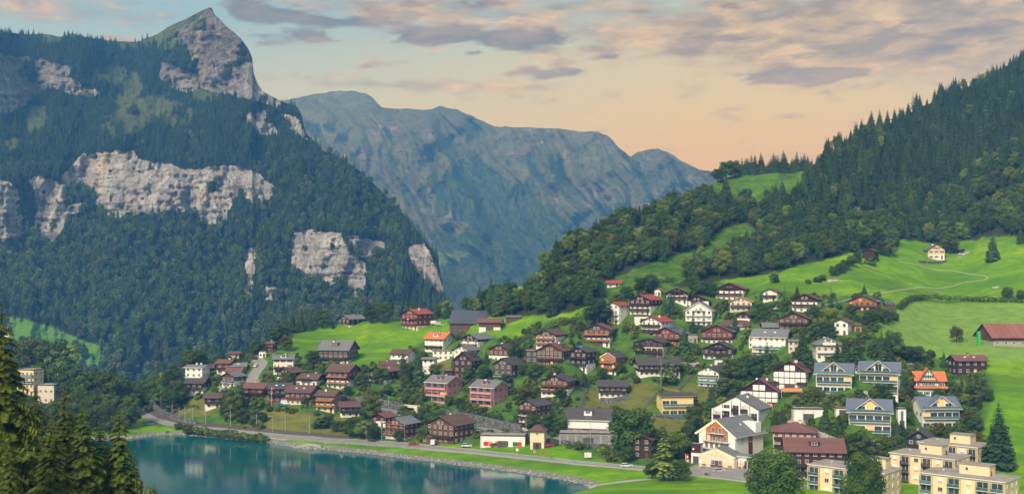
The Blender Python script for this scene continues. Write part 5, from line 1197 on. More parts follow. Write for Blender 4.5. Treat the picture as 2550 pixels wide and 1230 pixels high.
# flats: long fronts with loggias, roller blinds, red shutters
def flats(xl, xc, xr, yt, D, yaw, bays, text, red=False, pent=None, zb=-4):
    th = math.radians(yaw); ux, uy = math.cos(th), math.sin(th); vx, vy = -math.sin(th), math.cos(th)
    c = Vector(P(xc, yt, D)); tl = (xl-CX)/F; tr_ = (xr-CX)/F
    Wd = (c.x-tl*c.y)/(ux-tl*uy); Ld = (tr_*c.y-c.x)/(vx-tr_*vy)
    Ld = min(Ld, 12.5); cen = Vector((c.x-ux*Wd/2+vx*Ld/2, c.y-uy*Wd/2+vy*Ld/2, 0)); zt = c.z
    e = empty('apartment_block', (cen.x, cen.y, zb), th); ref = text.split('|')[0].strip(); tag(e, text.replace('|', '').replace('  ', ' '), 'apartment block'); H = zt-zb; X2, Y2 = Wd/2, Ld/2
    landmarks.append((xl, xr, yt, 1225, c.y, ref))
    bar(e, 'wall', 'flat_yellow', -X2, X2, -Y2, Y2, 0, H-.3)
    b = MB(); b.box(-X2-.3, X2+.3, -Y2-.5, Y2+.3, H-.297, H-.02, 0); b.box(-X2-.25, X2+.25, -Y2-.45, Y2+.25, H-.018, H+.06, 1); b.obj('roof', [M['trim_white'], M['roof_flat']], e)
    n = len(bays); wd = Wd/n; k = 0
    while H-.6-(k+1)*2.85 > -1.5:
        zf = H-.45-(k+1)*2.85; k += 1
        for i, t_ in enumerate(bays):
            x = -X2+wd*(i+.5)
            if t_ == 'B':
                me = cmesh(('log', round(wd, 1)), lambda: _loggia(wd)); child('loggia', me, e, (x, -Y2, zf))
                balcony(e, x, -Y2+.02, zf, 0, wd-.5, 'pane_teal' if not red else 'wood_grey', 1.1)
            else:
                o = window(e, x, -Y2-.04, zf+.9, 0, 1.5, 1.4)
                if (i+k) % 3: child('blind', cmesh('blind', lambda: _blind()), o, (0, 0, 0))
        ns = max(2, int(Ld/3.6))
        for j in range(ns):
            o = window(e, X2+.04, -Y2+Ld*(j+.5)/ns, zf+.9, math.pi/2, 1.2, 1.4)
            if red and j < 2: child('shutter', cmesh('rsh', lambda: _shut('shutter_red')), o, (-.95, 0, 0))
            elif not red and j % 2 == 0: child('shutter', cmesh('osh', lambda: _shut('awning')), o, (.95, 0, 0))
            child('blind', cmesh('blind2', lambda: _blind(1.2)), o, (0, 0, 0))
    # rooftop stair house
    if pent:
        px_, py_, pw, ph = pent; lx, ly = pw, ph
        b = MB(); b.box(px_*X2-lx/2, px_*X2+lx/2, py_*Y2-ly/2, py_*Y2+ly/2, H+.061, H+3.); b.box(px_*X2-lx/2-.25, px_*X2+lx/2+.25, py_*Y2-ly/2-.25, py_*Y2+ly/2+.25, H+3.003, H+3.2, 1)
        o = b.obj('stair_house', [M['flat_yellow'], M['roof_flat']], e); window(o, px_*X2-lx*.25, py_*Y2-ly/2-.04, H+1.2, 0, .9, 1.); 
    for i in range(3):
        b = MB(); x = (-.6+.5*i)*X2; b.box(x-.4, x+.4, -.4, .4, H+.061, H+.5); b.box(x-.3, x+.3, -.3, .3, H+.502, H+.62, 1); b.obj('roof_hatch', [M['metal'], M['white']], e)
    b = MB(); b.tube([(X2*.5, .5, H), (X2*.5, .5, H+1.6)], [.3, .25], 8); b.obj('chimney', M['metal_dark'], e)
    return e
def _loggia(wd):
    b = MB(); b.box(-wd/2+.15, wd/2-.15, -.06, -.02, .1, 2.45); b.box(-wd/2+.15, -wd/2+.3, -1.1, -.061, -.1, 2.5, 1); b.box(wd/2-.3, wd/2-.15, -1.1, -.061, -.1, 2.5, 1)
    for i in range(3): x = -wd/2+.4+(wd-.8)*i/2; b.box(x-.05, x+.05, -.11, -.061, .1, 2.45, 2)
    return b.mesh('loggia', [M['pane'], M['flat_yellow'], M['trim_white']])
def _blind(w_=1.5):
    b = MB(); b.box(-w_/2+.08, w_/2-.08, -.09, -.051, .25, 1.3); return b.mesh('blind', [M['white']])
def _shut(m_):
    b = MB(); b.box(-.33, .33, -.07, -.01, 0, 1.4); return b.mesh('shutter', [M[m_]])
flats(2288, 2434, 2492, 1113, 372, -44, 'wBwBwB', 'rear cream apartment block | with red shutters and a rooftop stair house', red=True, pent=(.25, .1, 7, 5))
flats(2216, 2377, 2435, 1143, 352, -44, 'wBwBwB', 'middle cream apartment block | with wooden balconies and a rooftop stair house', red=True, pent=(.1, .2, 7, 5))
flats(2290, 2503, 2590, 1199, 322, -42, 'BwBwBB', 'front cream apartment block | with green-glass balconies at the lower right corner', pent=(.15, .3, 9, 5))
flats(2013, 2203, 2271, 1177, 338, -42, 'BwBBwB', 'left cream apartment block | with green-glass balconies behind the dense round tree', pent=(.6, .4, 5, 4))
house(48,103,923,985,'e',-14,'roof_flat','flat_yellow','flat_yellow',1,'fG','tall cream block among trees | left of the lake behind the foreground spruces',balc=[2,3],floors=4,ratio=.8,name='apartment_block',cat='apartment block',oh=.3)
house(100,149,961,1004,'e',-10,'roof_flat','plaster_pale','plaster_pale',1,'f','low cream block with green-framed windows | right of the tall cream block among trees',floors=2,ratio=.8,name='apartment_block',cat='apartment block',oh=.3)

# ------------------------------------------------------------------ ROADS, PATHS, WALLS, RAILWAY
def dense(pts, step=2.5):
    out = [pts[0]]
    for a, b_ in zip(pts[:-1], pts[1:]):
        n = max(1, int((b_-a).length/step))
        out += [a.lerp(b_, (i+1)/n) for i in range(n)]
    o2 = list(out)
    for _ in range(2): o2 = [o2[0]]+[(o2[i-1]+o2[i]*2+o2[i+1])/4 for i in range(1, len(o2)-1)]+[o2[-1]]
    return o2
def ribbon(name, pix, width, mat, lift=.12, off=0., kind='structure', world=False, cross=4, label=None, cat=None):
    pts = dense([ground(*p_[:2]) for p_ in pix]); b = MB(); rows_ = []
    for i, p_ in enumerate(pts):
        d = (pts[min(i+1, len(pts)-1)]-pts[max(i-1, 0)]); d.z = 0; d.normalize(); nrm = Vector((-d.y, d.x, 0)); row = []
        zc_ = max(height((p_+nrm*(off+(k/cross-.5)*width)).x, (p_+nrm*(off+(k/cross-.5)*width)).y) for k in range(cross+1))
        for k in range(cross+1):
            w_ = p_+nrm*(off+(k/cross-.5)*width); hz2 = height(w_.x, w_.y); row.append((w_.x, w_.y, hz2*.5+zc_*.5+lift))
        rows_.append(row)
    for r0, r1 in zip(rows_[:-1], rows_[1:]):
        for k in range(cross): b.quad(r0[k], r0[k+1], r1[k+1], r1[k])
        for k in (0, cross): b.quad(r0[k], r1[k], (*r1[k][:2], r1[k][2]-1.2), (*r0[k][:2], r0[k][2]-1.2))
    return b.obj(name, M[mat], kind=kind, label=label, cat=cat, recalc=False)
SHORE = [(352, 1006), (344, 1016), (352, 1030), (395, 1046), (440, 1056), (520, 1068), (600, 1076), (680, 1083), (800, 1094), (880, 1099), (960, 1105), (1060, 1113), (1193, 1125), (1327, 1139), (1430, 1150), (1520, 1158), (1600, 1165), (1714, 1177), (1856, 1194), (2010, 1213)]
ribbon('road', SHORE, 5.6, 'asphalt', .14)
ribbon('pavement', SHORE[11:], 1.3, 'concrete', .26, -3.6, cross=2)
ribbon('road_marking', SHORE[3:-1], .22, 'paint_line', .172, 0, cross=1); ribbon('road_marking', SHORE[1:], .18, 'paint_line', .172, -2.65, cross=1); ribbon('road_marking', SHORE[1:], .18, 'paint_line', .172, 2.65, cross=1)
ribbon('forecourt', [(1712, 1166), (1780, 1172), (1850, 1180), (1900, 1186)], 13, 'asphalt', .10, 0, cross=6)
ribbon('side_road', [(630, 958), (626, 945), (636, 930), (648, 915), (655, 905), (640, 896), (622, 890), (640, 880)], 6, 'asphalt', .14)
ribbon('side_road', [(1962, 1044), (1975, 1052), (2000, 1063), (2055, 1090), (2105, 1112), (2150, 1128)], 4.5, 'concrete', .14)
ribbon('side_road', [(1180, 1066), (1260, 1079), (1363, 1094), (1440, 1101), (1525, 1109)], 4.5, 'asphalt', .2)
ribbon('side_road', [(940, 1021), (975, 1024), (1010, 1034)], 4.5, 'asphalt', .2)
ribbon('side_road', [(1684, 912), (1737, 905)], 4.5, 'concrete', .5)
ribbon('side_road', [(545, 965), (560, 975), (575, 985)], 4, 'asphalt', .14)
ribbon('footpath', [(1405, 1229), (1450, 1217), (1520, 1204), (1600, 1194), (1660, 1188), (1700, 1184)], 3, 'gravel_path', .10)
ribbon('footpath', [(2236, 652), (2290, 661), (2370, 672), (2440, 684), (2466, 690), (2455, 697), (2400, 702), (2300, 714), (2200, 730), (2130, 742), (2100, 750), (2050, 758)], .8, 'gravel_path', .08, cross=2)
ribbon('footpath', [(2385, 641), (2400, 633), (2412, 628)], 3, 'gravel_path', .08, cross=2)
ribbon('drive', [(1118, 834), (1126, 824), (1132, 816), (1150, 812)], 4, 'gravel_path', .1)
ribbon('footpath', [(2369, 992), (2400, 997), (2440, 993)], 2., 'gravel_path', .1)
ribbon('footpath', [(2165, 1020), (2160, 1000), (2152, 985), (2158, 975)], 2.4, 'gravel_path', .1)
for i, (pp, tx) in enumerate((([(1468, 946), (1455, 985), (1441, 1022)], 'left of the dark long-eaved bungalow'), ([(1598, 1026), (1625, 992), (1651, 966)], 'above the left side of the yellow house'), ([(1688, 974), (1710, 948), (1733, 926)], 'left of the white gabled block of flats'))):
    ribbon('garden_steps', pp, 1.2, 'wood_grey', .12, kind=None, cross=2, label='straight flight of grey hillside steps '+tx, cat='steps')
ribbon('retaining_kerb', [(1651, 967), (1692, 975)], .8, 'wood_orange', .4, kind=None, cross=1, label='short pale timber edging joining the two flights of hillside steps', cat='edging')
def wall(pix, h_, mat, label, name='stone_wall', cat='wall', thick=.7, top=0):
    pts = dense([ground(*p_) for p_ in pix], 3); b = MB()
    hs = [p_[2] if len(p_) > 2 else h_ for p_ in pix]
    rows_ = []
    for i, p_ in enumerate(pts):
        d = (pts[min(i+1, len(pts)-1)]-pts[max(i-1, 0)]); d.z = 0; d.normalize(); n_ = Vector((-d.y, d.x, 0))*thick/2; z0 = height(p_.x, p_.y)
        rows_.append([(p_-n_).to_2d().to_3d()+Vector((0, 0, z0-2)), (p_-n_).to_2d().to_3d()+Vector((0, 0, z0+h_)), (p_+n_).to_2d().to_3d()+Vector((0, 0, z0+h_)), (p_+n_).to_2d().to_3d()+Vector((0, 0, z0-2))])
    for r0, r1 in zip(rows_[:-1], rows_[1:]):
        for k in range(3): b.quad(r0[k], r0[k+1], r1[k+1], r1[k])
    for r_ in (rows_[0], rows_[-1]): b.quad(*r_)
    o = b.obj(name, M[mat], label=label, cat=cat, recalc=True); return o
wall([(818, 1000), (880, 1004), (950, 1012), (1010, 1024), (1052, 1036)], 3.4, 'stone', 'dark rubble retaining wall left of the tunnel portal below the leftmost meadow houses')
wall([(1100, 1040), (1150, 1050), (1205, 1062), (1260, 1074), (1298, 1082)], 4.2, 'stone', 'dark rubble retaining wall behind the ramp road right of the big trees')
wall([(1178, 1076), (1260, 1090), (1340, 1101), (1440, 1112), (1530, 1118)], 1.6, 'stone', 'low rubble wall under the ramp road above the shore lawn')
wall([(1495, 1003), (1540, 1003), (1566, 994)], 2.4, 'stone', 'curved stone terrace wall under the dark long-eaved bungalow')
wall([(2286, 654), (2310, 656), (2356, 653)], 1.5, 'stone', 'low stone terrace wall in front of the pale farmhouse')
wall([(376, 1010), (382, 1020), (398, 1030), (412, 1036)], 3.2, 'stone', 'first dark railway wall in the bend of the track')
wall([(414, 1038), (440, 1048), (470, 1056), (490, 1060)], 2.6, 'stone', 'second dark railway wall below the sloping lawn')
wall([(2005, 1068), (2050, 1092), (2100, 1116)], .9, 'rock', 'pale guard wall on the outer side of the curving road above the salmon house', thick=.35)
wall([(1600, 1034), (1640, 1041), (1725, 1040)], 1.1, 'stone', 'low stone wall at the foot of the yellow house')
wall([(730, 1119), (745, 1112), (800, 1114)], 1., 'concrete', 'concrete boat landing wall at the lake edge', cat='landing wall')
# tunnel portal
g = ground(1022, 1034); e = empty('tunnel_portal', g, -.5, label='pale concrete portal in the dark rubble wall beside the ramp road', cat='portal')
bar(e, 'pier', 'plaster_pale', -4.6, -2.6, -1, 2, -2, 3.6); bar(e, 'pier', 'plaster_pale', 2.6, 4.2, -1, 2, -2, 3.6); bar(e, 'lintel', 'plaster_pale', -4.6, 4.2, -1.02, 2.02, 3.603, 4.5); bar(e, 'opening', 'rubber', -2.598, 2.598, .2, 1.8, -2, 3.6)  # opening is a solid dark block standing in for shade inside the tunnel
# railway bed, rails, masts
RAIL = [(362, 1004), (366, 1016), (380, 1028), (410, 1042), (450, 1052), (520, 1060), (600, 1067), (680, 1075), (760, 1083), (830, 1088), (880, 1090)]
ribbon('railway_bed', RAIL, 3.4, 'ballast', .2)
for off in (-.75, .75): ribbon('rail', RAIL, .16, 'metal_dark', .4, off, cross=1)
def tube_obj(name, pts, rad, mat, par=None, seg=5, **k):
    b = MB(); b.tube(pts, rad if isinstance(rad, (list, tuple)) else [rad]*len(pts), seg); return b.obj(name, M[mat], par, **k)
MASTS = [(147, 765, 700), (180, 768, 690), (243, 802, 730), (282, 812, 750), (315, 838, 752), (358, 828, 750), (430, 848, 756), (568, 855, 768), (713, 862, 785), (873, 882, 790), (1007, 898, 802)]
mw = ['at the inner end of the railway bend', 'second in the railway bend', 'by the first dark railway wall', 'between the two dark railway walls', 'at the start of the second railway wall', 'behind the second railway wall', 'left below the lone dark chalet', 'below the tall conifers by the lone dark chalet', 'below the deep red chalet on the railway', 'below the flower balcony chalet on the railway', 'last in the row below the cream and orange chalet']
for (X_, yb_, yt_), wtx in zip(MASTS, mw):
    px = 320+X_/2.236; py = 680+yb_/2.236; g = ground(px, py); h_ = (yb_-yt_)/2.236*g.y/F+.4
    e = empty('catenary_mast', g, .3, label='grey railway mast with side arm '+wtx, cat='mast', group='railway masts along the track')
    tube_obj('pole', [(0, 0, -1), (0, 0, h_)], [.17, .12], 'metal', e, 6); tube_obj('arm', [(0, 0, h_*.86), (-2.9, 0, h_*.80)], .07, 'metal', e); tube_obj('arm', [(0, 0, h_*.68), (-2.6, 0, h_*.80)], .05, 'metal', e)
    tube_obj('insulator', [(-2.9, 0, h_*.80), (-2.9, 0, h_*.72)], .1, 'metal_dark', e)
# street lamps
LAMPS = [(358, 1004, 967, 'by the bend of the shore road near the railway'), (345, 1021, 1000, 'behind the red banners'), (679, 1082, 1036, 'on the shore road below the deep red chalets'), (967, 1030, 983, 'in front of the dark rubble wall left of the portal'), (1198, 1130, 1071, 'beside the low white filling station'), (1310, 1104, 1036, 'left of the cream tower-like substation'), (1471, 1107, 1040, 'in front of the long white apartment house'), (912, 1100, 1062, 'left of the scaffolded chalet on the shore road'), (1646, 965, 888, 'beside the two pale larches above the steps')]
for px, yb_, yt_, tx in LAMPS:
    g = ground(px, yb_); h_ = (yb_-yt_)*g.y/F; e = empty('street_lamp', g, 0, label='tall grey street lamp '+tx, cat='street lamp', group='street lamps of the village')
    tube_obj('pole', [(0, 0, -1), (0, 0, h_*.93), (-.3, 0, h_), (-1.4, 0, h_+.05)], [.12, .08, .07, .06], 'metal', e, 6)
    b = MB(); b.box(-2.1, -1.2, -.16, .16, h_-.02, h_+.12); b.box(-2.0, -1.3, -.12, .12, h_-.06, h_-.021, 1); b.obj('lamp_head', [M['metal'], M['white']], e)
# flags and banners
def flag(px, yb_, yt_, kind_, label, w_=1.0):
    g = ground(px, yb_); h_ = (yb_-yt_)*g.y/F; e = empty('flagpole', g, 0, label=label, cat='flagpole'); tube_obj('pole', [(0, 0, -1), (0, 0, h_)], .06, 'white', e)
    b = MB(); n = 6
    for i in range(n):
        dr_ = .14 if kind_ == 'small' else .62; z0, z1 = h_*(.98-dr_*i/n), h_*(.98-dr_*(i+1)/n); y0, y1 = .15*math.sin(i*1.3), .15*math.sin((i+1)*1.3)
        b.quad((.07, y0, z0), (.07+w_, y0+.1, z0-.05), (.07+w_, y1+.1, z1-.05), (.07, y1, z1), 1 if (kind_ == 'swiss' and i > 3) else 0)
    b.obj('banner', [M['red' if kind_ != 'white' else 'white'], M['white']], e)
    if kind_ == 'swiss':
        b = MB(); z_ = h_*.78; b.box(.07+w_*.4, .07+w_*.6, -.22, -.18, z_-.45, z_+.45); b.box(.07+w_*.15, .07+w_*.39, -.22, -.18, z_-.13, z_+.13); b.box(.07+w_*.61, .07+w_*.85, -.22, -.18, z_-.13, z_+.13); b.obj('cross', M['white'], e)
flag(1707, 1163, 1129, 'swiss', 'tall red banner with white cross at the left corner of the hotel forecourt', 1.1)
flag(1741, 1170, 1138, 'white', 'tall white banner on the hotel forecourt', .9)
for i, x in enumerate((1838, 1850, 1860)): flag(x, 1170, 1138, 'white', ('leftmost', 'middle', 'rightmost')[i]+' of three slim white banners before the terrace pavilion', .5)
flag(333, 1040, 1009, 'red', 'left of two red banners beside the road bend by the lake', 1.2); flag(341, 1042, 1012, 'red', 'right of two red banners beside the road bend by the lake', 1.2)
flag(676, 1016, 962, 'small', 'white flagpole with small red flag on the sloping lawn before the deep red chalets', 1.0)
flag(143, 965, 928, 'small', 'flagpole with red pennant behind the low cream block with green-framed windows', .9)
# billboard, round sign, bench, picnic things
g = ground(1464, 1144); e = empty('billboard', g, 0, label='white billboard on two posts on the shore lawn', cat='sign'); bar(e, 'panel', 'white', -1.3, 1.3, -.05, .05, .9, 2.7); bar(e, 'post', 'metal_dark', -1.45, -1.31, -.07, .07, -.5, 2.8); bar(e, 'post', 'metal_dark', 1.31, 1.45, -.07, .07, -.5, 2.8)
for i in range(3): bar(e, 'text_line', 'trim_grey', -.9, .9-.4*i, -.08, -.051, 2.2-.45*i, 2.3-.45*i)
def rsign(px, yb_, m_, label):
    g = ground(px, yb_); e = empty('road_sign', g, 0, label=label, cat='road sign'); tube_obj('post', [(0, 0, -.5), (0, 0, 2.2)], .05, 'metal', e)
    b = MB(); n = 14; c0 = len(b.v); b.v += [(math.cos(a*6.283/n)*.55, -.08, 2.3+math.sin(a*6.283/n)*.55) for a in range(n)]+[(math.cos(a*6.283/n)*.55, -.04, 2.3+math.sin(a*6.283/n)*.55) for a in range(n)]
    b.f.append(tuple(range(c0, c0+n))); b.f.append(tuple(range(c0+2*n-1, c0+n-1, -1))); b.m += [0, 0]; b.t += [0, 0]
    for i in range(n): j = (i+1) % n; b.f.append((c0+i, c0+n+i, c0+n+j, c0+j)); b.m.append(0); b.t.append(0)
    b.obj('disc', M[m_], e, recalc=True)
rsign(1354, 1141, 'red', 'round red sign on a post beside the shore road right of the substation'); rsign(1288, 1134, 'white', 'small round white sign beside the shore road left of the substation'); rsign(1331, 1139, 'awning', 'small orange round sign below the cream substation')
for px, py, tx in ((418, 1078, 'grey bench on the spit by the lake near the road bend'), (1762, 1184, 'dark bench on the kerb of the hotel forecourt'), (1700, 1190, 'wooden bench under the small trees beside the footpath')):
    g = ground(px, py); e = empty('bench', g, .1, label=tx, cat='bench'); bar(e, 'seat', 'wood_grey', -1, 1, -.3, .25, .42, .5); bar(e, 'backrest', 'wood_grey', -1, 1, .26, .32, .52, .95); bar(e, 'leg', 'metal_dark', -.85, -.75, -.25, .25, -.2, .418); bar(e, 'leg', 'metal_dark', .75, .85, -.25, .25, -.2, .418)
# awning roof below the half-timbered pair
for a, y_, tx in ((1971, 984, 'orange canvas awning below the upper half-timbered block'), (1912, 1022, 'small orange canvas awning below the lower half-timbered block')):
    g = ground(a, y_); e = empty('awning', g, -.2, label=tx, cat='awning'); w_ = 4.2 if a > 1950 else 1.8
    b = MB(); b.quad((-w_, -1.6, 2.0), (w_, -1.6, 2.0), (w_, 1.6, 2.8), (-w_, 1.6, 2.8)); b.quad((-w_, -1.6, 2.0), (w_, -1.6, 2.0), (w_, -1.62, 1.6), (-w_, -1.62, 1.6)); b.obj('canvas', M['awning'], e)
    for s1 in (-1, 1): tube_obj('post', [(s1*w_*.95, -1.5, -1), (s1*w_*.95, -1.5, 2.0)], .07, 'white', e)
b = MB(); b.box(-.55, .55, -.9, .9, 0, 7.2); g = ground(2447, 861); o = b.obj('green_net', M['green_net'], label='bright green net over stacked bales at the left end of the cow barn', cat='net'); o.location = g+Vector((-1, 2, -.5))
# guard rail on the lake side of the shore road
def rail_fence(pix, label, step=4., h_=1.0, off=-5., lvl=2, mat='metal'):
    pts = dense([ground(*p_) for p_ in pix], step); e = empty('railing', pts[0], 0, label=label, cat='railing'); o0 = pts[0]; P_ = []
    for i, p_ in enumerate(pts):
        d = (pts[min(i+1, len(pts)-1)]-pts[max(i-1, 0)]); d.z = 0; d.normalize(); w_ = p_+Vector((-d.y, d.x, 0))*off; w_.z = height(w_.x, w_.y); P_.append(w_-o0)
    me = cmesh(('post', h_, mat), lambda: _post(h_, mat))
    for p_ in P_: child('post', me, e, p_)
    for k in range(lvl): b = MB(); b.tube([p_+Vector((0, 0, h_*(.5+.45*k))) for p_ in P_], [.045]*len(P_), 4); b.obj('rail', M[mat], e)
def _post(h_, mat):
    b = MB(); b.box(-.06, .06, -.06, .06, -.6, h_); return b.mesh('post', [M[mat]])
rail_fence(SHORE[7:15], 'long metal railing along the lake side of the shore road', 5)
rail_fence([(2000, 1062), (2055, 1089), (2105, 1111)], 'white railing on the curving road above the salmon house', 3.5, 1.0, -2.4, mat='white')
rail_fence([(1180, 1065), (1260, 1078), (1363, 1093), (1440, 1100), (1525, 1108)], 'metal railing of the ramp road above the low rubble wall', 4, 1.0, 2.4)
# cars
def wheel_mesh():
    b = MB(); n = 12
    for r_, y0, y1, mi in ((.33, -.11, .11, 0), (.19, -.12, .12, 1)):
        c0 = len(b.v); b.v += [(math.cos(a*6.283/n)*r_, y, math.sin(a*6.283/n)*r_) for y in (y0, y1) for a in range(n)]
        b.f.append(tuple(range(c0, c0+n))); b.f.append(tuple(range(c0+2*n-1, c0+n-1, -1))); b.m += [mi, mi]; b.t += [0, 0]
        for i in range(n): j = (i+1) % n; b.f.append((c0+i, c0+n+i, c0+n+j, c0+j)); b.m.append(mi); b.t.append(0)
    return b.mesh('wheel', [M['rubber'], M['metal']], recalc=True)
def car(px, py, rz, mat, label, kind_='car', cat='car'):
    g = ground(px, py); g.z = max(height(g.x, g.y), g.z)+.16; e = empty('parked_'+kind_, g, rz, label=label, cat=cat)
    van = kind_ == 'van'; L_, Hb, Hc = (4.9, 1.0, 2.1) if van else (4.3, .85, 1.42)
    b = MB(); b.prism([(-L_/2, .32), (L_/2, .32), (L_/2+.05, .6), (L_/2-.1, Hb-.08), (L_/2-1.05, Hb+.02), (-L_/2+.1, Hb+.04), (-L_/2, .62)], -.86, .86, 'y')
    if van: b.prism([(-L_/2+.08, Hb+.03), (L_/2-1.0, Hb+.03), (L_/2-1.5, Hc), (-L_/2+.15, Hc)], -.82, .82, 'y')
    else: b.prism([(-L_/2+.55, Hb+.35), (L_/2-1.7, Hb+.35), (L_/2-1.95, Hc), (-L_/2+.85, Hc)], -.68, .68, 'y')
    b.obj('body', M[mat], e, recalc=True)
    b = MB(); 
    if van: b.prism([(L_/2-1.85, Hb+.1), (L_/2-1.02, Hb+.1), (L_/2-1.38, Hc-.2), (L_/2-1.85, Hc-.2)], -.84, .84, 'y')
    else: b.prism([(-L_/2+.2, Hb+.05), (L_/2-1.15, Hb+.03), (L_/2-1.9, Hc-.06), (-L_/2+.8, Hc-.06)], -.74, .74, 'y')
    b.obj('window', M['pane'], e, recalc=True)
    wm_ = cmesh('wheel', wheel_mesh)
    for sx in (-1, 1):
        for sy in (-1, 1): child('wheel', wm_, e, (sx*L_*.31, sy*.78, .33))
    for sy in (-1, 1): child('headlight', cmesh('hl', lambda: _hl('white')), e, (L_/2+.03, sy*.6, .66)); child('tail_light', cmesh('tl', lambda: _hl('red')), e, (-L_/2-.01, sy*.65, .7))
def _hl(m_):
    b = MB(); b.box(-.03, .03, -.16, .16, -.07, .07); return b.mesh('light', [M[m_]])
CARS = [(1790, 1176, .2, 'car_silver', 'silver car on the hotel forecourt before the restaurant', 'car'), (1030, 1110, .05, 'car_red', 'red car driving on the shore road below the scaffolded chalet', 'car'), (640, 914, 1.2, 'car_white', 'white car on the curving side road beside the white house with dormers', 'car'), (2065, 1098, 2.6, 'car_silver', 'silver car on the curving road above the huge brown-roofed chalet', 'car'), (1560, 1163, .15, 'car_white', 'white car on the shore road left of the small trees', 'car'), (1745, 817, .1, 'car_dark', 'dark car beside the large white gable house', 'car'), (1165, 822, .2, 'car_red', 'red car on the drive in front of the long solar barn', 'car'), (1440, 866, .2, 'car_blue', 'blue car between the brown chalets below the hedgerow', 'car'), (1162, 1113, .1, 'car_white', 'white estate car driving on the shore road beside the filling station', 'car'), (1079, 1107, 1.5, 'car_white', 'white van in front of the big brown lakeside chalet', 'van'), (1233, 1112, .05, 'car_maroon', 'dark red car at the low white filling station', 'car'), (1370, 1112, .1, 'car_red', 'bright red car right of the cream substation', 'car'),
 (699, 1012, .3, 'car_blue', 'blue car beside the flagpole lawn by the red chalets', 'car'), (712, 1008, .2, 'car_white', 'small white van right of the blue car by the red chalets', 'van'), (372, 1058, .2, 'car_blue', 'blue car parked at the lakeside spit near the road bend', 'car'),
 (1083, 808, .1, 'car_white', 'left of two white vans beside the red-roofed chalet on the crest', 'van'), (1095, 811, 0, 'car_silver', 'right of two white vans beside the red-roofed chalet on the crest', 'van'), (1730, 907, .1, 'car_dark', 'dark car on the bridge road above the steps', 'car'), (1938, 772, .2, 'car_white', 'white car below the small white gabled house with lit window', 'car'),
 (2395, 636, .3, 'car_white', 'white car on the track right of the pale farmhouse', 'car'), (1985, 828, 0, 'car_silver', 'silver car beside the low house with bare battens', 'car'), (1998, 829, .1, 'car_dark', 'dark car below the broad brown timber chalet', 'car'), (1515, 1103, .1, 'car_dark', 'dark car on the ramp road at the end of the long white apartment house', 'car'), (930, 1100, .1, 'car_dark', 'dark car parked left of the scaffolded chalet', 'car')]
for c_ in CARS: car(*c_[:5], c_[5], c_[5])
# cyclist
g = ground(1374, 1143); g.z = height(g.x, g.y)+.18; bk_ = empty('bicycle', g, .1, label='dark bicycle ridden along the shore road lawn edge', cat='bicycle')
for x in (-.52, .52):
    pts = [(x+.33*math.cos(a*math.pi/8), 0, .34+.33*math.sin(a*math.pi/8)) for a in range(17)]; tube_obj('wheel', pts, .025, 'rubber', bk_, 4)
for a, b_ in (((-.52, 0, .34), (-.1, 0, .34)), ((-.1, 0, .34), (-.2, 0, .9)), ((-.1, 0, .34), (.36, 0, .85)), ((-.2, 0, .8), (.36, 0, .85)), ((.36, 0, .95), (.52, 0, .34)), ((-.52, 0, .34), (-.2, 0, .8))): tube_obj('frame', [a, b_], .022, 'metal_dark', bk_, 4)
tube_obj('handlebar', [(.36, -.25, 1.0), (.36, .25, 1.0)], .02, 'metal_dark', bk_, 4); bar(bk_, 'saddle', 'rubber', -.32, -.08, -.07, .07, .9, .96)
def skin_figure(name, joints, bones, rad, mats_by, parent_loc, rz, label):
    me = bpy.data.meshes.new('body'); me.from_pydata(joints, bones, []); o = bpy.data.objects.new(name, me); link(o); o.location = parent_loc; o.rotation_euler = (0, 0, rz)
    md = o.modifiers.new('skin', 'SKIN'); o.modifiers.new('sub', 'SUBSURF').levels = 1
    for i, r_ in enumerate(rad): me.skin_vertices[0].data[i].radius = (r_, r_)
    return o
bpy.context.view_layer.update()
jt = [(-.2, 0, .98), (-.08, 0, 1.22), (.08, 0, 1.45), (.15, 0, 1.56), (.2, 0, 1.72), (.1, .17, 1.42), (.22, .22, 1.2), (.36, .22, 1.03), (.1, -.17, 1.42), (.22, -.22, 1.2), (.36, -.22, 1.03), (-.16, .1, .92), (.18, .11, .78), (.0, .11, .35), (.12, .11, .28), (-.16, -.1, .92), (.12, -.11, .62), (-.12, -.11, .22), (.0, -.11, .16)]
bn = [(0, 1), (1, 2), (2, 3), (3, 4), (2, 5), (5, 6), (6, 7), (2, 8), (8, 9), (9, 10), (0, 11), (11, 12), (12, 13), (13, 14), (0, 15), (15, 16), (16, 17), (17, 18)]
rd = [.14, .14, .15, .06, .105, .07, .05, .035, .07, .05, .035, .1, .075, .05, .04, .1, .075, .05, .04]
bm_ = bmesh.new(); ly = bm_.verts.layers.skin.verify(); vv = []
for j_, r_ in zip(jt, rd): v = bm_.verts.new(j_); v[ly].radius = (r_, r_); vv.append(v)
vv[0][ly].use_root = True
for a, b_ in bn: bm_.edges.new((vv[a], vv[b_]))
me = bpy.data.meshes.new('person'); bm_.to_mesh(me); bm_.free(); me.materials.append(M['cloth_teal']); pr = bpy.data.objects.new('person', me); link(pr); pr.location = g; pr.rotation_euler.z = .1
pr.modifiers.new('skin', 'SKIN'); sm_ = pr.modifiers.new('sub', 'SUBSURF'); sm_.levels = 1; sm_.render_levels = 1
tag(pr, 'person in a teal jacket riding a bicycle beside the shore road', 'person')
b = MB(); b.tube([(.2, 0, 1.66), (.19, 0, 1.76), (.17, 0, 1.86)], [.125, .13, .06], 8); b.obj('helmet', M['white'], pr)
b = MB(); b.tube([(.27, 0, 1.62), (.27, 0, 1.72)], [.07, .07], 6); b.obj('face', M['skin'], pr)
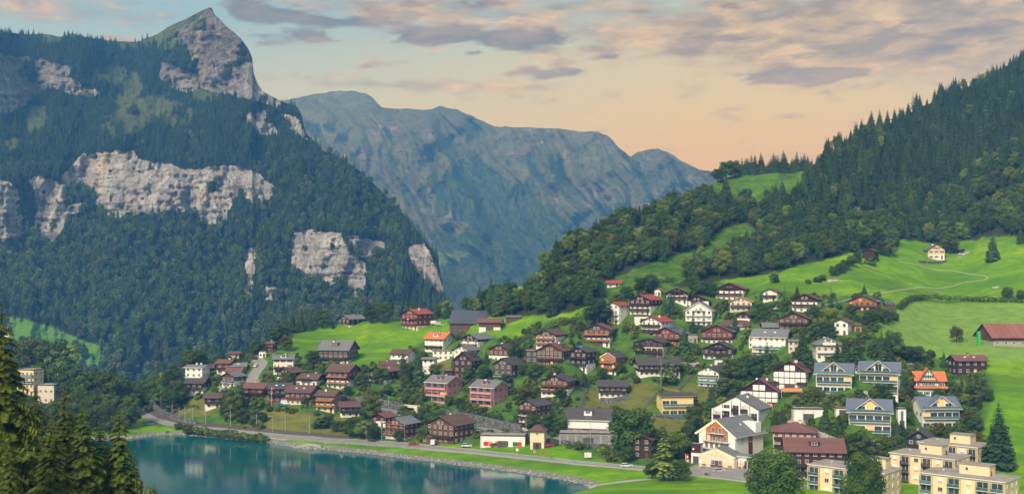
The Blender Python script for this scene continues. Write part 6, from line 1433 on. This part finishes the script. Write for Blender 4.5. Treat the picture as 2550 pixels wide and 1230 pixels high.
# ------------------------------------------------------------------ TREES AND SHRUBS OF THE VILLAGE
# (px, foot row, top row, kind, width factor)
TREES = [(728,824,766,'s'),(750,824,762,'s'),(772,822,766,'s'),(802,818,768,'b'),(829,818,798,'s'),(780,912,872,'b'),(718,966,926,'b'),(563,1022,945,'s'),(600,1020,940,'s'),(586,1032,962,'l'),(602,1056,1016,'b'),(467,1084,1054,'b'),
(640,884,846,'b'),(712,874,835,'a'),(697,842,806,'b'),(682,850,815,'b'),(475,912,868,'b'),(510,912,855,'s'),(546,908,851,'s'),(490,914,872,'b'),(360,1002,945,'b'),(380,990,932,'b'),(410,985,925,'l'),(430,990,918,'b'),(400,1014,962,'b'),(440,1010,945,'b'),(350,1012,968,'b'),(425,1025,975,'b'),(455,1000,965,'l'),
(318,1036,984,'a'),(330,1010,958,'a'),(925,806,757,'b'),(955,804,750,'b'),(985,802,744,'L'),(1012,794,742,'s'),(1030,793,738,'s'),(1487,810,742,'b',1.25),(1423,868,800,'c'),(1447,868,845,'s'),(1041,958,868,'s',1.15),(1003,932,870,'s',1.1),(1015,955,900,'b',.8),(1009,966,935,'b',.9),(947,958,915,'b'),(900,963,928,'b'),(925,1048,980,'l'),(1127,922,876,'c'),(1211,906,868,'s'),(1106,943,905,'c'),(1280,902,845,'b',.8),
(1168,948,912,'b'),(1204,950,908,'b'),(1311,1010,962,'a'),(1454,962,920,'s'),(1355,1022,988,'b'),(1025,1064,1022,'b'),(1060,1062,1012,'b'),(1090,1070,1015,'b'),(1330,1078,1030,'b'),(1365,1082,1030,'b'),(1395,1080,1036,'b'),(890,1088,1035,'b'),(906,1094,1045,'l'),(930,1096,1060,'b'),(995,1100,1068,'b'),(1055,1100,1064,'b'),
(1475,745,672,'b',1.1),(1576,846,765,'L'),(1656,782,735,'s'),(1672,778,726,'s'),(1703,884,808,'s',1.3),(1725,832,785,'s'),(1655,960,842,'L',.9),(1672,962,850,'L',.9),(1829,826,778,'s'),(1898,806,752,'b'),(1894,749,716,'c'),(1953,776,704,'c'),(1985,742,708,'s'),(1825,946,888,'l',1.1),(1860,946,878,'b'),(1885,942,884,'b'),(1910,928,846,'s'),(1999,925,812,'s',1.3),(1810,986,940,'b',1.3),(1772,1036,952,'s',1.15),
(1575,1132,1014,'b',1.2),(1728,1078,1010,'b',.8),(1532,1054,1008,'b',.8),(1690,1142,1075,'b',.9),(1715,1132,1058,'b',.8),(1662,1152,1090,'b',.8),(1653,1197,1060,'L',1.7),(1624,1193,1150,'b'),(1676,1194,1142,'b'),(1692,1196,1144,'b'),(1926,1262,1124,'G',1.25),(1930,1072,1014,'s'),(1948,1066,1008,'s'),(2055,1072,1002,'s'),(2007,1114,1080,'s'),
(2152,1275,1128,'G',.8),(2128,1152,1074,'b'),(2198,1162,1088,'b'),(2085,1082,1030,'c'),(2097,1082,1035,'c'),(2233,1102,1038,'s'),(2246,1086,1034,'c'),(2487,1165,995,'s',1.2),(2250,962,932,'s'),(2350,914,872,'s'),(2302,914,892,'c'),(2382,854,811,'a',.85),(2105,914,828,'s',1.2),(2135,916,824,'s',1.2),(2085,905,845,'s'),(2195,898,817,'s'),(2210,898,821,'s'),(2225,893,824,'b'),(2260,897,862,'b',1.3),(2282,895,860,'b',1.3),(2240,897,858,'b',1.2),
(2069,765,708,'c'),(2152,742,703,'s'),(2068,822,765,'l'),(2028,792,760,'b'),(2120,792,755,'a'),(2170,814,770,'b'),(2200,807,768,'b'),(2215,802,775,'b'),(2030,847,805,'b'),(2055,847,798,'b'),(2472,650,574,'s',1.2),(2541,606,560,'s'),(2215,640,592,'l',.9),(2195,636,600,'b'),(2130,632,600,'b'),(2365,634,580,'b'),(2325,608,568,'b'),(1928,705,680,'b'),(2510,742,714,'b'),(2541,747,722,'b'),
(2077,688,662,'b'),(2092,682,655,'b'),(2106,674,646,'b'),(2120,664,636,'b'),(2134,656,628,'b'),(2168,659,640,'b'),(2047,698,684,'b'),(2035,702,690,'b'),(2012,706,696,'b'),
(80,985,842,'b'),(48,985,870,'b'),(110,990,880,'b'),(130,992,848,'b'),(156,994,858,'l'),(178,994,905,'b'),(198,1000,920,'s'),(225,1034,955,'b'),(250,1038,922,'b'),(274,1040,930,'b'),(296,1020,975,'b'),(212,1010,930,'b'),
(1540,770,730,'b'),(1600,735,690,'b'),(1620,722,682,'b'),(1745,735,698,'b'),(1768,740,702,'b'),(1725,722,690,'b'),(1560,745,712,'b'),(1792,905,880,'b'),(1590,880,850,'b'),(1235,985,950,'b'),(1260,960,930,'b'),(1330,945,905,'b'),(1380,935,905,'l'),(1300,935,905,'b'),(1345,930,905,'b'),(1395,1000,965,'b'),(1080,935,905,'l'),(1060,958,935,'b'),(965,985,958,'b'),(995,985,962,'b'),(865,985,960,'b'),(760,1010,985,'b'),(640,1018,995,'b'),(655,1052,1025,'b'),(885,1035,1010,'b'),(820,1058,1030,'b'),(838,1075,1046,'b'),(860,1080,1045,'b'),(800,1065,1040,'l'),(875,1078,1040,'b'),(1005,1035,1008,'b'),(1120,1010,985,'b'),(1145,1018,990,'b'),(2340,1000,965,'b'),(2365,985,945,'b'),(2395,975,935,'s'),(2420,985,950,'b'),(2445,975,940,'b'),(2405,1008,980,'l'),(2430,1020,985,'b'),(2455,1000,965,'b'),(2390,1045,1005,'b'),(2410,1060,1020,'a'),(2430,1075,1035,'b'),(2190,990,955,'b'),(2215,985,950,'b'),(2180,1008,975,'b'),(2210,1010,975,'b'),(2240,1000,965,'a'),(2265,995,965,'b'),(2130,1005,975,'s'),(2145,1010,975,'s'),(2000,1015,990,'b'),(2070,1015,985,'s'),(2340,1088,1050,'a'),(2365,1095,1060,'b'),(2395,1100,1065,'b'),(2425,1110,1070,'a'),(2220,1120,1085,'b'),(1560,1150,1110,'b'),(1500,950,915,'b'),(1545,935,905,'b'),(1240,1060,1030,'b'),(1290,1070,1040,'b')]
for t_ in TREES:
    px, yb_, yt_, k = t_[:4]; wf = t_[4] if len(t_) > 4 else 1.
    g = ground(px, yb_)
    if px < 160: g = Vector(P(px, 982, ground(px, 982).y+50)); yb_ = 982
    h_ = (yb_-yt_)*g.y/F; wf *= RNG.uniform(.92, 1.08)
    if k in 'bla':
        want = 1.15 if h_ > 11 else 1.45                   # small trees are rounder
        wf *= want
        if h_ < 4.5: k = 'h'; wf *= 1.0
    if k == 's' and h_ < 12: wf *= 1.15
    plant(k, g, h_, wf, note=(px, yb_, yt_))
# the row on the crest behind the high meadow
rc = random.Random(11)
for i in range(30):
    px = 1848+i*5.6+rc.uniform(-2, 2); g = ground(px, Sf(px)+3); g = Vector((g.x*(1+14/g.y), g.y+14, g.z-1.5)); plant('s', g, rc.uniform(40, 72)*g.y/F, 1.15, label='dark spruce in the row on the crest behind the high meadow', group='spruces on the crest behind the high meadow')
for px, h_, tx in ((1787, 34, 'leftmost of three round trees on the crest at the left end of the high meadow'), (1808, 46, 'middle of three round trees on the crest at the left end of the high meadow'), (1830, 40, 'rightmost of three round trees on the crest at the left end of the high meadow')):
    g = ground(px, Sf(px)+3); plant('b', g, h_*g.y/F, 1.3, label=tx)
# foreground spruces on the near slope
for px, yt_, D_, h_, wf, tx in ((4, 742, 112, 29, 1.05, 'tallest foreground spruce cut by the left frame edge'), (88, 956, 122, 22, 1.1, 'foreground spruce second from the left frame edge'), (160, 950, 128, 23.5, 1.0, 'foreground spruce with reddish tip, middle of the left group'), (205, 985, 117, 20.5, 1.05, 'foreground spruce left of the one beside the lake'), (297, 1008, 120, 20, 1.12, 'foreground spruce rightmost of the group beside the lake'), (48, 1010, 138, 20, 1., 'shorter foreground spruce between the tallest and the second'), (128, 1020, 108, 17, 1., 'shorter foreground spruce in front of the middle pair'), (250, 1040, 132, 19, 1., 'shorter foreground spruce in the gap near the lake'), (-30, 900, 100, 24, 1., 'foreground spruce half outside the left frame edge'), (20, 1090, 92, 14, .9, 'low foreground spruce at the lower left corner'), (335, 1120, 126, 14, .9, 'low foreground spruce at the lake edge of the group'), (384, 1197, 118, 10, .8, 'small spruce tip rising at the bottom edge beside the lake')):
    v = Vector(P(px, yt_, D_)); plant('N', Vector((v.x, v.y, v.z-h_)), h_, wf*1.0, label=tx, rz=RNG.uniform(0, 6.28))
v = Vector(P(368, 1212, 116)); plant('l', Vector((v.x, v.y, v.z-9)), 9, .8, label='low pale bush-like tree at the bottom edge beside the small spruce tip')
# two trees in the far clearing
def on_sheet(S, px, py):
    j = int(np.argmin(np.abs(S['PX'][0]-px))); i = int(np.argmin(np.abs(S['PY'][:, j]-py))); return Vector((S['X'][i, j], S['D'][i, j], S['Z'][i, j]))
for px, py, h_, tx in ((188, 870, 13, 'left of two round trees in the far clearing below the mountain'), (205, 888, 15, 'right of two round trees in the far clearing below the mountain'), (212, 893, 13, 'small tree touching the right round tree in the far clearing')): plant('b', on_sheet(SB, px, py), h_, 1.1, label=tx)

# hedges: each a dense run of clipped or wild bushes
def hedge(pix, w_, h_, label, wild=True, name='hedge', n_=26, mat='bush', leaf=.5):
    pts = dense([ground(*p_) for p_ in pix], 1.5); b = MB(); r_ = random.Random(int(pix[0][0])); o0 = pts[0]
    for i, p_ in enumerate(pts):
        hh = h_*(r_.uniform(.55, 1.25) if wild else 1.); 
        for k in range(n_):
            d = Vector((r_.gauss(0, 1), r_.gauss(0, 1), r_.gauss(.3, 1))).normalized(); c_ = p_-o0+Vector((d.x*w_/2*r_.uniform(.7, 1.1), d.y*w_/2*r_.uniform(.7, 1.1), hh*.5+d.z*hh*.5))
            lean_quad(b, c_, d, leaf*r_.uniform(.7, 1.4), r_, 0, r_.random())
    o = b.obj(name, M[mat], label=label, cat='hedge', tint=True); o.location = o0; o['kind'] = 'thing'; return o
hedge([(2240, 772), (2262, 752), (2300, 746), (2400, 750), (2480, 752), (2580, 756)], 4.2, 3.0, 'long wild hedgerow between the bright meadow and the pale meadow', n_=40, leaf=.7)
hedge([(1305, 850), (1335, 835), (1375, 820), (1410, 808), (1440, 796)], 3.6, 3.2, 'wild hedgerow climbing the slope left of the brown chalet with orange balcony bands', n_=40, leaf=.7)
hedge([(2003, 988), (2022, 991), (2042, 990)], 2.2, 2.4, 'clipped green hedge below the leftmost blue-roofed block', False, n_=60)
hedge([(752, 1018), (770, 1017), (786, 1016)], 1.8, 2.2, 'clipped hedge below the flower balcony chalet', False, n_=50)
hedge([(476, 1078), (520, 1085), (560, 1090), (610, 1095), (660, 1100)], 5., 3.4, 'wild bushes along the lake shore wall left of the boat landing', n_=110, leaf=.8)
hedge([(462, 1018), (478, 1012), (492, 1018)], 1.5, 1.6, 'low round hedge on the sloping lawn above the railway', False, n_=40)
hedge([(2355, 941), (2400, 943), (2450, 938)], 2.5, 2.2, 'flowering hedge in front of the dark timber house', n_=40)
hedge([(1570, 725), (1620, 712), (1680, 700)], 3., 2.4, 'thin hedge at the edge of the green strip above the topmost chalets', n_=30, leaf=.7)
hedge([(2280, 990), (2320, 996), (2352, 992)], 2.2, 1.8, 'garden hedge at the foot of the half-timbered villa', n_=40)
hedge([(2010, 1058), (2060, 1080), (2110, 1100)], 2., 1.6, 'low planting on the bank above the curving road', n_=36)

# woods on the flat land left of the lake
mk = ((PXa > -200) & (PXa < 322) & (PYa > 1000) & (PYa < 1088) & ~((PXa > 30) & (PXa < 165) & (PYa < 1050))).astype(float)*(np.concatenate([d, np.full(PYu.shape, 50.)]) > 5)
pts, qx, qy = scatter_sheet(SA, mk, 1/38.); forest('lakeside_wood', pts, RNG.uniform(.55, 1.0, len(pts)), [joined(x, 'lakeside_form') for x in T_B+T_L[:1]])
# shrubs: random garden shrubs round the houses, kept off walls, roads and lawns
road_px = [(SHORE, 11), ([(630, 958), (626, 945), (636, 930), (648, 915), (655, 905)], 24), ([(1962, 1044), (2000, 1063), (2055, 1090), (2105, 1112)], 10), ([(1180, 1066), (1260, 1079), (1363, 1094), (1525, 1109)], 9), ([(1598, 1026), (1651, 966)], 7), ([(1468, 946), (1441, 1022)], 7), ([(1688, 974), (1733, 926)], 7)]
def near_line(px, py):
    for pts_, w_ in road_px:
        for (ax, ay), (bx_, by_) in zip(pts_[:-1], pts_[1:]):
            t_ = max(0, min(1, ((px-ax)*(bx_-ax)+(py-ay)*(by_-ay))/((bx_-ax)**2+(by_-ay)**2)))
            if math.hypot(px-ax-t_*(bx_-ax), (py-ay-t_*(by_-ay))*1.5) < w_: return True
    return False
LAWN = [[(640, 1025), (880, 1040), (900, 1085), (700, 1078), (640, 1060)], [(470, 1000), (550, 1030), (540, 1065), (440, 1052), (430, 1015)], [(1100, 1085), (1300, 1120), (1500, 1150), (1560, 1170), (1100, 1120)], [(1480, 955), (1630, 955), (1590, 1045), (1450, 1025)], [(1640, 1040), (1770, 1040), (1740, 1085), (1610, 1090)], [(1520, 850), (1640, 820), (1640, 900), (1570, 900), (1500, 870)], [(1660, 960), (1760, 960), (1760, 1010), (1640, 975)], [(2440, 900), (2600, 900), (2600, 1240), (2500, 1240), (2440, 1050)], [(1540, 1140), (1700, 1165), (1560, 1165)]]
def free(px, py, pad_=3):
    if near_line(px, py) or bool(anypoly(np.array(px), np.array(py), LAWN)): return False
    for (a, b_, yt_, yb_, _, _) in landmarks:
        if a-pad_ < px < b_+pad_ and yt_+(yb_-yt_)*.35 < py < yb_+3: return False
        if a+2 < px < b_-2 and yb_ <= py < yb_+7: return False
    return True
rs = random.Random(5); cand = []
while len(cand) < 2300:
    px, py = rs.uniform(430, 2475), rs.uniform(740, 1165)
    if bool(anypoly(np.array(px), np.array(py), VILLAGE)) and free(px, py) and fbm(np.array([px/45]), np.array([py/30]), 3, 303)[0] > -.22: cand.append((px, py))
sh_pts, sh_s = [], []
for i, (px, py) in enumerate(cand):
    g = ground(px, py); g.z -= .15; h_ = rs.choice((1.3, 1.6, 2., 2.4, 3.0, 4.2))
    if i < 330 and h_ > 1.9: plant('h', g, h_, rs.uniform(.9, 1.3), note=(px, py, py-h_*F/g.y))
    else: sh_pts.append(tuple(g)); sh_s.append(h_/2.4*.8)
nq = len(sh_pts)*2//3; forest('garden_shrubbery', sh_pts[:nq], sh_s[:nq], [joined(x, 'shrub_form') for x in T_SH]); forest('garden_pale_shrubbery', sh_pts[nq:], sh_s[nq:], [joined(x, 'pale_shrub_form') for x in T_SHL])
# rough bushes on the banks and the left shoulder
mk = (anypoly(gx, gy, BUSHY) & (PXa > -60) & (PXa < 760) & ~((PXa > 30) & (PXa < 165))).astype(float); pts, qx, qy = scatter_sheet(SA, mk, 1/22.); keep = np.array([not near_line(a, b_) for a, b_ in zip(qx, qy)]); 
keep &= np.array([all(not (a-2 < x < b_+2 and yt_-2 < y < yb_+12) for (a, b_, yt_, yb_, _, _) in landmarks) for x, y in zip(qx, qy)]) if len(qx) else keep
pts, qx, qy = pts[keep], qx[keep], qy[keep]; small = RNG.random(len(pts)) < .6
forest('bank_shrubbery', pts[small], RNG.uniform(.7, 1.6, small.sum()), [joined(x, 'bank_form') for x in T_SH])
forest('bank_trees', pts[~small & (qx < 470)], RNG.uniform(.35, .62, (~small & (qx < 470)).sum()), [joined(x, 'bank_tree_form') for x in T_B])
# boulders of the lake shore
b_ = []; rr = random.Random(3); LKs = [Vector((*LK[i], 0)) for i in range(1, 23)]
for a, c_ in zip(LKs[:-1], LKs[1:]):
    n = int((c_-a).length/.55)
    for i in range(n):
        p_ = a.lerp(c_, rr.random()); d = (c_-a).normalized(); o_ = rr.uniform(-.5, 2.6); q_ = p_+Vector((-d.y, d.x, 0))*o_; q_.z = max(-.2, height(q_.x, q_.y))+.05; b_.append((tuple(q_), rr.uniform(.25, .75)))
rk = []
for i in range(3):
    bm_ = bmesh.new(); bmesh.ops.create_icosphere(bm_, subdivisions=1, radius=.8)
    for v in bm_.verts: v.co *= rr.uniform(.7, 1.2); v.co.z *= .65
    me = bpy.data.meshes.new('boulder'); bm_.to_mesh(me); bm_.free(); me.materials.append(M['rock']); rk.append(bpy.data.objects.new('boulder_form', me))
forest('shore_rubble', [x[0] for x in b_], [x[1] for x in b_], rk)
for px, py, s_, tx in ((2482, 716, 2.0, 'grey boulder lying on the bright upper meadow at the right'), (2068, 700, 2.6, 'low rock outcrop left of the bushy gully on the meadow'), (2080, 699, 2.0, 'smaller rock outcrop beside the gully foot')):
    o = bpy.data.objects.new('boulder', rk[0].data); link(o); o.location = ground(px, py); o.scale = (s_*1.6, s_, s_*.8); tag(o, tx, 'boulder')

# ------------------------------------------------------------------ labels for planted trees
look = {'b': 'green broadleaf tree', 'G': 'large dense broadleaf tree', 'l': 'pale green broadleaf tree', 'a': 'yellowing broadleaf tree', 's': 'dark spruce', 'c': 'slim dark spruce', 'L': 'light green larch', 'h': 'green shrub'}
bag = {}
for e, k, note, h_ in trees_made:
    if 'label' in e: continue
    px, yb_, yt_ = note; best = None
    for (a, b__, t__, bb, _, ref) in landmarks:
        cx_, cy_ = (a+b__)/2, (t__+bb)/2; dx_, dy_ = px-cx_, (yt_+yb_)/2-cy_; dd = math.hypot(dx_, dy_*1.3)-(b__-a)*.3
        if best is None or dd < best[0]: best = (dd, dx_, dy_, ref, (b__-a)/2)
    _, dx_, dy_, ref, hw = best
    dr = ('right of' if dx_ > 0 else 'left of') if abs(dx_) > max(hw*.7, abs(dy_)) else ('below' if dy_ > 0 else 'behind')
    if e['category'] == 'shrub' and k in 'h' and False: pass
    bag.setdefault((look[k], dr, ref), []).append((px, h_, e))
ordn = ['first', 'second', 'third', 'fourth', 'fifth', 'sixth', 'seventh', 'eighth', 'ninth', 'tenth', 'eleventh', 'twelfth']
for (lk_, dr, ref), L_ in bag.items():
    L_.sort(key=lambda q: q[0])
    for i, (px, h_, e) in enumerate(L_):
        if len(L_) == 1: s_ = f'{lk_} {dr} the {ref}'
        elif len(L_) == 2: s_ = f'{"left" if i == 0 else "right"} one of two {lk_}s {dr} the {ref}'
        else: s_ = f'{ordn[min(i, 11)]} {lk_} from the left {dr} the {ref}'
        e['label'] = ' '.join(s_.split()[:16]); e['group'] = {'spruce': 'spruces', 'broadleaf tree': 'broadleaf trees', 'larch': 'larches', 'shrub': 'garden shrubs'}[e['category']]+' among the village houses'
print('objects', len(bpy.data.objects), 'trees', len(trees_made))
